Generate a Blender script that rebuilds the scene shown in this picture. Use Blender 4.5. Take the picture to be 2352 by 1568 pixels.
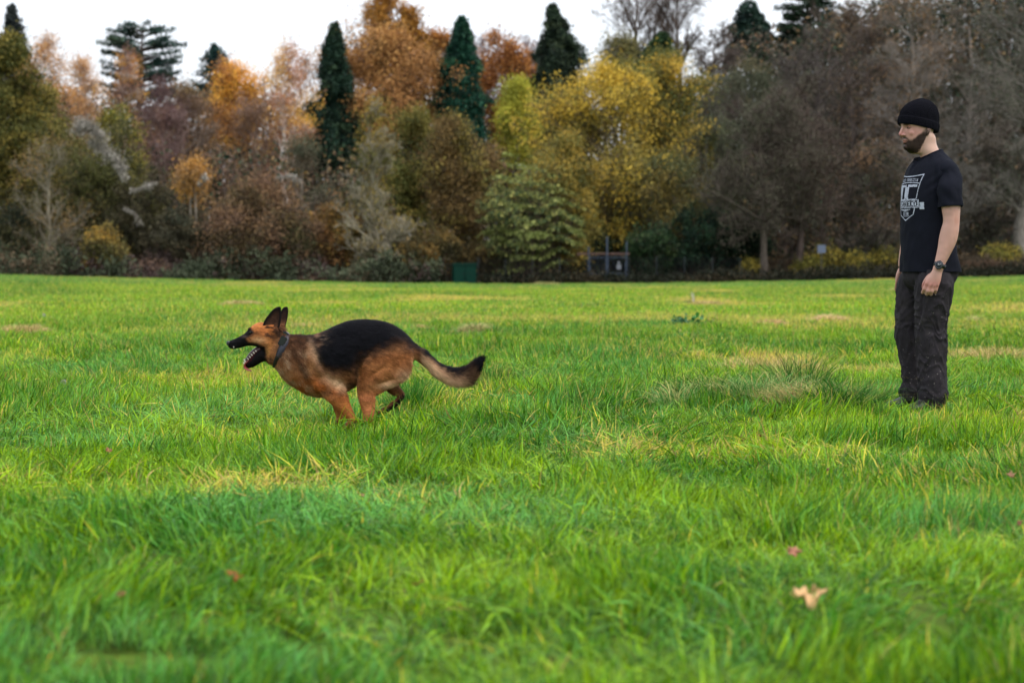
import bpy, bmesh, math, random
import numpy as np
from mathutils import Vector, Matrix, noise as mnoise
from mathutils.bvhtree import BVHTree

for o in list(bpy.data.objects):
    bpy.data.objects.remove(o, do_unlink=True)
scene = bpy.context.scene
COL = scene.collection
PI = math.pi

# ------------------------------------------------------------------ camera
# photo measured on a 2352 x 1568 sheet; focal length in those pixels
FPX, CX, CY, HOR = 4573.0, 1176.0, 784.0, 610.0
CAMZ = 0.86
PITCH = math.atan((CY - HOR) / FPX)
cam_d = bpy.data.cameras.new("camera")
cam_d.sensor_width = 36.0
cam_d.lens = FPX / 2352.0 * 36.0
cam_d.clip_start = 0.1
cam_d.clip_end = 2000.0
cam_d.dof.use_dof = True
cam_d.dof.focus_distance = 11.1
cam_d.dof.aperture_fstop = 3.4
cam = bpy.data.objects.new("camera", cam_d)
COL.objects.link(cam)
cam.location = (0, 0, CAMZ)
cam.rotation_euler = (PI / 2 - PITCH, 0, 0)
scene.camera = cam

# ------------------------------------------------------------------ sky and sun
SUN_EL, SUN_AZ = math.radians(58), math.radians(112)   # azimuth clockwise from +Y
world = bpy.data.worlds.new("World")
scene.world = world
world.use_nodes = True
nt = world.node_tree
nt.nodes.clear()
w_out = nt.nodes.new("ShaderNodeOutputWorld")
sky = nt.nodes.new("ShaderNodeTexSky")
sky.sky_type = 'NISHITA'
sky.sun_disc = False
sky.sun_elevation = SUN_EL
sky.sun_rotation = SUN_AZ
sky.air_density = 1.0
sky.dust_density = 4.0
bg_sky = nt.nodes.new("ShaderNodeBackground")
bg_sky.inputs["Strength"].default_value = 0.05
nt.links.new(sky.outputs[0], bg_sky.inputs["Color"])
# overcast layer: brighter towards the zenith, as a real cloud deck is
tc = nt.nodes.new("ShaderNodeTexCoord")
sep = nt.nodes.new("ShaderNodeSeparateXYZ")
nt.links.new(tc.outputs["Generated"], sep.inputs[0])
mr = nt.nodes.new("ShaderNodeMapRange")
mr.inputs["From Min"].default_value = 0.0
mr.inputs["From Max"].default_value = 1.0
mr.inputs["To Min"].default_value = 0.80
mr.inputs["To Max"].default_value = 1.75
nt.links.new(sep.outputs["Z"], mr.inputs["Value"])
cn = nt.nodes.new("ShaderNodeTexNoise")
cn.inputs["Scale"].default_value = 2.2
cn.inputs["Detail"].default_value = 4.0
nt.links.new(tc.outputs["Generated"], cn.inputs["Vector"])
cm = nt.nodes.new("ShaderNodeMapRange")
cm.inputs["To Min"].default_value = 0.92
cm.inputs["To Max"].default_value = 1.08
nt.links.new(cn.outputs["Fac"], cm.inputs["Value"])
mul = nt.nodes.new("ShaderNodeMath"); mul.operation = 'MULTIPLY'
nt.links.new(mr.outputs[0], mul.inputs[0]); nt.links.new(cm.outputs[0], mul.inputs[1])
bg_cl = nt.nodes.new("ShaderNodeBackground")
bg_cl.inputs["Color"].default_value = (0.905, 0.94, 1.0, 1)
nt.links.new(mul.outputs[0], bg_cl.inputs["Strength"])
addw = nt.nodes.new("ShaderNodeAddShader")
nt.links.new(bg_sky.outputs[0], addw.inputs[0]); nt.links.new(bg_cl.outputs[0], addw.inputs[1])
nt.links.new(addw.outputs[0], w_out.inputs["Surface"])

sun_d = bpy.data.lights.new("sun", 'SUN')
sun_d.energy = 1.5
sun_d.angle = math.radians(18)
sun_d.color = (1.0, 0.96, 0.9)
sun = bpy.data.objects.new("sun", sun_d)
COL.objects.link(sun)
sdir = Vector((math.sin(SUN_AZ) * math.cos(SUN_EL), math.cos(SUN_AZ) * math.cos(SUN_EL), math.sin(SUN_EL)))
sun.rotation_euler = (-sdir).to_track_quat('-Z', 'Y').to_euler()
sun.location = (0, 0, 30)

scene.view_settings.view_transform = 'Standard'
scene.view_settings.look = 'None'
scene.view_settings.gamma = 1.0
scene.view_settings.exposure = 0.28
scene.view_settings.use_curve_mapping = False
scene.cycles.max_bounces = 6
scene.cycles.diffuse_bounces = 3
scene.cycles.glossy_bounces = 2
scene.cycles.transmission_bounces = 4
scene.cycles.transparent_max_bounces = 4
scene.cycles.use_adaptive_sampling = True
scene.cycles.adaptive_threshold = 0.02
scene.cycles.use_denoising = True
try:
    scene.cycles.denoiser = 'OPENIMAGEDENOISE'
    scene.cycles.denoising_prefilter = 'ACCURATE'
except Exception:
    pass

# ------------------------------------------------------------------ helpers
def lin(r, g, b):
    """sRGB 0-255 -> linear triple"""
    out = []
    for c in (r, g, b):
        c = c / 255.0
        out.append(c / 12.92 if c <= 0.04045 else ((c + 0.055) / 1.055) ** 2.4)
    return np.array(out)

def ray(px, py):
    """world direction through a point of the 2352 x 1568 sheet"""
    x, v = (px - CX) / FPX, -(py - CY) / FPX
    c, s = math.cos(PITCH), math.sin(PITCH)
    return np.array([x, c + v * s, -s + v * c])

def at(px, py, Y):
    d = ray(px, py)
    t = Y / d[1]
    return np.array([d[0] * t, Y, CAMZ + d[2] * t])

_tab = np.random.RandomState(5).rand(256, 256)
def vnoise(x, y, scale, seed=0):
    """smooth 2-D value noise in 0..1"""
    x = np.asarray(x, float) / scale + 37.3 * seed + 1000
    y = np.asarray(y, float) / scale + 17.9 * seed + 1000
    xi, yi = np.floor(x).astype(int), np.floor(y).astype(int)
    fx, fy = x - xi, y - yi
    fx, fy = fx * fx * (3 - 2 * fx), fy * fy * (3 - 2 * fy)
    g = lambda a, b: _tab[a % 256, b % 256]
    return (g(xi, yi) * (1 - fx) + g(xi + 1, yi) * fx) * (1 - fy) + (g(xi, yi + 1) * (1 - fx) + g(xi + 1, yi + 1) * fx) * fy

def sstep(a, b, x):
    t = np.clip((np.asarray(x, float) - a) / (b - a), 0, 1)
    return t * t * (3 - 2 * t)

def gz(x, y):
    """height of the ground"""
    x = np.asarray(x, float); y = np.asarray(y, float)
    rise = sstep(25, 95, y) * np.where(x < 0, 0.50, 0.42) * np.clip(np.abs(x) / 26.0, 0, 3) ** 1.6
    bump = 0.05 * (vnoise(x, y, 2.3, 1) - 0.5) + 0.03 * (vnoise(x, y, 0.8, 2) - 0.5)
    rise = rise - 0.05 * sstep(55, 90, y)
    return rise + bump * sstep(2, 5, y)

def mesh_obj(name, V, F, mat, parent=None, col=None, smooth=False, attrs=None):
    """one mesh object from numpy arrays; F is an (n,3)/(n,4) array or a list of such arrays"""
    if not isinstance(F, (list, tuple)):
        F = [F]
    F = [np.asarray(f, np.int32) for f in F if len(f)]
    me = bpy.data.meshes.new(name)
    V = np.asarray(V, np.float32)
    me.vertices.add(len(V))
    me.vertices.foreach_set("co", V.ravel())
    li = np.concatenate([f.ravel() for f in F])
    tot = np.concatenate([np.full(len(f), f.shape[1], np.int32) for f in F])
    st = np.concatenate([[0], np.cumsum(tot)[:-1]]).astype(np.int32)
    me.loops.add(len(li))
    me.loops.foreach_set("vertex_index", li.astype(np.int32))
    me.polygons.add(len(tot))
    me.polygons.foreach_set("loop_start", st)
    me.update(calc_edges=True)
    if smooth:
        me.polygons.foreach_set("use_smooth", np.ones(len(tot), bool))
    if col is not None:
        set_col(me, col)
    for k, v in (attrs or {}).items():
        a = me.attributes.new(k, 'FLOAT', 'POINT')
        a.data.foreach_set("value", np.asarray(v, np.float32))
    if mat is not None:
        me.materials.append(mat)
    o = bpy.data.objects.new(name, me)
    COL.objects.link(o)
    if parent is not None:
        o.parent = parent
    return o

def set_col(me, col):
    a = me.attributes.new("Col", 'FLOAT_COLOR', 'POINT')
    c = np.ones((len(me.vertices), 4), np.float32)
    c[:, :3] = col
    a.data.foreach_set("color", c.ravel())

def tag(o, label=None, cat=None, group=None, kind=None):
    if label: o["label"] = label
    if cat: o["category"] = cat
    if group: o["group"] = group
    if kind: o["kind"] = kind
    return o

def thing(name, loc, label, cat, group=None, rz=0.0):
    o = bpy.data.objects.new(name, None)
    o.empty_display_size = 0.2
    COL.objects.link(o)
    o.location = loc
    o.rotation_euler = (0, 0, rz)
    return tag(o, label, cat, group)

# ------------------------------------------------------------------ materials
def new_mat(name):
    m = bpy.data.materials.new(name)
    m.use_nodes = True
    n = m.node_tree.nodes
    return m, m.node_tree, n["Principled BSDF"], n["Material Output"]

def N(t, kind, **kw):
    n = t.nodes.new(kind)
    for k, v in kw.items():
        setattr(n, k, v)
    return n

def mat_plain(name, rgb, rough=0.7, spec=0.3, noise_scale=0, noise_amt=0.3, bump=0.0, bump_scale=60, metallic=0, detail=5):
    m, t, p, out = new_mat(name)
    p.inputs["Roughness"].default_value = rough
    p.inputs["Specular IOR Level"].default_value = spec
    p.inputs["Metallic"].default_value = metallic
    tcn = N(t, "ShaderNodeTexCoord")
    if noise_scale:
        nz = N(t, "ShaderNodeTexNoise")
        nz.inputs["Scale"].default_value = noise_scale
        nz.inputs["Detail"].default_value = detail
        t.links.new(tcn.outputs["Object"], nz.inputs["Vector"])
        mx = N(t, "ShaderNodeMix", data_type='RGBA')
        a = np.array(rgb) * (1 - noise_amt); b = np.array(rgb) * (1 + noise_amt)
        mx.inputs[6].default_value = (*a, 1); mx.inputs[7].default_value = (*b, 1)
        t.links.new(nz.outputs["Fac"], mx.inputs[0])
        t.links.new(mx.outputs[2], p.inputs["Base Color"])
    else:
        p.inputs["Base Color"].default_value = (*rgb, 1)
    if bump:
        bz = N(t, "ShaderNodeTexNoise")
        bz.inputs["Scale"].default_value = bump_scale
        bz.inputs["Detail"].default_value = 4
        t.links.new(tcn.outputs["Object"], bz.inputs["Vector"])
        bp = N(t, "ShaderNodeBump")
        bp.inputs["Strength"].default_value = bump
        bp.inputs["Distance"].default_value = 0.01
        t.links.new(bz.outputs["Fac"], bp.inputs["Height"])
        t.links.new(bp.outputs[0], p.inputs["Normal"])
    return m

def mat_attr(name, rough=0.7, spec=0.3, transl=0.0, mult=1.0, noise_scale=0, noise_amt=0.2, bump=0.0, bump_scale=100, stretch=None, sheen=0.0):
    """base colour read from the mesh's own colour attribute"""
    m, t, p, out = new_mat(name)
    at_ = N(t, "ShaderNodeAttribute", attribute_name="Col")
    src = at_.outputs["Color"]
    tcn = N(t, "ShaderNodeTexCoord")
    vec = tcn.outputs["Object"]
    if stretch:
        mp = N(t, "ShaderNodeMapping")
        mp.inputs["Scale"].default_value = stretch
        t.links.new(vec, mp.inputs[0]); vec = mp.outputs[0]
    nz_amt = noise_amt if noise_scale else 0
    nz = N(t, "ShaderNodeTexNoise")
    nz.inputs["Scale"].default_value = noise_scale or 10
    nz.inputs["Detail"].default_value = 4
    t.links.new(vec, nz.inputs["Vector"])
    r = N(t, "ShaderNodeMapRange")
    r.inputs["From Min"].default_value = 0.3; r.inputs["From Max"].default_value = 0.7
    r.inputs["To Min"].default_value = mult * (1 - nz_amt); r.inputs["To Max"].default_value = mult * (1 + nz_amt)
    t.links.new(nz.outputs["Fac"], r.inputs["Value"])
    vm = N(t, "ShaderNodeVectorMath", operation='SCALE')
    t.links.new(src, vm.inputs[0]); t.links.new(r.outputs[0], vm.inputs["Scale"])
    src = vm.outputs[0]
    t.links.new(src, p.inputs["Base Color"])
    p.inputs["Roughness"].default_value = rough
    p.inputs["Specular IOR Level"].default_value = spec
    if sheen:
        p.inputs["Sheen Weight"].default_value = sheen
    if bump:
        bz = N(t, "ShaderNodeTexNoise")
        bz.inputs["Scale"].default_value = bump_scale; bz.inputs["Detail"].default_value = 4
        t.links.new(vec, bz.inputs["Vector"])
        bp = N(t, "ShaderNodeBump")
        bp.inputs["Strength"].default_value = bump; bp.inputs["Distance"].default_value = 0.01
        t.links.new(bz.outputs["Fac"], bp.inputs["Height"]); t.links.new(bp.outputs[0], p.inputs["Normal"])
    if transl:
        tr = N(t, "ShaderNodeBsdfTranslucent")
        t.links.new(src, tr.inputs["Color"])
        ms = N(t, "ShaderNodeMixShader")
        ms.inputs[0].default_value = transl
        t.links.new(p.outputs[0], ms.inputs[1]); t.links.new(tr.outputs[0], ms.inputs[2])
        t.links.new(ms.outputs[0], out.inputs["Surface"])
    return m

M_LEAF = mat_attr("autumn_leaves", rough=0.7, spec=0.12, transl=0.18, mult=1.04)
M_NEEDLE = mat_attr("conifer_needles", rough=0.75, spec=0.12, transl=0.12, mult=0.95)
M_BARK = mat_attr("bark", rough=0.9, spec=0.1, noise_scale=9, noise_amt=0.35, stretch=(1, 1, 0.3))

# ------------------------------------------------------------------ ground
def build_ground():
    m, t, p, out = new_mat("soil_and_moss")
    tcn = N(t, "ShaderNodeNewGeometry")
    n1 = N(t, "ShaderNodeTexNoise"); n1.inputs["Scale"].default_value = 0.9; n1.inputs["Detail"].default_value = 8
    n2 = N(t, "ShaderNodeTexNoise"); n2.inputs["Scale"].default_value = 22; n2.inputs["Detail"].default_value = 5
    t.links.new(tcn.outputs["Position"], n1.inputs["Vector"]); t.links.new(tcn.outputs["Position"], n2.inputs["Vector"])
    cr = N(t, "ShaderNodeValToRGB")
    e = cr.color_ramp.elements
    e[0].position = 0.3; e[0].color = (0.035, 0.075, 0.008, 1)
    e[1].position = 0.7; e[1].color = (0.085, 0.13, 0.015, 1)
    t.links.new(n1.outputs["Fac"], cr.inputs[0])
    mx = N(t, "ShaderNodeMix", data_type='RGBA', blend_type='MULTIPLY')
    mx.inputs[0].default_value = 0.8
    cr2 = N(t, "ShaderNodeValToRGB")
    cr2.color_ramp.elements[0].position = 0.35; cr2.color_ramp.elements[0].color = (0.5, 0.45, 0.35, 1)
    cr2.color_ramp.elements[1].position = 0.65; cr2.color_ramp.elements[1].color = (1.2, 1.2, 1.0, 1)
    t.links.new(n2.outputs["Fac"], cr2.inputs[0])
    t.links.new(cr.outputs[0], mx.inputs[6]); t.links.new(cr2.outputs[0], mx.inputs[7])
    # leaf litter beyond the edge of the field
    sp = N(t, "ShaderNodeSeparateXYZ"); t.links.new(tcn.outputs["Position"], sp.inputs[0])
    lr = N(t, "ShaderNodeMapRange"); lr.inputs["From Min"].default_value = 94.0; lr.inputs["From Max"].default_value = 96.0
    t.links.new(sp.outputs["Y"], lr.inputs["Value"])
    mx2 = N(t, "ShaderNodeMix", data_type='RGBA')
    mx2.inputs[7].default_value = (0.035, 0.024, 0.014, 1)
    t.links.new(lr.outputs[0], mx2.inputs[0]); t.links.new(mx.outputs[2], mx2.inputs[6])
    t.links.new(mx2.outputs[2], p.inputs["Base Color"])
    p.inputs["Roughness"].default_value = 0.95
    p.inputs["Specular IOR Level"].default_value = 0.1
    # fine inside the field, coarse out to the horizon, one sheet
    xs = np.concatenate([[-900, -500, -250, -120, -80], np.arange(-60, 60.1, 1.0), [80, 120, 250, 500, 900]])
    xs = np.concatenate([xs, np.arange(-8, 8.01, 0.25)]); xs = np.unique(np.round(xs, 3))
    ys = np.concatenate([[-200, -60, -20, -5], np.arange(0, 20, 0.25), np.arange(20, 60, 0.8), np.arange(60, 170, 1.5), [190, 230, 300, 450, 700, 1200]])
    X, Y = np.meshgrid(xs, ys)
    Z = gz(X, Y)
    V = np.stack([X.ravel(), Y.ravel(), Z.ravel()], 1)
    nx, ny = len(xs), len(ys)
    i = np.arange(nx - 1)[None, :] + (np.arange(ny - 1) * nx)[:, None]
    i = i.ravel()
    F = np.stack([i, i + 1, i + 1 + nx, i + nx], 1)
    o = mesh_obj("ground", V, F, m, smooth=True)
    tag(o, kind="structure")
build_ground()
# ------------------------------------------------------------------ grass
def gpx(px, py):
    """ground point seen at a point of the sheet"""
    d = ray(px, py)
    t = CAMZ / max(1e-6, -d[2])
    for _ in range(6):
        p = np.array([0, 0, CAMZ]) + d * t
        t = (CAMZ - float(gz(p[0], p[1]))) / max(1e-6, -d[2])
    p = np.array([0, 0, CAMZ]) + d * t
    return p[0], p[1]

def blades(rng, n, radius, h0, h1, w, segs=3, lean=0.45, flat=0.0):
    """n grass blades; returns V, F list, per-vertex random, per-vertex height fraction"""
    a = rng.rand(n) * 2 * PI
    r = np.sqrt(rng.rand(n)) * radius
    bx, by = r * np.cos(a), r * np.sin(a)
    H = h0 + (h1 - h0) * rng.rand(n) ** 1.3
    W = w * (0.6 + 0.7 * rng.rand(n))
    la = rng.rand(n) * 2 * PI
    L = H * lean * (0.15 + 1.3 * rng.rand(n) ** 1.5)
    fa = rng.rand(n) * PI      # facing of the blade's width
    tx, ty = np.cos(fa) * W / 2, np.sin(fa) * W / 2
    rows = []
    for k in range(segs + 1):
        s = k / segs
        cx = bx + np.cos(la) * L * s ** 1.9
        cy = by + np.sin(la) * L * s ** 1.9
        cz = (H * (s - 0.32 * lean * (L / np.maximum(H, 1e-6)) * s ** 2.6)) - 0.01
        f = (1 - s ** 2.2) if k < segs else 0
        rows.append((cx, cy, cz, f * (0.75 + 0.25 * (1 - abs(2 * s - 0.7)))))
    V = []; fr = []
    for k in range(segs):
        cx, cy, cz, f = rows[k]
        V.append(np.stack([cx - tx * f, cy - ty * f, cz], 1)); V.append(np.stack([cx + tx * f, cy + ty * f, cz], 1))
        fr += [k / segs, k / segs]
    cx, cy, cz, f = rows[segs]
    V.append(np.stack([cx, cy, cz], 1)); fr.append(1.0)
    m = len(V)
    V = np.stack(V, 1).reshape(-1, 3)
    base = np.arange(n) * m
    Q = np.concatenate([np.stack([base + 2 * k, base + 2 * k + 1, base + 2 * k + 3, base + 2 * k + 2], 1) for k in range(segs - 1)]) if segs > 1 else np.zeros((0, 4), int)
    T = np.stack([base + 2 * (segs - 1), base + 2 * (segs - 1) + 1, base + m - 1], 1)
    rnd = np.repeat(rng.rand(n), m)
    frac = np.tile(np.array(fr), n)
    return V, Q, T, rnd, frac

def grass_material():
    m, t, p, out = new_mat("grass_blades")
    tint = N(t, "ShaderNodeAttribute", attribute_name="tint", attribute_type='INSTANCER')
    rnd = N(t, "ShaderNodeAttribute", attribute_name="rnd")
    frac = N(t, "ShaderNodeAttribute", attribute_name="frac")
    sp = N(t, "ShaderNodeSeparateXYZ"); t.links.new(tint.outputs["Vector"], sp.inputs[0])
    # tint.x: deep green -> yellow green ; tint.y: amount of straw ; tint.z: amount of blue-green
    def mixc(fac, a, b):
        mx = N(t, "ShaderNodeMix", data_type='RGBA'); mx.clamp_factor = True
        if hasattr(fac, 'default_value') or fac.__class__.__name__.startswith('NodeSocket'):
            t.links.new(fac, mx.inputs[0])
        for sock, c in ((mx.inputs[6], a), (mx.inputs[7], b)):
            if isinstance(c, tuple): sock.default_value = (*c, 1)
            else: t.links.new(c, sock)
        return mx.outputs[2]
    def math_(op, a, b, clamp=False):
        n = N(t, "ShaderNodeMath", operation=op); n.use_clamp = clamp
        for i, v in enumerate((a, b)):
            if isinstance(v, (int, float)): n.inputs[i].default_value = v
            else: t.links.new(v, n.inputs[i])
        return n.outputs[0]
    r = rnd.outputs["Fac"]
    k1 = math_('ADD', sp.outputs["X"], math_('MULTIPLY', math_('SUBTRACT', r, 0.5), 0.95), True)
    c = mixc(k1, G_DEEP, G_YEL)
    # a second hash of the same random number picks the bluish and the dead blades
    r2 = math_('FRACT', math_('MULTIPLY', r, 17.31), 0)
    r3 = math_('FRACT', math_('MULTIPLY', r, 57.77), 0)
    kb = math_('MULTIPLY', math_('ADD', sp.outputs["Z"], math_('MULTIPLY', math_('SUBTRACT', r3, 0.5), 1.25), True), 0.9)
    c = mixc(kb, c, G_BLUE)
    ks = math_('GREATER_THAN', sp.outputs["Y"], r3)
    straw = mixc(r2, (0.66, 0.46, 0.18), (0.56, 0.46, 0.04))
    c = mixc(ks, c, straw)
    # pale sheath near the root
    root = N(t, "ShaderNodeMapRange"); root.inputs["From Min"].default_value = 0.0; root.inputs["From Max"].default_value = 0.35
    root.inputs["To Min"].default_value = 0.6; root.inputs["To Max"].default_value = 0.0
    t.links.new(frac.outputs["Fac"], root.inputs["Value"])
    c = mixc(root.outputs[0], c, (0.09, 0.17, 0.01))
    br = N(t, "ShaderNodeMapRange"); br.inputs["To Min"].default_value = 0.38; br.inputs["To Max"].default_value = 1.62
    t.links.new(r2, br.inputs["Value"])
    vm = N(t, "ShaderNodeVectorMath", operation='SCALE')
    t.links.new(c, vm.inputs[0]); t.links.new(br.outputs[0], vm.inputs["Scale"])
    c = vm.outputs[0]
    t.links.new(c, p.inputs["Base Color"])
    p.inputs["Roughness"].default_value = 0.42
    p.inputs["Specular IOR Level"].default_value = 0.20
    tr = N(t, "ShaderNodeBsdfTranslucent"); t.links.new(c, tr.inputs["Color"])
    ms = N(t, "ShaderNodeMixShader"); ms.inputs[0].default_value = 0.34
    t.links.new(p.outputs[0], ms.inputs[1]); t.links.new(tr.outputs[0], ms.inputs[2])
    t.links.new(ms.outputs[0], out.inputs["Surface"])
    return m
G_DEEP = (0.028, 0.138, 0.0010)
G_YEL = (0.29, 0.44, 0.002)
G_BLUE = (0.115, 0.34, 0.070)  # bluish blades, with pale sky highlights put into the same colour

# explicit patches: sheet x, sheet y, radius x (m), radius y (m), (yellow, straw, blue, height, density) deltas
PATCH = [
    (580, 1135, 0.32, 0.30, 0.75, 0.55, -0.3, 0.75),
    (120, 1150, 0.7, 0.5, 0.8, 0.12, -0.3, 0.8),
    (450, 890, 0.8, 0.9, 0.7, 0.18, -0.3, 0.8),
    (40, 840, 0.5, 1.2, 0.35, 0.15, 0.0, 1.1),
    (1680, 1060, 0.9, 0.35, 0.8, 0.22, -0.3, 0.9),
    (1780, 835, 0.9, 0.55, 0.3, 0.75, -0.1, 0.8),
    (1920, 860, 0.8, 0.45, 0.2, 0.65, -0.1, 0.8),
    (2290, 822, 0.9, 0.55, 0.25, 0.6, -0.1, 0.8),
    (1500, 930, 1.3, 0.8, -0.3, 0.0, -0.2, 1.2),
    (1350, 820, 1.2, 1.6, -0.35, 0.0, 0.0, 1.1),
    (1000, 940, 0.7, 0.4, -0.2, 0.0, 0.0, 1.25),
    (560, 965, 0.8, 0.3, -0.1, 0.05, 0.5, 1.0),
    (750, 1230, 0.9, 0.25, -0.1, 0.0, 0.6, 1.15),
    (330, 1260, 0.6, 0.25, -0.1, 0.0, 0.4, 1.1),
    (2150, 1250, 0.9, 0.3, -0.3, 0.0, 0.1, 1.25),
    (330, 1040, 0.7, 0.25, -0.35, 0.0, 0.0, 1.2),
    (2000, 980, 1.2, 0.3, 0.35, 0.05, 0.1, 0.9),
    (700, 800, 1.3, 2.0, -0.1, 0.0, 0.35, 1.0),
    (300, 790, 1.2, 2.0, -0.1, 0.0, 0.25, 1.0),
]
def build_grass():
    rng = np.random.RandomState(11)
    variants = []      # near 0-7, mid 8-12, far 13-16
    for k in range(8):
        variants.append(blades(rng, 96, 0.10, 0.040, 0.112 + 0.014 * (k % 4), 0.0060, 4, 1.05))
    for k in range(5):
        variants.append(blades(rng, 105, 0.17, 0.05, 0.13, 0.0075, 3, 0.9))
    for k in range(4):
        variants.append(blades(rng, 150, 0.42, 0.05, 0.115, 0.016, 2, 0.7))
    VN = len(variants)
    V, Q, T, rnd, frac, var = [], [], [], [], [], []
    off = 0
    for k, (v, q, t_, r, f) in enumerate(variants):
        V.append(v); Q.append(q + off); T.append(t_ + off); rnd.append(r); frac.append(f)
        var.append(np.full(len(v), k)); off += len(v)
    # instance points
    P, idx, sc, hs = [], [], [], []
    def band(y0, y1, dens, v0, v1, s0, s1, margin, side=0.30):
        w1 = side * y1 + margin
        n = int((y1 - y0) * 2 * w1 * dens)
        y = y0 + (y1 - y0) * rng.rand(n)
        x = (rng.rand(n) * 2 - 1) * w1
        keep = np.abs(x) < side * y + margin
        x, y = x[keep], y[keep]
        keep = (gz(x, y) > -5) & (y < 95.2 + 1.2 * vnoise(x, x * 0, 2.0, 9))
        x, y = x[keep], y[keep]
        P.append(np.stack([x, y, gz(x, y)], 1))
        idx.append(rng.randint(v0, v1, len(x)))
        sc.append(s0 + (s1 - s0) * rng.rand(len(x)))
    band(1.6, 9.0, 95, 0, 8, 0.85, 1.2, 2.6)
    band(9.0, 17.0, 62, 0, 8, 0.85, 1.25, 2.8)
    band(17.0, 34.0, 26, 8, 13, 0.85, 1.25, 3.5)
    band(34.0, 98.0, 5.5, 13, 17, 0.8, 1.3, 8.0)
    P = np.concatenate(P); idx = np.concatenate(idx); sc = np.concatenate(sc)
    x, y = P[:, 0], P[:, 1]
    n = len(P)
    # colour and habit of every tuft from noise over the field
    big, mid, sm = vnoise(x, y, 1.7, 3), vnoise(x, y, 0.7, 4), vnoise(x, y, 0.28, 5)
    far = sstep(13, 42, y)
    yel = 0.30 + 1.9 * (0.38 * big + 0.36 * mid + 0.26 * sm - 0.5)
    yel = yel * (1 - far) + far * (0.66 + 1.15 * (0.5 * vnoise(x, y / 2.5, 5, 6) + 0.5 * vnoise(x, y / 2, 1.6, 7) - 0.5))
    straw = 0.012 + 0.03 * sstep(7, 12, y) + 0.30 * (0.35 + 0.65 * sstep(6, 9, y)) * np.clip(vnoise(x, y, 0.9, 8) - 0.68, 0, 1) / 0.32 * (1 - far)
    straw = straw + far * (0.14 + 0.6 * sstep(0.66, 0.9, vnoise(x, y / 2, 2.2, 10)))
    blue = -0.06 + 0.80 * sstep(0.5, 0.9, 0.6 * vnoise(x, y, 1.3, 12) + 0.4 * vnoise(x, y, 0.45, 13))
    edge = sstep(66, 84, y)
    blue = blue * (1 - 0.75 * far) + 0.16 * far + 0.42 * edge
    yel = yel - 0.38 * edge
    # mown stripes at the left end of the field
    st = sstep(45, 60, y) * sstep(-9, -15, x)
    yel = yel - 0.1 * st + 0.16 * st * np.sign(np.sin((x + 0.28 * y) * 1.6))
    hgt = 0.30 + 1.25 * vnoise(x, y, 0.42, 14) ** 1.4 + 0.45 * (vnoise(x, y, 1.5, 15) - 0.4)
    hgt = hgt * (1 - 0.30 * far)
    for (px, py, rx, ry, dy, ds, db, h) in PATCH:
        gx, gy = gpx(px, py)
        e = ((x - gx) / rx) ** 2 + ((y - gy) / ry) ** 2 + 0.9 * (vnoise(x, y, 0.3, 21) - 0.5)
        k = 1 - sstep(0.35, 1.3, e)
        yel = yel + dy * k; straw = straw + ds * k; blue = blue + db * k; hgt = hgt * (1 + (h - 1) * k)
    # the dog's and the man's feet press the grass a little
    for (fx, fy, fr_) in FEET:
        k = np.exp(-((x - fx) ** 2 + (y - fy) ** 2) / fr_ ** 2)
        hgt = hgt * (1 - 0.45 * k)
    # where cut grass lies the sward is flattened
    for (fx, fy, ax, ay) in PRESS:
        k = 1 - sstep(0.5, 1.5, ((x - fx) / ax) ** 2 + ((y - fy) / ay) ** 2)
        hgt = hgt * (1 - 0.62 * k)
    # shorter sward just in front of the man's trousers
    k = np.exp(-((x - 2.38) / 0.55) ** 2 - ((y - 11.2) / 0.55) ** 2)
    hgt = hgt * (1 - 0.20 * k)
    # swirls: neighbouring tufts lean the same way
    th = 2 * PI * 1.6 * vnoise(x, y, 1.1, 16) + 1.2 * (rng.rand(n) - 0.5)
    mag = (0.12 + 0.95 * vnoise(x, y, 0.6, 17) ** 1.5) * (0.6 + 0.8 * rng.rand(n))
    mag = mag * np.where(idx >= 13, 0.10, np.where(idx >= 8, 0.45, 1.0))
    rx_, ry_ = mag * np.sin(th), -mag * np.cos(th)
    rz_ = rng.rand(n) * 2 * PI
    # points go in as loose vertices
    Vall = np.concatenate(V + [P])
    Fq = np.concatenate([q for q in Q if len(q)]); Ft = np.concatenate(T)
    nb = len(Vall) - n
    pad = lambda a, v=0.0: np.concatenate([np.full(nb, v), a])
    mat = grass_material()
    ob = mesh_obj("grass", Vall, [Fq, Ft], mat, attrs={
        "rnd": np.concatenate(rnd + [np.zeros(n)]), "frac": np.concatenate(frac + [np.zeros(n)]),
        "variant": np.concatenate(var + [np.full(n, -1.0)])})
    me = ob.data
    def vec_attr(name, a):
        at_ = me.attributes.new(name, 'FLOAT_VECTOR', 'POINT')
        full = np.zeros((len(Vall), 3), np.float32); full[nb:] = a
        at_.data.foreach_set("vector", full.ravel())
    tilt = np.stack([rx_, ry_, rz_], 1)
    vec_attr("rot", tilt)
    vec_attr("scl", np.stack([sc, sc, sc * np.clip(hgt, np.where(y < 8, 0.52, 0.35), 1.6)], 1))
    vec_attr("tint", np.stack([np.clip(yel, 0, 1), np.clip(straw, 0, 0.9), np.clip(blue, 0, 1)], 1))
    a = me.attributes.new("pick", 'INT', 'POINT')
    full = np.zeros(len(Vall), np.int32); full[nb:] = idx
    a.data.foreach_set("value", full)
    # geometry nodes: split the blades by variant, instance them on the loose points
    g = bpy.data.node_groups.new("scatter_grass", 'GeometryNodeTree')
    g.interface.new_socket("Geometry", in_out='INPUT', socket_type='NodeSocketGeometry')
    g.interface.new_socket("Geometry", in_out='OUTPUT', socket_type='NodeSocketGeometry')
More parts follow.
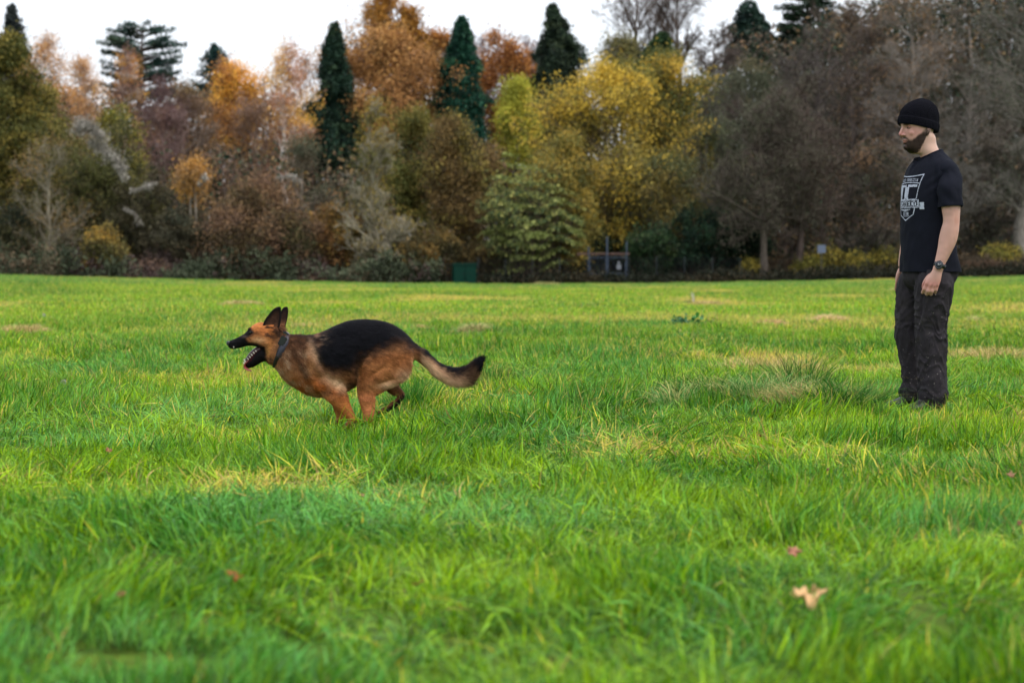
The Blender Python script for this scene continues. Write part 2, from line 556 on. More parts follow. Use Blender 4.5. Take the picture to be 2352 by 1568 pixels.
    gi, go = g.nodes.new("NodeGroupInput"), g.nodes.new("NodeGroupOutput")
    def named(nm, ty):
        q = g.nodes.new("GeometryNodeInputNamedAttribute"); q.data_type = ty
        q.inputs["Name"].default_value = nm
        return q.outputs["Attribute"]
    g2i = g.nodes.new("GeometryNodeGeometryToInstance")
    va = named("variant", 'FLOAT')
    def cmp_(v):
        c = g.nodes.new("FunctionNodeCompare"); c.data_type = 'FLOAT'; c.operation = 'EQUAL'
        c.inputs["Epsilon"].default_value = 0.1
        g.links.new(va, c.inputs["A"]); c.inputs["B"].default_value = v
        return c.outputs[0]
    def separate(v):
        s = g.nodes.new("GeometryNodeSeparateGeometry"); s.domain = 'POINT'
        g.links.new(gi.outputs[0], s.inputs["Geometry"]); g.links.new(cmp_(v), s.inputs["Selection"])
        return s.outputs["Selection"]
    # GeometryToInstance keeps link order reversed, so link from last to first and check below
    for v in range(VN):
        g.links.new(separate(float(VN - 1 - v)), g2i.inputs[0])
    pts = separate(-1.0)
    m2p = g.nodes.new("GeometryNodeMeshToPoints")
    g.links.new(pts, m2p.inputs[0])
    iop = g.nodes.new("GeometryNodeInstanceOnPoints")
    iop.inputs["Pick Instance"].default_value = True
    g.links.new(m2p.outputs[0], iop.inputs["Points"])
    g.links.new(g2i.outputs[0], iop.inputs["Instance"])
    g.links.new(named("pick", 'INT'), iop.inputs["Instance Index"])
    # heading first, tilt after it, in world axes
    r1 = g.nodes.new("FunctionNodeEulerToRotation")
    g.links.new(named("rot", 'FLOAT_VECTOR'), r1.inputs[0])
    g.links.new(r1.outputs[0], iop.inputs["Rotation"])
    g.links.new(named("scl", 'FLOAT_VECTOR'), iop.inputs["Scale"])
    g.links.new(iop.outputs[0], go.inputs[0])
    # euler XYZ applies X first, so write the tilt as a rotation of an already turned tuft
    E = np.zeros_like(tilt)
    ca, sa = np.cos(rz_), np.sin(rz_)
    E[:, 0] = rx_ * ca + ry_ * sa
    E[:, 1] = -rx_ * sa + ry_ * ca
    E[:, 2] = rz_
    full = np.zeros((len(Vall), 3), np.float32); full[nb:] = E
    me.attributes["rot"].data.foreach_set("vector", full.ravel())
    md = ob.modifiers.new("scatter", 'NODES')
    md.node_group = g
    tag(ob, kind="stuff")
    return ob
FEET = []
PRESS = []
# ------------------------------------------------------------------ trees
def norm(a):
    return a / np.maximum(np.linalg.norm(a, axis=-1, keepdims=True), 1e-9)

def tubes(P0, P1, R0, R1, k=4):
    """open prisms from P0 to P1, vectorised"""
    n = len(P0)
    d = norm(P1 - P0)
    ref = np.where(np.abs(d[:, 2:3]) > 0.9, np.array([[1.0, 0, 0]]), np.array([[0, 0, 1.0]]))
    u = norm(np.cross(d, ref)); w = np.cross(d, u)
    a = np.arange(k) * 2 * PI / k
    ring = np.cos(a)[None, :, None] * u[:, None, :] + np.sin(a)[None, :, None] * w[:, None, :]
    V = np.concatenate([P0[:, None] + ring * R0[:, None, None], P1[:, None] + ring * R1[:, None, None]], 1)
    b = (np.arange(n) * 2 * k)[:, None]
    i = np.arange(k)[None]; j = (i + 1) % k
    F = np.stack([b + i, b + j, b + k + j, b + k + i], 2).reshape(-1, 4)
    return V.reshape(-1, 3), F

class Poly:
    """branches as three-point lines"""
    def __init__(s, A, B, C, rA, rC):
        s.A, s.B, s.C, s.rA, s.rC = A, B, C, rA, rC
        s.L = np.linalg.norm(B - A, axis=1) + np.linalg.norm(C - B, axis=1)
    def point(s, i, t):
        t = t[:, None]
        lo = s.A[i] + (s.B[i] - s.A[i]) * np.clip(t * 2, 0, 1)
        return np.where(t < 0.5, lo, s.B[i] + (s.C[i] - s.B[i]) * np.clip(t * 2 - 1, 0, 1))
    def dirn(s, i, t):
        return norm(np.where(t[:, None] < 0.5, s.B[i] - s.A[i], s.C[i] - s.B[i]))
    def rad(s, i, t):
        return s.rA[i] + (s.rC[i] - s.rA[i]) * t
    def tubes(s, k):
        rm = (s.rA + s.rC) / 2
        v1, f1 = tubes(s.A, s.B, s.rA, rm, k)
        v2, f2 = tubes(s.B, s.C, rm, s.rC, k)
        return np.concatenate([v1, v2]), np.concatenate([f1, f2 + len(v1)])

def grow(rng, par, n, ratio, ang, up, tmin=0.15, bend=0.25, rr=0.6, rmin=0.006, taper=0.45):
    m = len(par.A) * n
    i = np.repeat(np.arange(len(par.A)), n)
    t = tmin + (1 - tmin) * rng.rand(m)
    p = par.point(i, t); d = par.dirn(i, t)
    rv = norm(rng.randn(m, 3)); side = norm(np.cross(d, rv))
    a = ang * (0.7 + 0.6 * rng.rand(m))[:, None]
    nd = d * np.cos(a) + side * np.sin(a)
    nd[:, 2] += up
    nd = norm(nd)
    L = par.L[i] * ratio * (1.15 - 0.6 * t) * (0.6 + 0.7 * rng.rand(m))
    B = p + nd * (L * 0.5)[:, None]
    nd2 = norm(nd + bend * rng.randn(m, 3) + np.array([0, 0, up * 0.6]))
    C = B + nd2 * (L * 0.5)[:, None]
    rA = np.maximum(par.rad(i, t) * rr, rmin)
    return Poly(p, B, C, rA, np.maximum(rA * taper, rmin * 0.6))

def leaf_quads(rng, P, size, colours, weights=None, up=0.2, aspect=0.75, jitter=0.0, clump=1.2, var=0.16, droop=False):
    n = len(P)
    P = P + rng.randn(n, 3) * jitter * np.array([1, 1, 1.25])
    nrm = norm(rng.randn(n, 3) + np.array([0, 0, up]))
    ref = norm(rng.randn(n, 3)) if not droop else np.array([[0, 0, -1.0]]) + 0.5 * rng.randn(n, 3)
    u = norm(np.cross(nrm, ref)); w = norm(np.cross(nrm, u))
    s = size * (0.55 + 0.8 * rng.rand(n))[:, None]
    # a leaf spray: pointed four-corner shape
    V = np.stack([P - w * s * 0.5, P + u * s * aspect * 0.5 - w * s * 0.05, P + w * s * 0.5, P - u * s * aspect * 0.5 + w * s * 0.05], 1).reshape(-1, 3)
    F = np.arange(n * 4).reshape(-1, 4)
    colours = np.array(colours)
    k = len(colours)
    w_ = np.array(weights if weights is not None else [1.0] * k); w_ = np.cumsum(w_ / w_.sum())
    f = 0.72 * vnoise(P[:, 0] + P[:, 1] * 0.7, P[:, 2] * 1.2, clump, 31) + 0.28 * rng.rand(n)
    f = np.clip((f - 0.5) * 1.35 + 0.5, 0, 0.999)
    ci = np.searchsorted(w_, f)
    c = colours[np.clip(ci, 0, k - 1)] * (1 + var * (rng.rand(n, 1) * 2 - 1))
    c = c * 0.90 + 0.10 * c.mean(1, keepdims=True)
    c[:, 1] *= 1.0 + 0.14 * sstep(1.6, 2.1, c[:, 0] / np.maximum(c[:, 1], 1e-4))
    return V, F, np.repeat(c, 4, 0)

def root_point(px, d):
    x = (px - CX) / FPX * d / math.cos(PITCH)
    return np.array([x, d, float(gz(x, d)) - 0.05])

def top_height(px, py, d):
    return at(px, py, d)[2]

def px_m(d):
    return FPX / d

def finish_tree(name, base, label, cat, wood, leaves, bark_rgb, leaf_mat, group, woodn="trunk", leafn="crown"):
    root = thing(name, tuple(base), label, cat, group)
    WV = np.concatenate([v for v, f in wood]); off = 0; WF = []
    for v, f in wood:
        WF.append(f + off); off += len(v)
    bc = np.tile(np.array(bark_rgb)[None], (len(WV), 1)) * (0.75 + 0.5 * vnoise(WV[:, 0] * 2 + WV[:, 1], WV[:, 2], 0.9, 41))[:, None]
    mesh_obj(woodn, WV - base, WF, M_BARK, root, col=bc)
    if leaves:
        LV = np.concatenate([l[0] for l in leaves]); LC = np.concatenate([l[2] for l in leaves]); off = 0; LF = []
        for l in leaves:
            LF.append(l[1] + off); off += len(l[0])
        mesh_obj(leafn, LV - base, LF, leaf_mat, root, col=LC)
    return root

def shape_fn(kind):
    return {
        'round': lambda t: np.sqrt(np.clip(1 - (2 * t - 1) ** 2, 0, 1)) * 0.95 + 0.08,
        'dome': lambda t: np.sqrt(np.clip(1 - t ** 2.2, 0, 1)) * (0.72 + 0.28 * sstep(0, 0.35, t)),
        'cone': lambda t: np.clip(1.0 - t, 0, 1) ** 0.8 * 0.95 + 0.06,
        'egg': lambda t: np.clip(np.sin(PI * np.clip(t * 0.85 + 0.12, 0, 1)), 0, 1) ** 0.7,
        'vase': lambda t: 0.35 + 0.65 * np.sin(PI * 0.5 * np.clip(t * 1.4, 0, 1)) * np.sqrt(np.clip(1 - (np.clip(t - 0.55, 0, 1) / 0.5) ** 2, 0, 1)),
    }[kind]

def broadleaf(seed, px, ytop, hw, ybot, d, pal, name, label, weights=None, leaf=0.17, nleaf=26000, shape='egg', bark=(0.10, 0.08, 0.06),
              upward=0.45, low=0.12, n1=34, n2=8, n3=6, n4=4, twig=True, cat="tree", group=None, trunk_r=None, stems=1, jit=0.28, twig_r=0.009, clump=1.2, aspect=0.8, bend=0.25, depth=0.8):
    rng = np.random.RandomState(seed)
    base = root_point(px, d)
    ztop, zbot = top_height(px, ytop, d), top_height(px, ybot, d)
    R = hw / px_m(d)
    H = ztop - base[2]
    tr = trunk_r or 0.016 * H + 0.05
    wood = []
    fn = shape_fn(shape)
    # trunk(s)
    tips = []
    for s in range(stems):
        lean = (rng.rand(2) - 0.5) * (0.10 * H if stems == 1 else 0.30 * R * 2)
        npt = 7
        ts = np.linspace(0, 1, npt)
        hh = H * (0.93 if s == 0 else 0.75 + 0.15 * rng.rand())
        pts = np.stack([base[0] + lean[0] * ts ** 1.3 + rng.randn(npt) * 0.010 * H * (ts > 0), base[1] + lean[1] * ts ** 1.3 + rng.randn(npt) * 0.01 * H * (ts > 0), base[2] + hh * ts], 1)
        rr = tr / math.sqrt(stems) * (1 - 0.93 * ts ** 0.9) + 0.01
        rr[0] *= 1.25
        wood.append(tubes(pts[:-1], pts[1:], rr[:-1], rr[1:], 8))
        tips.append((pts, rr))
    # primary limbs aimed at the crown surface
    m = n1
    tz = np.clip(rng.rand(m) ** 0.85, 0.02, 0.99)
    az = (np.arange(m) * 2.399 + rng.rand(m) * 0.8)
    rad = R * fn(tz) * (0.60 + 0.46 * rng.rand(m)) * (0.70 + 0.66 * vnoise(az * 0.9, tz * 3.0, 0.8, seed % 11))
    zt = zbot + (ztop - zbot) * tz
    tgt = np.stack([base[0] + rad * np.cos(az), base[1] + rad * np.sin(az) * depth, zt], 1)
    A = np.zeros((m, 3)); rA = np.zeros(m)
    for i in range(m):
        pts, rr = tips[i % stems]
        hz = zt[i] - upward * rad[i] * 1.0 - 0.03 * H
        hz = max(base[2] + low * H, min(hz, pts[-1, 2]))
        A[i] = [np.interp(hz, pts[:, 2], pts[:, k]) for k in (0, 1)] + [hz]
        rA[i] = max(0.012, np.interp(hz, pts[:, 2], rr) * 0.55)
    mid = (A + tgt) / 2 + np.array([0, 0, 1.0]) * (0.05 * rad)[:, None] * (1 if upward > 0.2 else 1.6) + rng.randn(m, 3) * 0.06 * R
    l1 = Poly(A, mid, tgt, rA, np.full(m, 0.014))
    wood.append(l1.tubes(5))
    l2 = grow(rng, l1, n2, 0.48, 0.8, 0.10 + 0.25 * upward, 0.25, bend, rmin=0.010)
    wood.append(l2.tubes(4))
    l3 = grow(rng, l2, n3, 0.5, 0.7, 0.08, 0.2, bend, rmin=twig_r)
    wood.append(l3.tubes(3))
    last = l3
    if twig and n4:
        l4 = grow(rng, l3, n4, 0.55, 0.7, 0.08, 0.2, bend, rmin=twig_r * 0.75)
        wood.append(l4.tubes(3))
        last = l4
    leaves = []
    if nleaf:
        nleaf = int(nleaf * 1.7); leaf = leaf * 0.74
        i = rng.randint(0, len(last.A), nleaf)
        P = last.point(i, 0.2 + 0.85 * rng.rand(nleaf))
        leaves.append(leaf_quads(rng, P, leaf, pal, weights, jitter=jit, clump=clump, aspect=aspect))
    return finish_tree(name, base, label, cat, wood, leaves, bark, M_LEAF, group)

def conifer(seed, px, ytop, hw, ybot, d, pal, label, name="cypress_tree", droop=0.35, n=1500, power=0.75, leaf=0.2, per=34, bark=(0.06, 0.045, 0.035), group=None, ragged=0.25, foot=0.85):
    rng = np.random.RandomState(seed)
    base = root_point(px, d)
    ztop, zbot = top_height(px, ytop, d), top_height(px, ybot, d)
    R = hw / px_m(d)
    H = ztop - base[2]
    pts = np.stack([np.full(8, base[0]), np.full(8, base[1]), base[2] + H * np.linspace(0, 0.99, 8)], 1)
    pts[1:, :2] += rng.randn(7, 2) * 0.006 * H
    rr = 0.02 * H * (1 - np.linspace(0, 0.97, 8)) + 0.02
    wood = [tubes(pts[:-1], pts[1:], rr[:-1], rr[1:], 8)]
    t = rng.rand(n)
    t = 1 - (1 - t) ** 0.8 * 1.0
    az = rng.rand(n) * 2 * PI
    z = zbot + (ztop - zbot) * t
    lump = 1 + ragged * (vnoise(az * 2.0, z, 0.9, seed % 7) - 0.5) * 2 + 0.20 * (rng.rand(n) - 0.5)
    rad = (R * np.clip(1 - t, 0.0, 1) ** power * (foot + (1 - foot) * sstep(0, 0.25, t)) + 0.10) * lump
    cx = np.interp(z, pts[:, 2], pts[:, 0]); cy = np.interp(z, pts[:, 2], pts[:, 1])
    A = np.stack([cx, cy, z + 0.25 * rad * (0.6 if droop > 0 else -1)], 1)
    C = np.stack([cx + rad * np.cos(az), cy + rad * np.sin(az), z - droop * rad * 0.5], 1)
    B = (A + C) / 2 + np.array([0, 0, 1.0]) * (0.10 * rad)[:, None]
    l1 = Poly(A, B, C, np.full(n, 0.025), np.full(n, 0.01))
    k = rng.rand(n) < 0.35
    wood.append(Poly(A[k], B[k], C[k], np.full(k.sum(), 0.03), np.full(k.sum(), 0.012)).tubes(3))
    i = np.repeat(np.arange(n), per)
    tt = 1 - 0.62 * rng.rand(len(i)) ** 1.3
    P = l1.point(i, tt)
    P = P + rng.randn(len(i), 3) * np.array([0.13, 0.13, 0.10]) * (0.6 + 0.5 * (rad[i] / max(R, 0.1)))[:, None]
    P[:, 2] -= np.abs(rng.randn(len(i))) * 0.18 * droop
    LV = leaf_quads(rng, P, leaf, pal, up=0.1, aspect=0.42, clump=0.8, droop=droop > 0.1)
    return finish_tree(name, base, label, "tree", wood, [LV], bark, M_NEEDLE, group)

def cedar(seed, px, ytop, hw, ybot, d, pal, label, plates=15, prof=None, name="cedar_tree", dens=1500, tilt=0.12, lean=0.0):
    """flat layered plates of needles on long level limbs"""
    rng = np.random.RandomState(seed)
    base = root_point(px, d)
    ztop, zbot = top_height(px, ytop, d), top_height(px, ybot, d)
    R = hw / px_m(d)
    H = ztop - base[2]
    npt = 8
    pts = np.stack([base[0] + lean * np.linspace(0, 1, npt) ** 2 + rng.randn(npt) * 0.08, base[1] + rng.randn(npt) * 0.08, base[2] + H * np.linspace(0, 0.97, npt)], 1)
    pts[0, :2] = base[:2]
    rr = 0.022 * H * (1 - np.linspace(0, 0.93, npt)) + 0.02
    wood = [tubes(pts[:-1], pts[1:], rr[:-1], rr[1:], 8)]
    prof = prof or (lambda t: 1 - t ** 2)
    leaves = []
    A, B, C, RA = [], [], [], []
    for q in range(plates):
        t = (q + 0.5 * rng.rand()) / plates
        z = zbot + (ztop - zbot) * t
        nb = 5 + rng.randint(3)
        a0 = rng.rand() * 6.28
        for b in range(nb):
            az = a0 + b * 2 * PI / nb + rng.rand() * 0.5
            L = R * prof(t) * (0.45 + 0.6 * rng.rand())
            if b < 2:       # the two limbs that show to the side reach furthest
                az = (0 if b == 0 else PI) + (rng.rand() - 0.5) * 0.9
                L = R * prof(t) * (0.72 + 0.33 * rng.rand())
            zz = z + (rng.rand() - 0.5) * (ztop - zbot) / plates * 1.8
            c0 = np.array([np.interp(zz, pts[:, 2], pts[:, 0]), np.interp(zz, pts[:, 2], pts[:, 1]), zz])
            dr = np.array([math.cos(az), math.sin(az) * 0.9, 0])
            e = c0 + dr * L + np.array([0, 0, L * (tilt * (0.5 + rng.rand()))])
            mdl = c0 + dr * L * 0.5 + np.array([0, 0, L * 0.02])
            A.append(c0 - [0, 0, 0.1 * L]); B.append(mdl); C.append(e); RA.append(0.03 + 0.02 * L)
            nn = int(dens * max(0.15, L / R) / plates * 15 / nb * (0.4 + 0.6 * L / R))
            s = 0.30 + 0.72 * rng.rand(nn)
            lat = (rng.rand(nn) * 2 - 1)
            wdt = L * 0.24 * np.sin(np.clip(s, 0, 1) * PI * 0.8 + 0.35) + 0.08
            seg = np.where(s[:, None] < 0.5, c0 + (mdl - c0) * (s * 2)[:, None], mdl + (e - mdl) * (s * 2 - 1)[:, None])
            fingers = 0.10 * np.sin(s * 38 + lat * 3 + b) * L * 0.25
            P = seg + np.array([-dr[1], dr[0], 0]) * (lat * wdt + fingers)[:, None]
            P[:, 2] += rng.randn(nn) * 0.09 - 0.06 * np.abs(lat) * wdt + 0.03
            leaves.append(leaf_quads(rng, P, 0.17, pal, up=1.6, aspect=0.5, clump=0.9))
    l1 = Poly(np.array(A), np.array(B), np.array(C), np.array(RA), np.full(len(A), 0.015))
    wood.append(l1.tubes(5))
    l2 = grow(rng, l1, 5, 0.35, 0.7, 0.0, 0.3, 0.15, rmin=0.012)
    wood.append(l2.tubes(3))
    return finish_tree(name, base, label, "tree", wood, leaves, (0.07, 0.055, 0.045), M_NEEDLE, None)

def shrub(seed, px, ytop, hw, d, pal, name, label, ybot=None, n=9000, leaf=0.14, weights=None, bark=(0.09, 0.07, 0.05), flat=1.0, cat="shrub", group=None, layered=False, twigs=True, dy=0.8, lumps=9):
    """many-stemmed bush: leaf clumps on arching stems, from the ground up"""
    rng = np.random.RandomState(seed)
    base = root_point(px, d)
    ztop = top_height(px, ytop, d)
    R = hw / px_m(d)
    H = max(0.6, ztop - base[2])
    m = 30
    az = np.arange(m) * 2.399; u = np.sqrt(rng.rand(m))
    hh = H * (0.45 + 0.5 * np.sqrt(np.clip(1 - u ** 2, 0, 1))) * (0.75 + 0.3 * rng.rand(m))
    C = base + np.stack([R * u * np.cos(az), R * dy * u * np.sin(az), hh], 1)
    A = base + np.stack([0.25 * R * u * np.cos(az), 0.2 * R * u * np.sin(az), np.zeros(m)], 1)
    B = (A + C) / 2 + np.array([0, 0, 0.12 * H]) + rng.randn(m, 3) * 0.05 * R
    l1 = Poly(A, B, C, np.full(m, 0.035), np.full(m, 0.012))
    l2 = grow(rng, l1, 9, 0.40, 0.8, 0.05, 0.12, 0.3, rmin=0.010)
    l3 = grow(rng, l2, 6, 0.5, 0.8, 0.02, 0.1, 0.3, rmin=0.008)
    wood = [l1.tubes(4), l2.tubes(3)]
    if twigs: wood.append(l3.tubes(3))
    n = int(n * 1.6); leaf = leaf * 0.78
    i = rng.randint(0, len(l3.A), n)
    P = l3.point(i, rng.rand(n))
    P = P + rng.randn(n, 3) * 0.14
    if layered:
        # leaves gather in drooping shelves
        q = 0.62
        hh_ = P[:, 2] + 0.38 * np.hypot(P[:, 0] - base[0], P[:, 1] - base[1]) + 1.3 * vnoise(P[:, 0], P[:, 1], 1.1, 6)
        P[:, 2] = P[:, 2] + 0.62 * (np.round(hh_ / q) * q - hh_)
    P[:, 2] = np.maximum(P[:, 2], base[2] + 0.06)
    P[:, 2] = base[2] + (P[:, 2] - base[2]) * flat
    lv = leaf_quads(rng, P, leaf, pal, weights, up=0.9 if layered else 0.3, clump=0.9)
    return finish_tree(name, base, label, cat, wood, [lv], bark, M_LEAF, group, woodn="stems", leafn="foliage")

L = lin
DKGREEN = [L(30, 48, 38) * .9, L(38, 60, 42), L(24, 38, 30), L(50, 70, 46)]
BLUEGRN = [L(36, 66, 66), L(44, 78, 68), L(26, 48, 48), L(60, 90, 76)]
RUST = [L(140, 92, 54), L(182, 122, 68), L(160, 104, 58), L(200, 140, 78), L(112, 78, 50)]
GOLD = [L(150, 92, 30), L(205, 135, 35), L(228, 160, 44), L(180, 104, 34)]
OCHRE = [L(136, 128, 52), L(206, 172, 44), L(224, 188, 50), L(160, 144, 62), L(108, 104, 50)]
OLIVE = [L(72, 76, 34), L(112, 112, 48), L(92, 94, 42), L(140, 126, 50), L(56, 60, 30)]
BROWN = [L(104, 82, 62), L(128, 98, 72), L(88, 72, 58), L(140, 112, 70), L(74, 66, 50)]
PINKB = [L(190, 136, 96), L(214, 160, 100), L(160, 116, 90), L(228, 170, 70)]
PURPLE = [L(112, 78, 80), L(94, 66, 70), L(134, 92, 86)]
GREYG = [L(84, 88, 70), L(70, 76, 62), L(104, 104, 80), L(60, 62, 52)]
YGREEN = [L(150, 150, 40), L(182, 176, 42), L(120, 126, 40), L(204, 186, 50)]
LAYER = [L(120, 132, 66), L(146, 152, 78), L(90, 104, 60), L(172, 168, 86), L(70, 88, 54)]
HOLLY = [L(34, 56, 40), L(26, 44, 34), L(48, 74, 50), L(20, 32, 26)]
DUSK = [L(84, 84, 62), L(106, 94, 72), L(72, 80, 58), L(120, 100, 76)]
GREYBARK, PALEBARK, BROWNBARK = L(108, 100, 90), L(176, 164, 152), L(84, 68, 60)
FLUFF = [L(164, 158, 148), L(140, 134, 124), L(186, 180, 170)]

def build_trees():
    # ---- skyline, left to right
    conifer(1, 36, 10, 60, 260, 132, [L(48, 58, 58), L(58, 66, 62), L(36, 44, 46)], "slender dusky spruce with a thin spire at the far left of the skyline", name="spruce_tree", droop=0.2, n=700, power=0.95, ragged=0.45, per=26)
    broadleaf(2, 105, 72, 48, 300, 122, PINKB, "birch_tree", "orange and pink birch standing against the sky beside the slender spruce", shape='egg', nleaf=8000, leaf=0.13, bark=PALEBARK, n1=24)
    broadleaf(3, 196, 140, 46, 330, 119, PINKB, "birch_tree", "thin peach coloured birch just left of the spreading cedar", shape='egg', nleaf=6000, leaf=0.12, bark=PALEBARK, n1=22)
    broadleaf(61, 150, 205, 80, 420, 116, [L(196, 132, 74), L(150, 104, 74), L(128, 92, 76)], "birch_tree", "broad low orange birch in front of the two pink birches", shape='round', nleaf=8000, leaf=0.13, bark=GREYBARK, n1=28)
    cedar(4, 325, 52, 112, 225, 134, [L(44, 78, 70), L(58, 94, 80), L(34, 58, 54), L(74, 98, 72)], "big spreading cedar with flat dark green layers on the left skyline", plates=13, prof=lambda t: (0.74 + 0.40 * t) if t < .6 else 0.98 - 1.5 * (t - .6) ** 1.2, dens=2800, lean=0.2)
    broadleaf(5, 300, 130, 62, 380, 121, [L(214, 150, 70), L(190, 126, 80), L(130, 92, 84), L(226, 160, 60)], "birch_tree", "pale stemmed birch with sparse orange leaves in front of the spreading cedar", nleaf=6000, leaf=0.12, bark=PALEBARK, n1=26, weights=[1, 1, 2, 1])
    broadleaf(6, 366, 200, 68, 470, 110, PURPLE, "birch_tree", "wine coloured twiggy birch with a pale forked trunk", nleaf=9000, leaf=0.10, bark=L(150, 128, 120), n1=34, upward=0.9, shape='egg', weights=[2, 2, 1])
    conifer(7, 497, 104, 62, 260, 136, BLUEGRN, "small blue green conifer on the skyline between cedar and golden tree", name="pine_tree", droop=-0.2, n=300, power=0.8, ragged=0.6, per=30)
    broadleaf(8, 538, 158, 66, 330, 121, [L(226, 152, 40), L(238, 170, 52), L(190, 120, 56), L(150, 104, 70)], "maple_tree", "golden orange tree on the skyline right of the small blue conifer", nleaf=11000, leaf=0.15, shape='round', bark=BROWNBARK)
    broadleaf(9, 440, 205, 85, 520, 115, BROWN, "bare_tree", "brown twiggy tree between the wine birch and the golden skyline tree", nleaf=10000, leaf=0.11, bark=L(140, 124, 110), upward=1.0, twig_r=0.012)
    broadleaf(10, 585, 215, 85, 560, 113, [L(140, 108, 86), L(120, 92, 74), L(166, 122, 80), L(98, 92, 60)], "bare_tree", "pinkish brown twiggy tree below the golden skyline tree", nleaf=11000, leaf=0.11, bark=L(146, 124, 110), upward=1.0, twig_r=0.012)
    broadleaf(11, 668, 112, 48, 420, 111, [L(196, 124, 84), L(170, 112, 88), L(220, 160, 70), L(226, 176, 50)], "birch_tree", "tall white stemmed birch with yellow top beside the first dark cypress", nleaf=8500, leaf=0.12, bark=L(222, 210, 200), n1=30, upward=0.9, trunk_r=0.24)
    broadleaf(62, 715, 120, 30, 400, 124, [L(176, 118, 90), L(150, 104, 86)], "birch_tree", "thin pinkish birch half hidden behind the first dark cypress", nleaf=4000, leaf=0.11, bark=GREYBARK, n1=20, upward=0.9)
    conifer(12, 768, 54, 64, 380, 114, [L(34, 58, 46), L(46, 72, 54), L(24, 42, 34), L(60, 84, 58)], "tall dark green cypress left of the rust coloured tree", droop=0.55, n=1700, power=0.80, ragged=0.62, foot=1.0)
    broadleaf(13, 905, -8, 82, 200, 130, [L(150, 96, 34), L(178, 116, 36), L(120, 80, 36), L(196, 136, 50)], "oak_tree", "golden brown oak crown rising highest above the rust coloured tree", nleaf=13000, leaf=0.2, shape='round', bark=L(70, 58, 48), n1=26, upward=0.6, jit=0.2)
    broadleaf(14, 885, 85, 150, 340, 117, RUST, "beech_tree", "wide rust coloured beech between two dark cypresses", nleaf=25000, leaf=0.17, shape='round', bark=L(80, 66, 58), n1=44, upward=0.6, clump=1.8)
    broadleaf(63, 1010, 85, 48, 250, 131, [L(176, 108, 40), L(140, 84, 40), L(196, 132, 50)], "oak_tree", "small orange oak crown touching the second dark cypress", nleaf=7000, leaf=0.18, shape='round', bark=L(80, 66, 58), n1=22)
    conifer(15, 1060, 38, 66, 350, 117, [L(26, 70, 54), L(38, 86, 64), L(18, 50, 42), L(52, 98, 68)], "blue green cypress with bent tip in the middle of the skyline", droop=0.5, n=1800, power=0.78, ragged=0.58, foot=1.0)
    broadleaf(16, 1165, 88, 82, 330, 126, [L(166, 98, 44), L(140, 82, 44), L(190, 118, 50), L(110, 70, 44)], "beech_tree", "orange brown beech between the second and third dark conifers", nleaf=18000, leaf=0.17, shape='round', bark=L(70, 56, 50), n1=34)
    conifer(17, 1275, 12, 92, 330, 121, [L(48, 66, 50), L(60, 78, 56), L(34, 48, 38), L(74, 88, 60)], "broad dark conifer with a pointed top behind the big yellow tree", droop=0.25, n=2200, power=0.80, ragged=0.7, foot=1.0)
    for k, (px, yt, hw, d, lb) in enumerate([(1205, 52, 48, 146, "faint lilac bare tree against the sky left of the broad dark conifer"), (1100, 62, 40, 150, "faint bare treetop against the sky right of the blue green cypress"),
                                             (1480, -70, 120, 131, "tall bare tree with spreading limbs rising above the yellow tree"), (1562, -90, 85, 127, "tall straight bare tree right of the spreading bare one above the yellow tree")]):
        broadleaf(20 + k, px, yt, hw, yt + 260 if k < 2 else 130, d, [L(150, 130, 130)], "bare_tree", lb, nleaf=0, bark=L(150, 135, 135) if k < 2 else L(88, 76, 68), n1=26, n2=9, n3=7, n4=4, upward=0.9, shape='vase' if k > 1 else 'round', twig_r=0.012, trunk_r=0.16 if k < 2 else 0.33, stems=1 if k != 2 else 1, bend=0.35)
    broadleaf(24, 1420, 95, 55, 260, 124, [L(92, 92, 56), L(120, 112, 60), L(70, 76, 50)], "oak_tree", "grey green oak behind the left shoulder of the big yellow tree", nleaf=7000, leaf=0.16, shape='round', bark=GREYBARK)
    conifer(25, 1510, 78, 66, 330, 122, [L(52, 80, 40), L(40, 64, 38), L(66, 92, 46)], "rounded mid green conifer just behind the big yellow tree", name="cypress_tree", droop=0.2, n=1100, power=0.5, ragged=0.3)
    broadleaf(64, 1635, 150, 60, 400, 128, [L(112, 84, 66), L(88, 70, 60)], "bare_tree", "purplish brown bare tree between the yellow tree and the domed cedar", nleaf=2500, leaf=0.14, bark=L(104, 88, 82), n1=30, upward=0.7, shape='round')
    cedar(26, 1722, 2, 62, 150, 134, [L(48, 76, 66), L(62, 92, 76), L(34, 54, 50)], "domed blue green cedar on the right skyline", plates=20, prof=lambda t: math.sqrt(max(0.02, 1 - t ** 2.2)), dens=4200, tilt=-0.30)
    cedar(27, 1850, -30, 90, 130, 131, [L(40, 62, 46), L(52, 76, 50), L(30, 46, 38)], "dark ragged cedar cut by the picture top right of the domed cedar", plates=14, prof=lambda t: 1.0 - 0.3 * t, dens=2600, tilt=0.05)
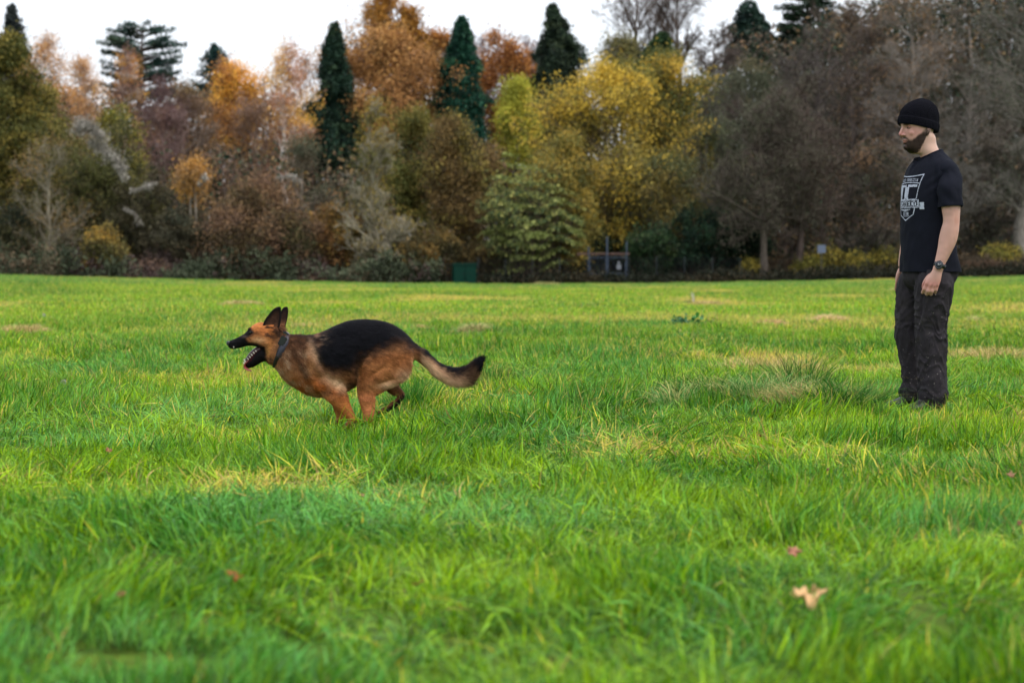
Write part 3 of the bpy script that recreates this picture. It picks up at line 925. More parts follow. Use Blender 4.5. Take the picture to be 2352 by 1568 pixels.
    # ---- right-hand bare wood
    bare = [
        (30, 1700, 120, 120, 520, 112, "mossy grey green tree below the domed cedar", L(92, 92, 76), [L(86, 92, 66), L(72, 80, 58), L(104, 98, 66)], 13000),
        (31, 1755, 215, 140, 560, 98, "leafless tree whose slim trunk stands left of its twin at the field edge", L(84, 76, 68), [L(94, 90, 72), L(84, 84, 66)], 8000),
        (32, 1834, 190, 130, 565, 99, "leafless tree whose slim trunk stands right of its twin at the field edge", L(86, 74, 68), [L(100, 88, 74), L(86, 82, 68)], 8000),
        (33, 1880, 60, 120, 430, 118, "purplish grey bare tree behind the twin slim trunks", L(88, 80, 76), [L(86, 82, 68), L(76, 78, 62)], 8000),
        (34, 1975, 5, 120, 470, 110, "tall brown bare tree behind the man, left of his cap", L(90, 80, 74), [L(98, 84, 68), L(124, 98, 70), L(78, 76, 60)], 10000),
        (35, 2085, -40, 120, 440, 106, "big bare tree with a thick trunk rising behind the man's cap", L(124, 116, 108), [L(106, 90, 70), L(146, 106, 72), L(84, 82, 66)], 8500),
        (36, 2215, 20, 130, 520, 112, "brown bare tree with dry leaves behind the man's back", L(112, 104, 96), [L(98, 84, 66), L(80, 80, 62), L(70, 76, 56)], 11000),
        (37, 2345, -60, 150, 470, 100, "tall grey bare tree at the right border with a straight pale trunk", L(112, 106, 98), [L(86, 92, 70), L(74, 80, 62)], 9500),
        (38, 2165, 250, 90, 560, 101, "low bare tree with drooping grey limbs behind the man's shoulder", L(126, 120, 112), [L(84, 78, 68)], 4500),
        (39, 2010, 330, 95, 600, 100, "low tree holding tan dry leaves behind the man's chest", L(84, 78, 72), [L(140, 106, 76), L(108, 88, 68), L(74, 78, 58)], 7000),
        (40, 1620, 300, 110, 560, 104, "grey olive tree in the gap right of the big yellow tree", L(86, 84, 72), [L(88, 92, 62), L(72, 80, 56), L(112, 106, 62)], 12000),
        (41, 1650, 60, 70, 340, 122, "thin brown bare tree left of the domed cedar", L(96, 86, 80), [L(100, 86, 74)], 4000),
        (42, 2275, 330, 90, 600, 103, "low dark twiggy tree near the right border", L(80, 74, 68), [L(76, 78, 60), L(86, 78, 64)], 8000),
    ]
    for (sd, px, yt, hw, yb, d, lb, bk, pal, nl) in bare:
        broadleaf(sd, px, yt, hw, yb, d, pal, "bare_tree", lb, nleaf=int(nl * 0.55), leaf=0.12, bark=bk, n1=44, n2=10, n3=7, n4=4, upward=0.45, shape='egg', twig_r=0.0125, trunk_r=0.20 if sd in (31, 32) else (0.36 if sd in (35, 36, 37) else None), bend=0.4, jit=0.28, low=0.30 if sd in (31, 32) else 0.15)
    # ---- mid layer
    broadleaf(43, 15, 95, 140, 470, 104, [L(96, 92, 36), L(70, 74, 32), L(130, 116, 44), L(50, 60, 32)], "oak_tree", "dense olive green oak at the left border", nleaf=30000, leaf=0.18, shape='dome', bark=L(70, 62, 50), n1=46)
    broadleaf(65, 105, 215, 75, 520, 108, [L(124, 120, 58), L(98, 96, 48), L(150, 134, 66)], "oak_tree", "yellowish olive tree stepping down right of the dense olive oak", nleaf=14000, leaf=0.16, shape='round', bark=L(100, 90, 74), n1=34)
    broadleaf(44, 112, 325, 95, 570, 98, [L(112, 104, 60), L(90, 86, 56), L(140, 110, 60)], "bare_tree", "small tree with a pale forked trunk and thin bare limbs near the left border", nleaf=3200, leaf=0.11, bark=L(132, 124, 108), n1=30, n2=7, n3=5, n4=2, upward=0.8, stems=2, trunk_r=0.13, twig_r=0.009)
    broadleaf(45, 270, 250, 60, 520, 107, [L(120, 120, 36), L(90, 96, 36), L(150, 138, 40), L(74, 76, 36)], "bare_tree", "yellowish green slender tree behind the white seed fluff", nleaf=9000, leaf=0.14, bark=L(104, 92, 76), n1=30)
    broadleaf(46, 448, 372, 40, 455, 99, [L(206, 146, 52), L(186, 126, 56), L(150, 108, 66)], "maple_tree", "small orange topped tree on thin pale stems in the left thicket", nleaf=2200, leaf=0.14, bark=L(160, 150, 136), n1=18, n2=6, n3=5, n4=2, stems=3, trunk_r=0.12, shape='dome')
    broadleaf(47, 590, 430, 125, 610, 98, [L(124, 90, 70), L(104, 78, 62), L(146, 108, 76), L(90, 74, 56), L(110, 92, 56)], "beech_tree", "low wide russet tree above the brambles left of the grey conical tree", nleaf=17000, leaf=0.14, shape='dome', bark=L(96, 82, 72), n1=44, upward=0.3)
    broadleaf(48, 868, 235, 95, 600, 98, [L(116, 112, 56), L(150, 128, 48), L(90, 90, 56)], "bare_tree", "conical grey twigged tree with few yellow leaves below the rust beech", nleaf=4500, leaf=0.12, bark=L(150, 142, 124), n1=60, n2=9, n3=6, n4=4, upward=1.0, shape='cone', twig_r=0.014, trunk_r=0.22)
    broadleaf(66, 700, 330, 80, 560, 103, [L(100, 92, 72), L(84, 88, 66), L(126, 98, 66)], "bare_tree", "grey green scrubby tree at the foot of the first dark cypress", nleaf=11000, leaf=0.12, bark=L(120, 110, 98), n1=34)
    broadleaf(49, 1050, 290, 95, 590, 101, [L(110, 90, 56), L(136, 108, 58), L(86, 76, 48), L(150, 132, 56), L(70, 66, 44)], "oak_tree", "brown and olive mottled oak below the blue green cypress", nleaf=24000, leaf=0.14, shape='egg', bark=L(92, 78, 64), n1=44)
    broadleaf(67, 960, 270, 70, 500, 105, [L(92, 96, 42), L(120, 110, 46), L(70, 76, 38)], "oak_tree", "olive green tree right of the conical grey twigged tree", nleaf=12000, leaf=0.15, shape='round', bark=L(92, 78, 64), n1=30)
    broadleaf(50, 1188, 190, 44, 470, 110, YGREEN, "maple_tree", "narrow bright yellow green tree left of the broad dark conifer", nleaf=12000, leaf=0.15, shape='egg', bark=L(80, 72, 56), n1=30, upward=0.8)
    broadleaf(51, 1385, 132, 150, 560, 103, [L(104, 104, 50), L(136, 128, 52), L(206, 172, 44), L(222, 186, 50), L(124, 118, 56), L(168, 148, 60)], "maple_tree", "big ochre yellow tree filling the middle of the wood", nleaf=30000, leaf=0.15, shape='egg', bark=L(110, 98, 74), n1=60, n2=9, upward=0.7, clump=1.9)
    broadleaf(52, 1540, 118, 115, 540, 105, [L(190, 160, 44), L(120, 114, 50), L(96, 98, 48), L(206, 170, 48)], "maple_tree", "second yellow tree with a pointed crown leaning on the big ochre one", nleaf=20000, leaf=0.15, shape='egg', bark=L(110, 98, 74), n1=48, upward=0.7, clump=1.9)
    broadleaf(68, 1300, 330, 100, 590, 100, [L(150, 132, 50), L(120, 116, 56), L(176, 146, 50), L(90, 92, 48)], "maple_tree", "lower ochre tree in front of the big ochre one, over the pale layered bush", nleaf=20000, leaf=0.14, shape='dome', bark=L(110, 98, 74), n1=40)
    broadleaf(53, 1530, 370, 110, 600, 101, [L(104, 104, 62), L(86, 90, 56), L(140, 120, 54), L(70, 76, 50)], "oak_tree", "grey green tree in front of the second yellow tree", nleaf=17000, leaf=0.13, shape='dome', bark=L(104, 96, 84), n1=40)
    # ---- shrubs at the field's edge
    shrub(70, 1210, 398, 118, 98, LAYER, "layered_shrub", "tall pale green bush with drooping shelves of leaves above the green cabinet", n=17000, leaf=0.15, layered=True, weights=[2, 2, 2, 1, 2])
    shrub(71, 1600, 470, 105, 99.5, HOLLY, "holly_bush", "big dark green holly under the grey olive tree", n=15000)
    shrub(72, 1500, 520, 70, 98.5, [L(50, 74, 40), L(36, 56, 36), L(66, 84, 44)], "holly_bush", "mid green bush just right of the metal gate", n=8000)
    shrub(73, 1700, 500, 65, 101, HOLLY, "holly_bush", "dark green holly left of the twin slim trunks", n=8000)
    shrub(74, 1330, 500, 75, 101, [L(40, 54, 34), L(54, 66, 38), L(28, 40, 28)], "laurel_bush", "dark laurel in the shade behind the left gate post", n=8000)
    shrub(75, 1420, 470, 90, 104, [L(52, 56, 34), L(70, 68, 38), L(36, 44, 30)], "laurel_bush", "shaded olive laurel behind the gate", n=9000)
    shrub(76, 230, 290, 58, 101, [L(74, 78, 40), L(98, 98, 48), L(56, 62, 36), L(120, 112, 60)], "ivy_mound", "tall ivy mound draped with white seed fluff in the left thicket", n=15000)
    shrub(77, 330, 400, 80, 100, [L(84, 78, 52), L(66, 66, 46), L(100, 96, 50)], "thicket_bush", "brown olive bush right of the ivy mound", n=11000)
    shrub(78, 240, 520, 46, 96.6, [L(190, 140, 44), L(140, 118, 50), L(96, 92, 48)], "thicket_bush", "little yellow orange bush near the ground left of the ivy mound's foot", n=4000, leaf=0.13)
    shrub(79, 420, 470, 85, 99, [L(76, 74, 56), L(96, 88, 64), L(60, 64, 48)], "thicket_bush", "grey brown bush under the small orange topped tree", n=10000)
    shrub(80, 770, 460, 60, 98.5, [L(150, 96, 56), L(112, 88, 46), L(170, 120, 56), L(84, 76, 42)], "thicket_bush", "orange brown bush left of the conical grey tree", n=8000)
    shrub(81, 985, 520, 75, 97.5, [L(110, 86, 42), L(134, 104, 48), L(86, 76, 40), L(66, 62, 38)], "thicket_bush", "amber bush above the brambles left of the green cabinet", n=9000)
    shrub(82, 690, 500, 60, 98, [L(120, 80, 58), L(90, 70, 50), L(84, 84, 52)], "thicket_bush", "small russet bush between the wide russet tree and the orange brown bush", n=6000)
    shrub(83, 1100, 560, 55, 98.6, [L(96, 80, 44), L(74, 66, 40), L(120, 98, 50)], "thicket_bush", "brown bush directly behind the green cabinet", n=5000)
    shrub(84, 20, 470, 90, 99, [L(60, 66, 40), L(84, 80, 48), L(44, 52, 36)], "thicket_bush", "dark olive bush at the left border below the oak", n=10000)
    yb = [(1905, 566, 42, 99.5, "yellow green bush right of the second slim trunk"), (1965, 585, 34, 98.8, "low yellow green bush between the white box and the man"), (2025, 570, 34, 99.6, "yellow green bush touching the man's waist"),
          (1855, 590, 30, 98.8, "little yellow bush at the foot of the second slim trunk"), (2300, 560, 50, 99.5, "yellowish bush at the foot of the wood near the right border"), (1725, 600, 26, 98.5, "small yellow leaved sapling left of the first slim trunk")]
    for k, (px, yt, hw, d, lb) in enumerate(yb):
        shrub(90 + k, px, yt, hw, d, [L(140, 132, 46), L(104, 104, 44), L(170, 150, 50), L(66, 74, 40)], "laurel_bush", lb, n=3200, leaf=0.13, group="yellow green bushes under the bare trees")
    for k, (px, yt, hw, d, lb) in enumerate([(2240, 590, 80, 98.5, "low brown brush behind the man's hip"), (2120, 585, 60, 99, "low brown brush left of the man's waist"), (1790, 600, 50, 99.6, "dim brush between the twin slim trunks"), (2350, 600, 50, 98, "brown brush in the bottom corner of the wood by the right border")]):
        shrub(100 + k, px, yt, hw, d, [L(96, 76, 58), L(76, 66, 50), L(110, 90, 64)], "thicket_bush", lb, n=3500, leaf=0.12)
    # ---- fluff of old man's beard over the ivy mound
    rng = np.random.RandomState(77)
    for k, (pts, lb) in enumerate([([(178, 300), (195, 285), (215, 300), (235, 318)], "white cloud of seed fluff on top of the ivy mound"),
                                   ([(205, 325), (240, 345), (275, 375), (285, 410)], "white seed fluff trailing down the ivy mound's shoulder"),
                                   ([(300, 440), (330, 432), (355, 420)], "thin pale plume of seed fluff in the left thicket"),
                                   ([(285, 480), (310, 492), (320, 515)], "short grey plume of seed fluff below the thin pale one"),
                                   ([(455, 425), (472, 405)], "small seed fluff tuft on the orange topped tree's stems"),
                                   ([(630, 412), (665, 404), (690, 420)], "pale seed fluff under the white stemmed birch")]):
        W = [at(x, y, 98.4) for x, y in pts]
        W = np.array(W)
        n = 1500 if k < 2 else 420
        s = rng.rand(n) * (len(W) - 1); i = s.astype(int); f = (s - i)[:, None]
        P = W[i] * (1 - f) + W[np.minimum(i + 1, len(W) - 1)] * f
        wdt = 0.20 if k < 2 else 0.08
        P = P + rng.randn(n, 3) * wdt * (0.4 + vnoise(P[:, 0], P[:, 2], 0.4, 3))[:, None]
        v, fcs, c = leaf_quads(rng, P, 0.085, FLUFF, up=0.3)
        b = W[0]
        # the vine that carries the fluff
        j = W[:-1], W[1:]
        root = thing("clematis_vine", tuple(b), lb, "vine", "plumes of clematis seed fluff")
        tv, tf = tubes(j[0], j[1], np.full(len(W) - 1, 0.02), np.full(len(W) - 1, 0.015), 4)
        hv, hf = tubes(W[i] * (1 - f) + W[np.minimum(i + 1, len(W) - 1)] * f, P, np.full(n, 0.004), np.full(n, 0.003), 3)
        v = np.concatenate([v, hv]); fcs = [fcs, hf + len(c)]; c = np.concatenate([c, np.tile(np.array(FLUFF[1]), (len(hv), 1))])
        mesh_obj("vine_stem", tv - b, tf, M_BARK, root, col=np.tile(np.array(GREYBARK), (len(tv), 1)))
        mesh_obj("seed_fluff", v - b, fcs, M_LEAF, root, col=c)

def build_masses():
    """the wood behind the named trees, and the brambles along the field"""
    rng = np.random.RandomState(3)
    def mass(name, n_clump, per, zfun, pal_fun, y0, y1, xw, leaf, kind="stuff", spread=0.5, twigs=0):
        LV, LF, LC = [], [], []
        y = y0 + (y1 - y0) * rng.rand(n_clump)
        x = (rng.rand(n_clump) * 2 - 1) * xw * (y / y0)
        if name == "woodland":      # the right-hand wood is the deeper one
            k = rng.rand(n_clump) < 0.38
            x = np.where(k, 12 + 26 * rng.rand(n_clump), x)
        top = zfun(x, y)
        t = rng.rand(n_clump)
        z = gz(x, y) + (top - gz(x, y)) * t
        C = np.stack([x, y, z], 1)
        i = np.repeat(np.arange(n_clump), per)
        P = C[i] + rng.randn(len(i), 3) * spread
        P[:, 2] = np.maximum(P[:, 2], gz(P[:, 0], P[:, 1]) + 0.03)
        groups = pal_fun(C)
        g = groups[1][i]
        V, F, Cc = leaf_quads(rng, P, leaf, groups[0][0], clump=1.0)
        for q, pal in enumerate(groups[0]):
            _, _, cq = leaf_quads(np.random.RandomState(q), P, leaf, pal, clump=1.0)
            m = np.repeat(g == q, 4)
            Cc[m] = cq[m]
        fs = [F]; Vs = [V]; Cs = [Cc]
        if twigs:
            # upright dark stems standing in the mass
            sx = (rng.rand(twigs) * 2 - 1) * xw * 1.2; sy = y0 + (y1 - y0) * rng.rand(twigs)
            tz = zfun(sx, sy) * (0.7 + 0.35 * rng.rand(twigs)); gz_ = gz(sx, sy)
            A = np.stack([sx, sy, gz_ - 0.1], 1); C2 = np.stack([sx + rng.randn(twigs) * 0.5, sy, tz], 1)
            B = (A + C2) / 2 + rng.randn(twigs, 3) * 0.15
            pl = Poly(A, B, C2, 0.06 + 0.07 * rng.rand(twigs), np.full(twigs, 0.03))
            l2 = grow(rng, pl, 16, 0.16, 0.8, 0.35, 0.25, 0.3, rmin=0.014)
            l3 = grow(rng, l2, 6, 0.5, 0.7, 0.1, 0.2, 0.3, rmin=0.011)
            for q, k in ((pl, 6), (l2, 3), (l3, 3)):
                tv, tf = q.tubes(k)
                fs.append(tf + sum(len(a) for a in Vs)); Vs.append(tv)
                cc = L(96, 84, 76) * (0.6 + 0.8 * rng.rand(len(q.A)))[:, None]
                Cs.append(np.concatenate([np.repeat(cc, 2 * k, 0), np.repeat(cc, 2 * k, 0)]))
        o = mesh_obj(name, np.concatenate(Vs), fs, M_LEAF, col=np.concatenate(Cs))
        tag(o, kind=kind)
        return o
    pxs = np.array([-300, 0, 120, 260, 420, 600, 720, 850, 1000, 1150, 1300, 1450, 1620, 1700, 1850, 2000, 2352, 2700])
    yts = np.array([200, 200, 205, 225, 200, 205, 225, 190, 200, 230, 240, 250, 230, 80, 50, 0, -60, -60])
    def sky_z(x, y):
        px = CX + x / y * FPX * 1.0
        yt = np.interp(px, pxs, yts)
        return 0.86 + (HOR - yt) / FPX * y * (0.9 + 0.12 * vnoise(px, px * 0, 30, 5))
    def pal_wood(C):
        px = CX + C[:, 0] / C[:, 1] * FPX
        g = np.zeros(len(C), int)
        r = rng.rand(len(C)) + 0.5 * (vnoise(C[:, 0], C[:, 2], 3.0, 9) - 0.5)
        g[(px < 700) & (r > 0.6)] = 1
        g[(px >= 700) & (px < 1650) & (r > 0.45)] = 2
        g[(px >= 1650) & (r > 0.35)] = 3
        g[(r < 0.2)] = 4
        return [[BROWN, [L(150, 108, 80), L(120, 90, 70)], OLIVE, [L(80, 78, 66), L(66, 70, 56), L(92, 84, 72)], DKGREEN], g]
    mass("woodland", 9500, 26, sky_z, pal_wood, 124, 142, 36, 0.26, spread=0.55, twigs=420)
    # dim inner wood just behind the first rank of trees
    mass("woodland_understorey", 3600, 24, lambda x, y: gz(x, y) + 5.2 + 2.0 * vnoise(x, y, 4, 8), lambda C: [[DUSK, HOLLY, BROWN], (rng.rand(len(C)) * 3).astype(int)], 106, 120, 31, 0.22, spread=0.5, twigs=120)
    # brambles: a low bank along the edge
    def bank_z(x, y):
        px = CX + x / y * FPX
        h = np.interp(px, [-300, 0, 300, 700, 900, 1030, 1050, 1640, 1700, 2352, 2700], [1.35, 1.3, 1.2, 1.15, 1.15, 0.9, 0.25, 0.35, 0.4, 0.5, 0.5])
        return gz(x, y) + h * (0.30 + 1.25 * vnoise(x, y * .5, 1.3, 18))
    mass("undergrowth", 4200, 20, bank_z, lambda C: [[DUSK, [L(66, 76, 56), L(84, 92, 68), L(54, 62, 46)], [L(92, 74, 70), L(78, 64, 60), L(112, 88, 72)], [L(48, 46, 34), L(36, 40, 28), L(62, 54, 38)]], np.where(C[:, 0] > -3.2, 3, (np.clip(vnoise(C[:, 0], C[:, 1], 1.6, 3) * 3.4 - 0.2, 0, 2.99)).astype(int))], 95.4, 99.2, 27, 0.13, spread=0.16)
# ------------------------------------------------------------------ body building tools
def catmull(A, sub):
    A = np.asarray(A, float)
    n = len(A)
    out = []
    for i in range(n - 1):
        p0 = A[max(i - 1, 0)]; p1 = A[i]; p2 = A[i + 1]; p3 = A[min(i + 2, n - 1)]
        for s in range(sub):
            t = s / sub
            out.append(0.5 * ((2 * p1) + (-p0 + p2) * t + (2 * p0 - 5 * p1 + 4 * p2 - p3) * t * t + (-p0 + 3 * p1 - 3 * p2 + p3) * t ** 3))
    out.append(A[-1])
    return np.array(out)

def loft(st, n=28, sub=4, cap=True, e=1.0):
    """st: rows of centre(3), half-axis a(3), half-axis b(3)"""
    S = catmull([np.concatenate([np.asarray(c, float), np.asarray(a, float), np.asarray(b, float)]) for c, a, b in st], sub)
    th = np.arange(n) * 2 * PI / n
    ct, sn = np.cos(th), np.sin(th)
    ct = np.sign(ct) * np.abs(ct) ** e; sn = np.sign(sn) * np.abs(sn) ** e
    V = S[:, None, 0:3] + ct[None, :, None] * S[:, None, 3:6] + sn[None, :, None] * S[:, None, 6:9]
    m = len(S)
    V = V.reshape(-1, 3)
    i = np.arange(n)[None]; j = (i + 1) % n; b = (np.arange(m - 1) * n)[:, None]
    Q = np.stack([b + i, b + j, b + n + j, b + n + i], 2).reshape(-1, 4)
    T = np.zeros((0, 3), int)
    if cap:
        k = len(V)
        V = np.concatenate([V, S[:1, 0:3], S[-1:, 0:3]])
        a = np.arange(n); c = (a + 1) % n
        T = np.concatenate([np.stack([c, a, np.full(n, k)], 1), np.stack([(m - 1) * n + a, (m - 1) * n + c, np.full(n, k + 1)], 1)])
    return V, Q, T

def limb(pts, ref=(0, 1, 0), **kw):
    """pts: rows of (x, y, z, radius in the bending plane, radius along ref)"""
    P = np.array([p[:3] for p in pts], float)
    st = []
    for i in range(len(P)):
        T = P[min(i + 1, len(P) - 1)] - P[max(i - 1, 0)]
        T = T / np.linalg.norm(T)
        r = np.array(ref, float); r = r - T * (r @ T); r /= np.linalg.norm(r)
        a = np.cross(T, r)
        st.append((P[i], a * pts[i][3], r * pts[i][4]))
    # round the ends
    d0 = P[0] - P[1]; d0 /= np.linalg.norm(d0); d1 = P[-1] - P[-2]; d1 /= np.linalg.norm(d1)
    r0 = min(pts[0][3:5]); r1 = min(pts[-1][3:5])
    s0, s1 = st[0], st[-1]
    st = [(s0[0] + d0 * r0 * 0.85, s0[1] * 0.3, s0[2] * 0.3), (s0[0] + d0 * r0 * 0.5, s0[1] * 0.78, s0[2] * 0.78)] + st + \
         [(s1[0] + d1 * r1 * 0.5, s1[1] * 0.78, s1[2] * 0.78), (s1[0] + d1 * r1 * 0.85, s1[1] * 0.3, s1[2] * 0.3)]
    return loft(st, **kw)

def ball(c, r, n=20):
    c = np.array(c, float); r = np.array(r, float) * np.ones(3)
    st = []
    for t in np.linspace(-0.96, 0.96, 9):
        q = math.sqrt(1 - t * t)
        st.append((c + [0, 0, r[2] * t], np.array([r[0] * q, 0, 0]), np.array([0, r[1] * q, 0])))
    return loft(st, n=n, sub=1)

def union(pieces, voxel, smooth=6, factor=0.5):
    """fuse overlapping closed pieces into one continuous skin; returns a mesh datablock"""
    V = []; F4 = []; F3 = []; off = 0
    for v, q, t in pieces:
        V.append(v); F4.append(q + off); F3.append(t + off); off += len(v)
    o = mesh_obj("tmp_union", np.concatenate(V), [np.concatenate(F4), np.concatenate(F3)], None)
    r = o.modifiers.new("r", 'REMESH'); r.mode = 'VOXEL'; r.voxel_size = voxel; r.adaptivity = 0.0
    if smooth:
        s = o.modifiers.new("s", 'SMOOTH'); s.factor = factor; s.iterations = smooth
    dg = bpy.context.evaluated_depsgraph_get()
    me = bpy.data.meshes.new_from_object(o.evaluated_get(dg))
    bpy.data.objects.remove(o, do_unlink=True)
    me.polygons.foreach_set("use_smooth", np.ones(len(me.polygons), bool))
    return me

def get_co(me):
    a = np.empty(len(me.vertices) * 3, np.float32); me.vertices.foreach_get("co", a)
    return a.reshape(-1, 3).astype(float)

def set_co(me, V):
    me.vertices.foreach_set("co", np.asarray(V, np.float32).ravel()); me.update()

def get_no(me):
    a = np.empty(len(me.vertices) * 3, np.float32); me.vertices.foreach_get("normal", a)
    return a.reshape(-1, 3).astype(float)

def link_mesh(me, name, mat, parent, col=None):
    me.name = name
    if col is not None: set_col(me, col)
    me.materials.clear(); me.materials.append(mat)
    o = bpy.data.objects.new(name, me); COL.objects.link(o)
    if parent is not None: o.parent = parent
    return o

def solid(name, piece, mat, parent, smooth=True, col=None):
    v, q, t = piece
    return mesh_obj(name, v, [q, t], mat, parent, smooth=smooth, col=col)

def join(pieces):
    V = []; Q = []; T = []; off = 0
    for v, q, t in pieces:
        V.append(v); Q.append(q + off); T.append(t + off); off += len(v)
    return np.concatenate(V), np.concatenate(Q), np.concatenate(T)

def poly_sd(poly, u, v):
    """signed distance to a polygon, negative inside"""
    P = np.array(poly, float); n = len(P)
    d = np.full(len(u), 1e9); inside = np.zeros(len(u), bool)
    for i in range(n):
        a, b = P[i], P[(i + 1) % n]
        e = b - a
        w = np.stack([u - a[0], v - a[1]], 1)
        t = np.clip((w @ e) / (e @ e), 0, 1)
        d = np.minimum(d, np.linalg.norm(w - t[:, None] * e, axis=1))
        c = ((a[1] > v) != (b[1] > v)) & (u < (b[0] - a[0]) * (v - a[1]) / (b[1] - a[1] + 1e-12) + a[0])
        inside ^= c
    return np.where(inside, -d, d)

def blend(c, new, k):
    k = np.clip(k, 0, 1)[:, None]
    return c * (1 - k) + np.asarray(new)[None] * k

def fur_strands(rng, me, n, length, colfn, dirfn, width=0.0013, lift=0.35, keep=None, flare=None):
    """short hairs as tapered slivers lying along the coat"""
    me.calc_loop_triangles()
    tri = np.empty(len(me.loop_triangles) * 3, np.int32); me.loop_triangles.foreach_get("vertices", tri); tri = tri.reshape(-1, 3)
    V = get_co(me); No = get_no(me)
    if keep is not None:
        kk = keep(V); tri = tri[kk[tri].all(1)]
    A = np.linalg.norm(np.cross(V[tri[:, 1]] - V[tri[:, 0]], V[tri[:, 2]] - V[tri[:, 0]]), axis=1)
    f = rng.choice(len(tri), n, p=A / A.sum())
    w = rng.dirichlet([1, 1, 1], n)
    P = (V[tri[f]] * w[:, :, None]).sum(1); Nn = norm((No[tri[f]] * w[:, :, None]).sum(1))
    D = dirfn(P, Nn)
    D = D + 0.28 * rng.randn(n, 3)
    D = D - Nn * (D * Nn).sum(1, keepdims=True)
    D = norm(D)
    D = norm(D + Nn * (lift * (0.5 + rng.rand(n)))[:, None])
    Lh = (length(P) * (0.6 + 0.7 * rng.rand(n)))[:, None]
    W = norm(np.cross(D, Nn)) * (width * (0.7 + 0.6 * rng.rand(n)))[:, None] / 2
    root = P - Nn * 0.0015
    mid = root + D * Lh * 0.55
    tip = root + D * Lh - Nn * Lh * 0.12 * lift + rng.randn(n, 3) * 0.04 * Lh
    VV = np.stack([root - W, root + W, mid + W * 0.75, mid - W * 0.75, tip], 1).reshape(-1, 3)
    b = np.arange(n) * 5
    Q = np.stack([b, b + 1, b + 2, b + 3], 1); T = np.stack([b + 3, b + 2, b + 4], 1)
    C = colfn(P) * (0.72 + 0.6 * rng.rand(n, 1))
    return VV, Q, T, np.repeat(C, 5, 0)
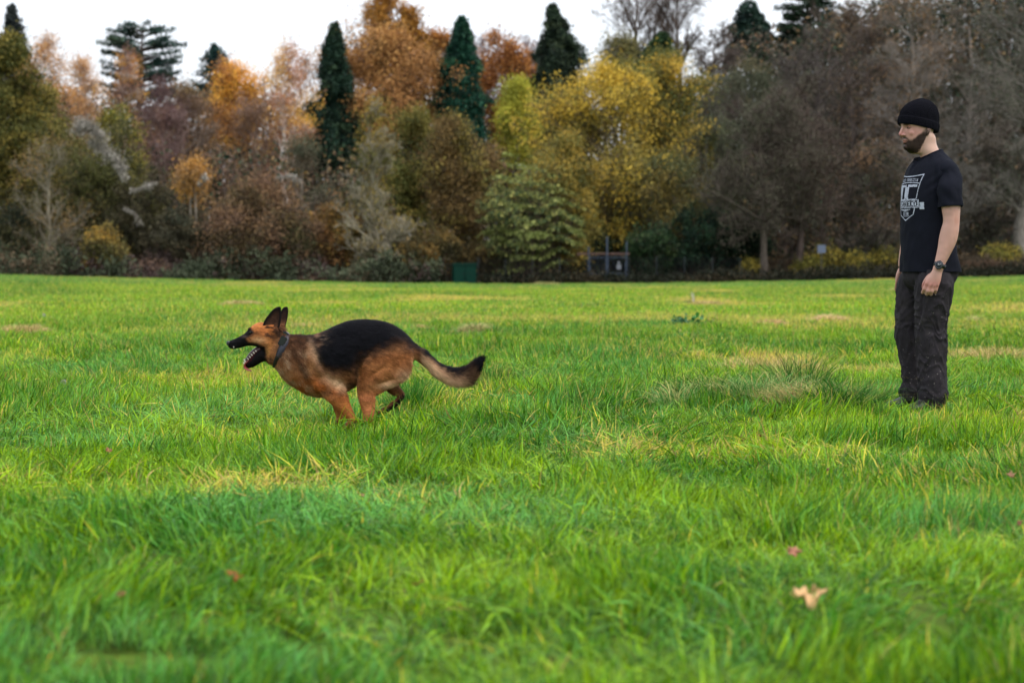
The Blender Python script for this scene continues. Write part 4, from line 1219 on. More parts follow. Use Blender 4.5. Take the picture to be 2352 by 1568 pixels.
# ------------------------------------------------------------------ the dog
DK = 0.000672           # metres per unit of the tracing sheet (u, v)
def build_dog():
    rng = np.random.RandomState(8)
    Yd = 10.35
    X0 = (815.7 - CX) / FPX * Yd
    root = thing("dog", (X0, Yd, float(gz(X0, Yd))), "black and tan shepherd dog galloping over the grass with its mouth wide open", "dog")
    def D(u, v, y=0.0):
        return np.array([(u - 1200) * DK, y * DK, (1044 - v) * DK])
    def sec(top, bot, hw, y=0.0, shift=0.0):
        t, b = D(*top, y), D(*bot, y)
        return ((t + b) / 2, (t - b) / 2, np.array([0, hw * DK, 0]))
    def leg(rows):
        return limb([(*D(u, v, y), ra * DK, rb * DK) for u, v, y, ra, rb in rows])
    trunk_st = [sec((640, 262), (508, 508), 78), sec((690, 300), (556, 545), 86), sec((765, 306), (606, 600), 104), sec((860, 308), (665, 668), 124),
                sec((960, 276), (745, 722), 150), sec((1060, 230), (850, 780), 166), sec((1150, 198), (960, 790), 170), sec((1240, 187), (1070, 765), 166),
                sec((1330, 189), (1160, 728), 152), sec((1420, 202), (1245, 668), 138), sec((1500, 231), (1335, 635), 134), sec((1570, 277), (1440, 615), 126),
                sec((1628, 335), (1535, 590), 104), sec((1662, 390), (1610, 545), 70), sec((1678, 425), (1650, 505), 34)]
    pieces = [loft(trunk_st, n=36)]
    head_st = [sec((650, 290), (560, 470), 64), sec((610, 246), (515, 478), 82), sec((560, 222), (492, 452), 88), sec((510, 210), (462, 412), 88), sec((455, 210), (432, 398), 82),
               sec((412, 228), (402, 392), 68), sec((380, 258), (376, 392), 50), sec((345, 294), (345, 398), 41), sec((300, 322), (300, 410), 37),
               sec((255, 341), (258, 417), 33), sec((226, 354), (232, 412), 27), sec((212, 366), (218, 400), 16)]
    pieces.append(loft(head_st, n=32, e=0.92))
    # cheeks, brow, ruff
    pieces += [ball(D(560, 285, -58), np.array([58, 24, 62]) * DK), ball(D(612, 285, 20), np.array([46, 50, 50]) * DK), ball(D(555, 500, 0), np.array([48, 62, 40]) * DK)]
    pieces += [ball(D(505, 355, -55), np.array([58, 36, 62]) * DK), ball(D(505, 355, 55), np.array([58, 36, 62]) * DK),
               ball(D(402, 262, -38), np.array([30, 20, 18]) * DK), ball(D(402, 262, 38), np.array([30, 20, 18]) * DK)]
    # lower jaw
    jaw_st = [sec((492, 405), (528, 508), 60), sec((452, 420), (500, 512), 56), sec((420, 444), (468, 524), 48), sec((387, 476), (436, 544), 40), sec((358, 508), (404, 560), 33), sec((338, 530), (368, 566), 22)]
    pieces.append(loft(jaw_st, n=24, e=0.85))
    # shoulder, elbows and front legs
    for s in (-1, 1):
        pieces.append(ball(D(880, 520, s * 96), np.array([120, 50, 175]) * DK))
        pieces.append(ball(D(985, 640, s * 105), np.array([95, 46, 120]) * DK))
    pieces.append(leg([(960, 640, -110, 95, 45), (1040, 735, -112, 88, 48), (1085, 800, -108, 72, 46), (1125, 860, -104, 52, 38), (1165, 925, -102, 40, 32), (1185, 965, -100, 36, 34), (1150, 1005, -100, 30, 38), (1118, 1018, -100, 22, 34)]))
    pieces.append(leg([(960, 660, 100, 80, 45), (1030, 750, 105, 66, 44), (1045, 830, 104, 46, 36), (1058, 900, 102, 34, 30), (1072, 960, 102, 31, 30), (1040, 1005, 102, 28, 36), (1010, 1016, 102, 20, 32)]))
    # near hind leg: thigh, knee, shank, foot
    pieces.append(leg([(1500, 345, -62, 110, 58), (1455, 440, -88, 148, 60), (1395, 540, -100, 158, 62), (1330, 640, -104, 118, 56), (1296, 730, -104, 80, 46), (1292, 815, -104, 56, 38), (1302, 880, -104, 47, 32), (1306, 950, -104, 42, 32), (1272, 1002, -104, 30, 38), (1240, 1012, -104, 22, 36)]))
    pieces.append(leg([(1575, 420, -60, 82, 46), (1540, 520, -80, 104, 46), (1480, 610, -92, 92, 44), (1400, 680, -96, 62, 38), (1330, 735, -100, 48, 34)]))
    pieces.append(leg([(1330, 780, -104, 32, 26), (1338, 840, -104, 24, 22), (1335, 905, -104, 22, 20)]))
    # far hind leg, hock bent
    pieces.append(leg([(1500, 360, 62, 105, 56), (1470, 470, 86, 135, 58), (1450, 570, 96, 118, 54), (1455, 660, 98, 84, 46), (1490, 730, 98, 50, 34), (1548, 782, 98, 30, 24), (1510, 838, 98, 27, 22), (1440, 885, 98, 26, 22), (1385, 925, 98, 27, 26), (1345, 958, 98, 28, 34), (1318, 985, 98, 20, 30)]))
    # tail
    tail = [sec((1640, 350), (1600, 480), 52), sec((1690, 390), (1668, 505), 52), sec((1745, 424), (1712, 535), 52), sec((1795, 470), (1755, 566), 52), sec((1845, 516), (1802, 622), 54),
            sec((1915, 550), (1874, 666), 58), sec((1990, 563), (1965, 692), 58), sec((2052, 552), (2062, 688), 54), sec((2104, 514), (2136, 640), 46), sec((2148, 486), (2168, 566), 28), sec((2182, 482), (2185, 505), 8)]
    pieces.append(loft(tail, n=24))
    me = union(pieces, 0.0045, 7)
    V = get_co(me); No = get_no(me)
    # muscle and coat relief
    u = V[:, 0] / DK + 1200; v = 1044 - V[:, 2] / DK; side = np.sign(V[:, 1])
    def dent(cu, cv, ru, rv, amt, rot=0.0):
        du, dv = u - cu, v - cv
        c, s = math.cos(rot), math.sin(rot)
        a, b = (du * c + dv * s) / ru, (-du * s + dv * c) / rv
        return amt * np.exp(-(a * a + b * b))
    disp = dent(1225, 560, 26, 130, -0.012) + dent(965, 560, 22, 120, -0.006, -0.5) + dent(1380, 580, 100, 22, -0.006, -0.6) + dent(1300, 470, 120, 26, -0.004, -0.7)
    disp += dent(1080, 690, 26, 60, -0.006, 0.5) + dent(760, 470, 20, 110, 0.004, -0.45) + dent(1450, 660, 90, 16, -0.006, -0.3)
    disp += dent(900, 600, 26, 120, -0.006, -0.45) + dent(845, 480, 24, 90, 0.005, -0.3) + dent(1010, 560, 60, 22, -0.003, 0.4)
    disp += 0.004 * (vnoise(u, v, 60, 3) - 0.5) + 0.0015 * (vnoise(u * 0.6, v, 17, 4) - 0.5) * (v < 750)
    disp += dent(398, 290, 16, 12, -0.006)       # eye sockets
    V = V + No * (1.4 * disp * np.clip(np.abs(No[:, 1]) * 1.6, 0, 1))[:, None]
    set_co(me, V); No = get_no(me)

    BLACK, TAN, RUSTY, CREAM, BROWNK, GREYT = L(15, 15, 21), L(150, 100, 62), L(170, 92, 40), L(204, 170, 132), L(62, 40, 27), L(150, 126, 104)
    saddle = [(905, 330), (950, 300), (1000, 250), (1060, 215), (1220, 150), (1430, 170), (1560, 245), (1690, 370), (1760, 400), (1900, 520), (1880, 560), (1800, 500), (1740, 450), (1650, 385), (1590, 345), (1530, 325), (1470, 350), (1400, 385), (1310, 430), (1250, 470), (1205, 520), (1150, 545), (1080, 552), (1010, 545), (962, 515), (930, 465), (905, 420), (935, 385), (955, 345)]
    withers = [(795, 295), (870, 295), (905, 345), (930, 400), (960, 470), (935, 500), (890, 420), (850, 365), (820, 340)]
    def coat(P):
        u = P[:, 0] / DK + 1200; v = 1044 - P[:, 2] / DK; y = P[:, 1] / DK
        n1 = vnoise(u * 0.5, v, 16, 5); n2 = vnoise(u, v, 45, 6); n3 = vnoise(u * 0.35 + v * 0.5, v * 1.3 - u * 0.3, 7, 7)
        wob = 22 * (n2 - 0.5) + 16 * (n1 - 0.5) + 22 * (n3 - 0.5)
        c = np.tile(TAN[None], (len(P), 1))
        # the shoulder and chest are warmer, the ribs behind them darker and brindled
        c = blend(c, RUSTY * 0.82, sstep(560, 700, v) * (1 - sstep(1150, 1230, u)) * 0.9)
        c = blend(c, L(150, 100, 66), 0.6 * sstep(0.35, 0.8, n2))
        sd_ = poly_sd(saddle, u, v)
        c = blend(c, BROWNK, (1 - sstep(-10, 150, sd_ + wob)) * 0.9 * sstep(860, 960, u))
        c = blend(c, BLACK, 1 - sstep(-34, 52, sd_ + wob * 1.3))
        c = blend(c, BLACK * 1.3, (1 - sstep(-10, 26, poly_sd(withers, u, v) + wob * 0.8)) * 0.85)
        c = blend(c, GREYT, 0.75 * sstep(0.45, 0.8, n3 * 0.6 + n1 * 0.4) * np.exp(-((u - 930) / 60) ** 2 - ((v - 330) / 55) ** 2))
        # neck: grizzled ruff
        nk = sstep(600, 640, u + 0.35 * (v - 400)) * (1 - sstep(800, 900, u))
        c = blend(c, BROWNK * 1.1, nk * 1.0 * (1 - sstep(360, 600, v + wob * 1.5)) * (0.65 + 0.35 * n1))
        c = blend(c, L(190, 160, 128), nk * 0.65 * sstep(0.5, 0.75, n3 * 0.5 + n2 * 0.5) * sstep(380, 470, v))
        # shoulder stripe behind the withers, pale
        c = blend(c, L(176, 142, 112), 0.6 * np.exp(-(((u - 870) - (v - 400) * 0.35) / 34) ** 2 - ((v - 440) / 90) ** 2))
        c = blend(c, BROWNK * 0.9, 0.75 * np.exp(-(((u - 800) - (v - 560) * 0.45) / 30) ** 2 - ((v - 560) / 120) ** 2))
        c = blend(c, BROWNK, 0.6 * np.exp(-((u - 985) / 110) ** 2 - ((v - 742 + wob) / 16) ** 2))
        # belly
        c = blend(c, CREAM, 0.85 * np.exp(-(((u - 1075) - (v - 680) * 0.9) / 62) ** 2 - ((v - 672 + wob) / 52) ** 2))
        c = blend(c, CREAM * 0.8, 0.5 * np.exp(-((u - 890) / 100) ** 2 - ((v - 780) / 26) ** 2))
        c = blend(c, L(66, 50, 40), 0.9 * np.exp(-((u - 1165) / 40) ** 2 - ((v - 690) / 50) ** 2))
        c = blend(c, L(84, 58, 42), 0.8 * np.exp(-((u - 1215) / 26) ** 2 - ((v - 590) / 90) ** 2))
        # hind quarter
        hq = sstep(1215, 1260, u) * sstep(400, 480, v) * (1 - sstep(1690, 1720, u))
        c = blend(c, L(166, 104, 58), hq * 0.55 * sstep(20, 120, sd_))
        c = blend(c, L(120, 70, 36), hq * 0.6 * sstep(0.5, 0.72, vnoise(u * 0.7 + v * 0.4, v * 1.1, 60, 9)))
        c = blend(c, CREAM, 0.85 * np.exp(-((u - 1600) / 70) ** 2 - ((v - 625 + wob * .5) / 55) ** 2) + 0.7 * np.exp(-((u - 1470) / 90) ** 2 - ((v - 690) / 32) ** 2))
        c = blend(c, L(226, 170, 120), 0.8 * np.exp(-((u - 1655) / 22) ** 2 - ((v - 505) / 32) ** 2))
        # legs
        fl = (u > 930) * (u < 1235) * sstep(745, 800, v)
        c = blend(c, L(162, 98, 52), fl * 0.85)
        hl = (u >= 1235) * sstep(700, 780, v) * (u < 1700)
        c = blend(c, L(182, 112, 70), hl * 0.9)
        far = (y > 20) * (v > 690) * (u > 1340)
        c = blend(c, L(112, 72, 50), far * 0.8)
        hockd = poly_sd([(1560, 765), (1600, 800), (1500, 900), (1400, 950), (1300, 1000), (1310, 960), (1400, 915), (1480, 862), (1530, 820)], u, v)
        c = blend(c, BLACK * 1.5, (y > 20) * (1 - sstep(-4, 14, hockd + wob * 0.2)) * 0.9)
        c = blend(c, L(60, 44, 36), sstep(955, 985, v) * 0.5)
        # tail
        tl = sstep(1690, 1730, u)
        mid_v = np.interp(u, [1690, 1750, 1800, 1850, 1915, 1990, 2050, 2100, 2150, 2190], [450, 478, 516, 560, 602, 622, 616, 578, 532, 495])
        c = blend(c, L(160, 122, 92), tl)
        c = blend(c, L(206, 166, 128), tl * sstep(0, 40, v - mid_v + wob * 0.4) * (1 - sstep(2030, 2100, u)))
        c = blend(c, BLACK * 1.1, tl * (1 - sstep(-26, 6, v - mid_v + wob * 0.5)))
        c = blend(c, BROWNK * 0.8, tl * 0.85 * np.exp(-((u - 2060) / 60) ** 2))
        c = blend(c, BLACK, sstep(2085, 2125, u + wob * 0.4) * (1 - sstep(600, 640, v)))
        # head
        hd = 1 - sstep(560, 610, u + 0.3 * (v - 300) + wob * 0.2)
        c = blend(c, L(158, 94, 50), hd)
        c = blend(c, L(176, 108, 58), hd * np.exp(-((u - 440) / 60) ** 2 - ((v - 225) / 34) ** 2))
        c = blend(c, L(214, 166, 122), hd * 0.7 * np.exp(-((u - 460) / 60) ** 2 - ((v - 345) / 26) ** 2))
        c = blend(c, L(46, 32, 26), hd * 0.85 * sstep(0.42, 0.68, n1) * sstep(470, 540, u))
        c = blend(c, L(38, 28, 24), 0.85 * np.exp(-((u - 610) / 42) ** 2 - ((v - 285) / 60) ** 2))
        c = blend(c, L(40, 28, 22), 0.75 * np.exp(-((u - 545) / 26) ** 2 - ((v - 495) / 26) ** 2))
        c = blend(c, L(60, 42, 32), 0.6 * np.exp(-((u - 440) / 40) ** 2 - ((v - 292) / 16) ** 2))
        c = blend(c, L(200, 140, 84), hd * 0.7 * np.exp(-((u - 535) / 40) ** 2 - ((v - 430) / 60) ** 2))
        mz = poly_sd([(180, 330), (300, 300), (355, 262), (392, 250), (410, 285), (392, 312), (360, 330), (380, 365), (450, 372), (510, 400), (520, 520), (300, 580), (180, 440)], u, v)
        c = blend(c, L(58, 46, 42), hd * (1 - sstep(-5, 30, mz + wob * 0.3)) * 0.7)
        c = blend(c, L(24, 22, 24), hd * (1 - sstep(-14, 8, mz + wob * 0.25)))
        c = blend(c, L(96, 78, 72), hd * 0.6 * np.exp(-((u - 350) / 26) ** 2 - ((v - 318) / 12) ** 2))
        jawk = poly_sd([(470, 400), (500, 400), (505, 440), (490, 500), (460, 520), (400, 560), (330, 560), (330, 505), (400, 470)], u, v)
        c = blend(c, L(22, 18, 20), hd * (1 - sstep(0, 12, jawk)))
        # inside of the lower jaw
        top = (v < (440 + (470 - u) * 0.92)) & (u < 480) & (jawk < 6)
        c = blend(c, L(70, 22, 28), top * 0.8 * (np.abs(y) < 40))
        # broken, hairy streaks running with the lie of the coat
        st1 = vnoise(u * 0.22 + v * 0.25, v * 1.0 - u * 0.35, 5.5, 12); st2 = vnoise(u * 0.35 + v * 0.1, v * 0.9 - u * 0.15, 2.6, 13)
        c = c * (0.50 + 0.62 * st1 + 0.40 * st2)[:, None]
        c = c * (0.58 + 0.30 * sstep(.03, .13, c.mean(1)))[:, None]
        return np.clip(c, 0.002, 1)
    M_COAT = mat_attr("dog_coat", rough=0.7, spec=0.07, noise_scale=160, noise_amt=0.25, bump=0.25, bump_scale=220, stretch=(0.35, 1, 1))
    M_FUR = mat_attr("dog_hair", rough=0.55, spec=0.08)
    link_mesh(me, "body", M_COAT, root, coat(V))

    # hair, lying backwards and down, longer on ruff, breeches and tail
    def hlen(P):
        u = P[:, 0] / DK + 1200; v = 1044 - P[:, 2] / DK
        l = np.full(len(P), 0.0165)
        l = np.where((u > 600) & (u < 820), 0.030, l)
        l = np.where(u + 0.3 * (v - 300) < 575, 0.0065, l)
        l = np.where((v > 800) & (u < 1700), 0.006, l)
        l = l + 0.016 * np.exp(-((u - 1600) / 80) ** 2 - ((v - 610) / 70) ** 2)
        l = np.where(u > 1700, 0.024 + 0.032 * sstep(1780, 2000, u) * np.clip((v - 520) / 90, 0.2, 1), l)
        l = np.where(u > 2080, 0.036, l)
        l = l + 0.010 * np.exp(-((u - 1130) / 80) ** 2 - ((v - 720) / 40) ** 2)
        return l
    def hdir(P, Nn):
        u = P[:, 0] / DK + 1200; v = 1044 - P[:, 2] / DK
        d = np.zeros((len(P), 3)); d[:, 0] = 1.0
        # down the flank and thigh
        dn = sstep(300, 560, v)
        d[:, 2] = -0.15 - 0.75 * dn
        leg_ = (v > 760) & (u < 1700)
        d[leg_] = [0.15, 0, -1]
        nk = (u > 560) & (u < 860)
        d[nk] = [0.75, 0, -0.8]
        tl = u > 1700
        ang = np.interp(u, [1700, 1850, 1950, 2050, 2120, 2200], [-0.75, -0.6, -0.2, 0.45, 0.9, 0.9])
        d[tl] = np.stack([np.cos(ang), 0 * ang, np.sin(ang)], 1)[tl]
        low = tl & (v > np.interp(u, [1700, 1900, 2050, 2200], [470, 600, 618, 520]))
        d[low] = d[low] + [0.1, 0, -0.55]
        tip = tl & (u > 2080)
        d[tip] = [0.75, 0, 0.45]
        return d
    def not_mouth(Vv):
        u = Vv[:, 0] / DK + 1200; v = 1044 - Vv[:, 2] / DK
        return ~((u < 492) & (v > 398)) & (u > 250)
    fv, fq, ft, fc = fur_strands(rng, me, 95000, hlen, coat, hdir, width=0.0019, keep=not_mouth, lift=0.30)
    mesh_obj("fur", fv, [fq, ft], M_FUR, root, col=fc)

    # ears: cupped shells with thickness
    def ear(outline, spine, yb, yt, cup, name, colr, inner):
        O = catmull(np.array(outline + outline[:1], float), 4)[:-1]
        S = catmull(np.array(spine, float), 6)
        n = len(O)
        Vv = []; C = []
        rings = 7
        cen = np.array(O).mean(0)
        for sgn in (-1, 1):
            for r in range(rings):
                f = r / (rings - 1)
                p = cen + (O - cen) * (1 - f)
                if r == rings - 1: p = cen + (O - cen) * 0.002
                h = np.clip((spine[0][1] - p[:, 1]) / (spine[0][1] - spine[-1][1]), 0, 1)
                y = yb + (yt - yb) * h + cup * (1 - (1 - f) ** 2) + sgn * 4.5 * math.sqrt(max(0.0, 1 - (1 - f) ** 4))
                Vv.append(np.stack([(p[:, 0] - 1200) * DK, y * DK, (1044 - p[:, 1]) * DK], 1))
                kk_ = float(sstep(0.12, 0.5, f)) if sgn < 0 else 0.0
                base_c = np.array(colr) * (1 - kk_) + np.array(inner) * kk_
                nn = 0.7 + 0.6 * vnoise(p[:, 0], p[:, 1] * 0.5, 9, 3)
                col_ = base_c[None] * nn[:, None]
                if sgn < 0 and f > 0.28:
                    k = (0.75 * np.exp(-((p[:, 1] - spine[0][1] + 45) / 34) ** 2))[:, None]
                    col_ = col_ * (1 - k) + L(150, 104, 72)[None] * k
                C.append(col_)
        Vv = np.concatenate(Vv); C = np.concatenate(C)
        i = np.arange(n); j = (i + 1) % n
        Q = []
        for s_ in range(2):
            for r in range(rings - 1):
                b = (s_ * rings + r) * n
                q = np.stack([b + i, b + j, b + n + j, b + n + i], 1)
                Q.append(q if s_ else q[:, ::-1])
        Q.append(np.stack([i, j, rings * n + j, rings * n + i], 1))
        return mesh_obj(name, Vv, np.concatenate(Q), M_COAT, root, col=C, smooth=True)
    ear([(492, 330), (486, 270), (500, 205), (538, 148), (578, 104), (612, 88), (630, 92), (636, 130), (632, 190), (622, 240), (604, 290), (570, 330), (530, 345)], [(560, 320), (600, 110)], -58, -66, 16, "ear", L(15, 11, 11), L(58, 38, 30))
    ear([(590, 300), (606, 220), (616, 140), (636, 100), (660, 90), (673, 98), (675, 140), (668, 190), (656, 235), (650, 275), (640, 310)], [(630, 290), (662, 100)], 52, 60, 8, "ear", L(18, 12, 12), L(44, 30, 25))
    # tufts between ear and collar
    # eyes
    M_EYE = mat_plain("dog_eye", L(28, 16, 10), rough=0.08, spec=0.8)
    M_NOSE = mat_plain("dog_nose", L(26, 26, 30), rough=0.3, spec=0.5, bump=0.5, bump_scale=900)
    M_TOOTH = mat_plain("teeth", L(190, 180, 165), rough=0.3, spec=0.5)
    M_TONGUE = mat_plain("tongue", L(128, 50, 44), rough=0.35, spec=0.5, noise_scale=60, noise_amt=0.2)
    M_MOUTH = mat_plain("mouth_lining", L(52, 14, 20), rough=0.35, spec=0.5)
    for s in (-1, 1):
        e = solid("eye", ball(D(397, 287, s * 50), np.array([11, 8, 9]) * DK, 16), M_EYE, root)
        lid = limb([(*D(380, 293, s * 50), 3 * DK, 4 * DK), (*D(392, 278, s * 56), 4 * DK, 5 * DK), (*D(408, 280, s * 60), 4 * DK, 5 * DK), (*D(418, 290, s * 62), 3 * DK, 4 * DK)], n=10)
        solid("eyelid", lid, mat_plain("eyelid", L(24, 18, 18), rough=0.6), root)
    solid("nose", join([ball(D(219, 368, 0), np.array([17, 22, 16]) * DK, 18), ball(D(214, 378, -12), np.array([9, 8, 10]) * DK, 12), ball(D(214, 378, 12), np.array([9, 8, 10]) * DK, 12)]), M_NOSE, root)
    # mouth: lining, tongue, teeth
    lining = loft([sec((500, 386), (505, 440), 44, 8), sec((458, 392), (484, 440), 42, 8), sec((420, 408), (456, 470), 38, 10), sec((384, 440), (424, 504), 31, 10), sec((355, 480), (390, 532), 24, 8), sec((341, 512), (362, 540), 15, 4)], n=18)
    solid("mouth_lining", lining, M_MOUTH, root)
    tst = []
    for (uu, vv, yy, au, av, bw, bu) in [(480, 425, 0, -5, -6, 20, 0), (440, 448, -2, -5, -6, 22, 0), (398, 484, -6, -5, -6, 24, 0), (364, 516, -12, -5, -5, 26, 0), (347, 538, -16, -6, -1, 25, 5), (354, 562, -22, -5, 4, 20, 14), (378, 578, -24, -3, 5, 12, 16), (396, 586, -24, -1, 2, 4, 6)]:
        tst.append((D(uu, vv, yy), np.array([au, 0, -av]) * DK, np.array([bu, bw, 0]) * DK * .85))
    tongue = loft(tst, n=16)
    solid("tongue", tongue, M_TONGUE, root)
    tp = []
    for uu, vv, h, r in [(432, 427, 6, 5), (416, 442, 8, 6), (400, 458, 8, 5.5), (385, 474, 7, 5), (370, 489, 6, 4.5), (346, 508, 20, 6), (337, 522, 7, 5)]:
        for s in (-1, 1):
            y = s * (40 - 0.16 * (430 - uu))
            b = D(uu + 6, vv + 6, y); t = D(uu - h * 0.5, vv - h * 0.75, y)
            tp.append(limb([(*b, r * DK, r * DK * .8), (*((b + t) / 2), r * .7 * DK, r * .6 * DK), (*t, 1.2 * DK, 1.2 * DK)], n=8, sub=2))
    for uu, vv, h, r in [(262, 405, 9, 4.5)]:
        for s in (-1, 1):
            y = s * (24 + 0.10 * (uu - 250))
            b = D(uu, vv - 8, y); t = D(uu + 1, vv + h * 0.35, y)
            tp.append(limb([(*b, r * DK, r * DK * .8), (*((b + t) / 2), r * .7 * DK, r * .6 * DK), (*t, 1.2 * DK, 1.2 * DK)], n=8, sub=2))
    for pc in tp:
        solid("tooth", pc, M_TOOTH, root)
    # collars
    M_STRAP = mat_plain("collar_strap", L(12, 12, 15), rough=0.5, spec=0.4, bump=0.3, bump_scale=300)
    M_STRAP2 = mat_plain("grey_strap", L(40, 40, 52), rough=0.45, spec=0.4, bump=0.3, bump_scale=300)
    M_PLAST = mat_plain("black_plastic", L(18, 19, 24), rough=0.22, spec=0.6)
    def band(t0, b0, t1, b1, hw, thick, name, mat):
        """strap wrapped round the neck between two section lines"""
        n = 40
        th = np.arange(n) * 2 * PI / n
        R = []
        for (t, b, g) in ((t0, b0, 0), (t0, b0, thick), (t1, b1, thick), (t1, b1, 0)):
            T, B = D(*t), D(*b)
            c, h = (T + B) / 2, (T - B) / 2
            k = 1 + g / np.linalg.norm(h) * DK
            R.append(c + np.cos(th)[:, None] * h * k + np.sin(th)[:, None] * np.array([0, (hw + g) * DK, 0]))
        Vv = np.concatenate(R)
        i = np.arange(n); j = (i + 1) % n
        Q = np.concatenate([np.stack([a * n + i, a * n + j, ((a + 1) % 4) * n + j, ((a + 1) % 4) * n + i], 1) for a in range(4)])
        return mesh_obj(name, Vv, Q, mat, root, smooth=False)
    band((655, 288), (560, 556), (690, 306), (592, 562), 92, 5, "collar", M_STRAP)
    band((678, 296), (572, 520), (712, 326), (606, 540), 95, 9, "grey_collar", M_STRAP2)
    # receiver box on the upper neck
    def box(c, hx, hy, hz, rot, name, mat, bev=0.004):
        bm = bmesh.new(); bmesh.ops.create_cube(bm, size=2)
        bmesh.ops.scale(bm, vec=(hx, hy, hz), verts=bm.verts)
        bmesh.ops.bevel(bm, geom=bm.edges[:], offset=bev, segments=2, affect='EDGES')
        bmesh.ops.rotate(bm, cent=(0, 0, 0), matrix=Matrix.Rotation(rot, 3, 'Y'), verts=bm.verts)
        bmesh.ops.translate(bm, vec=c, verts=bm.verts)
        m_ = bpy.data.meshes.new(name); bm.to_mesh(m_); bm.free(); m_.materials.append(mat)
        o = bpy.data.objects.new(name, m_); COL.objects.link(o); o.parent = root
        return o
    box(D(648, 352, -88), 26 * DK, 14 * DK, 38 * DK, math.radians(28), "receiver", M_PLAST)
    box(D(668, 296, -20), 26 * DK, 30 * DK, 12 * DK, math.radians(38), "receiver", M_PLAST)
    box(D(584, 552, -6), 22 * DK, 26 * DK, 10 * DK, math.radians(5), "buckle", M_PLAST)
    for (uu, vv, yy) in ((1118, 1018, -100), (1010, 1016, 102), (1240, 1012, -104), (1318, 985, 98)):
        FEET.append((X0 + (uu - 1200) * DK, Yd + yy * DK, 0.12))
    return root
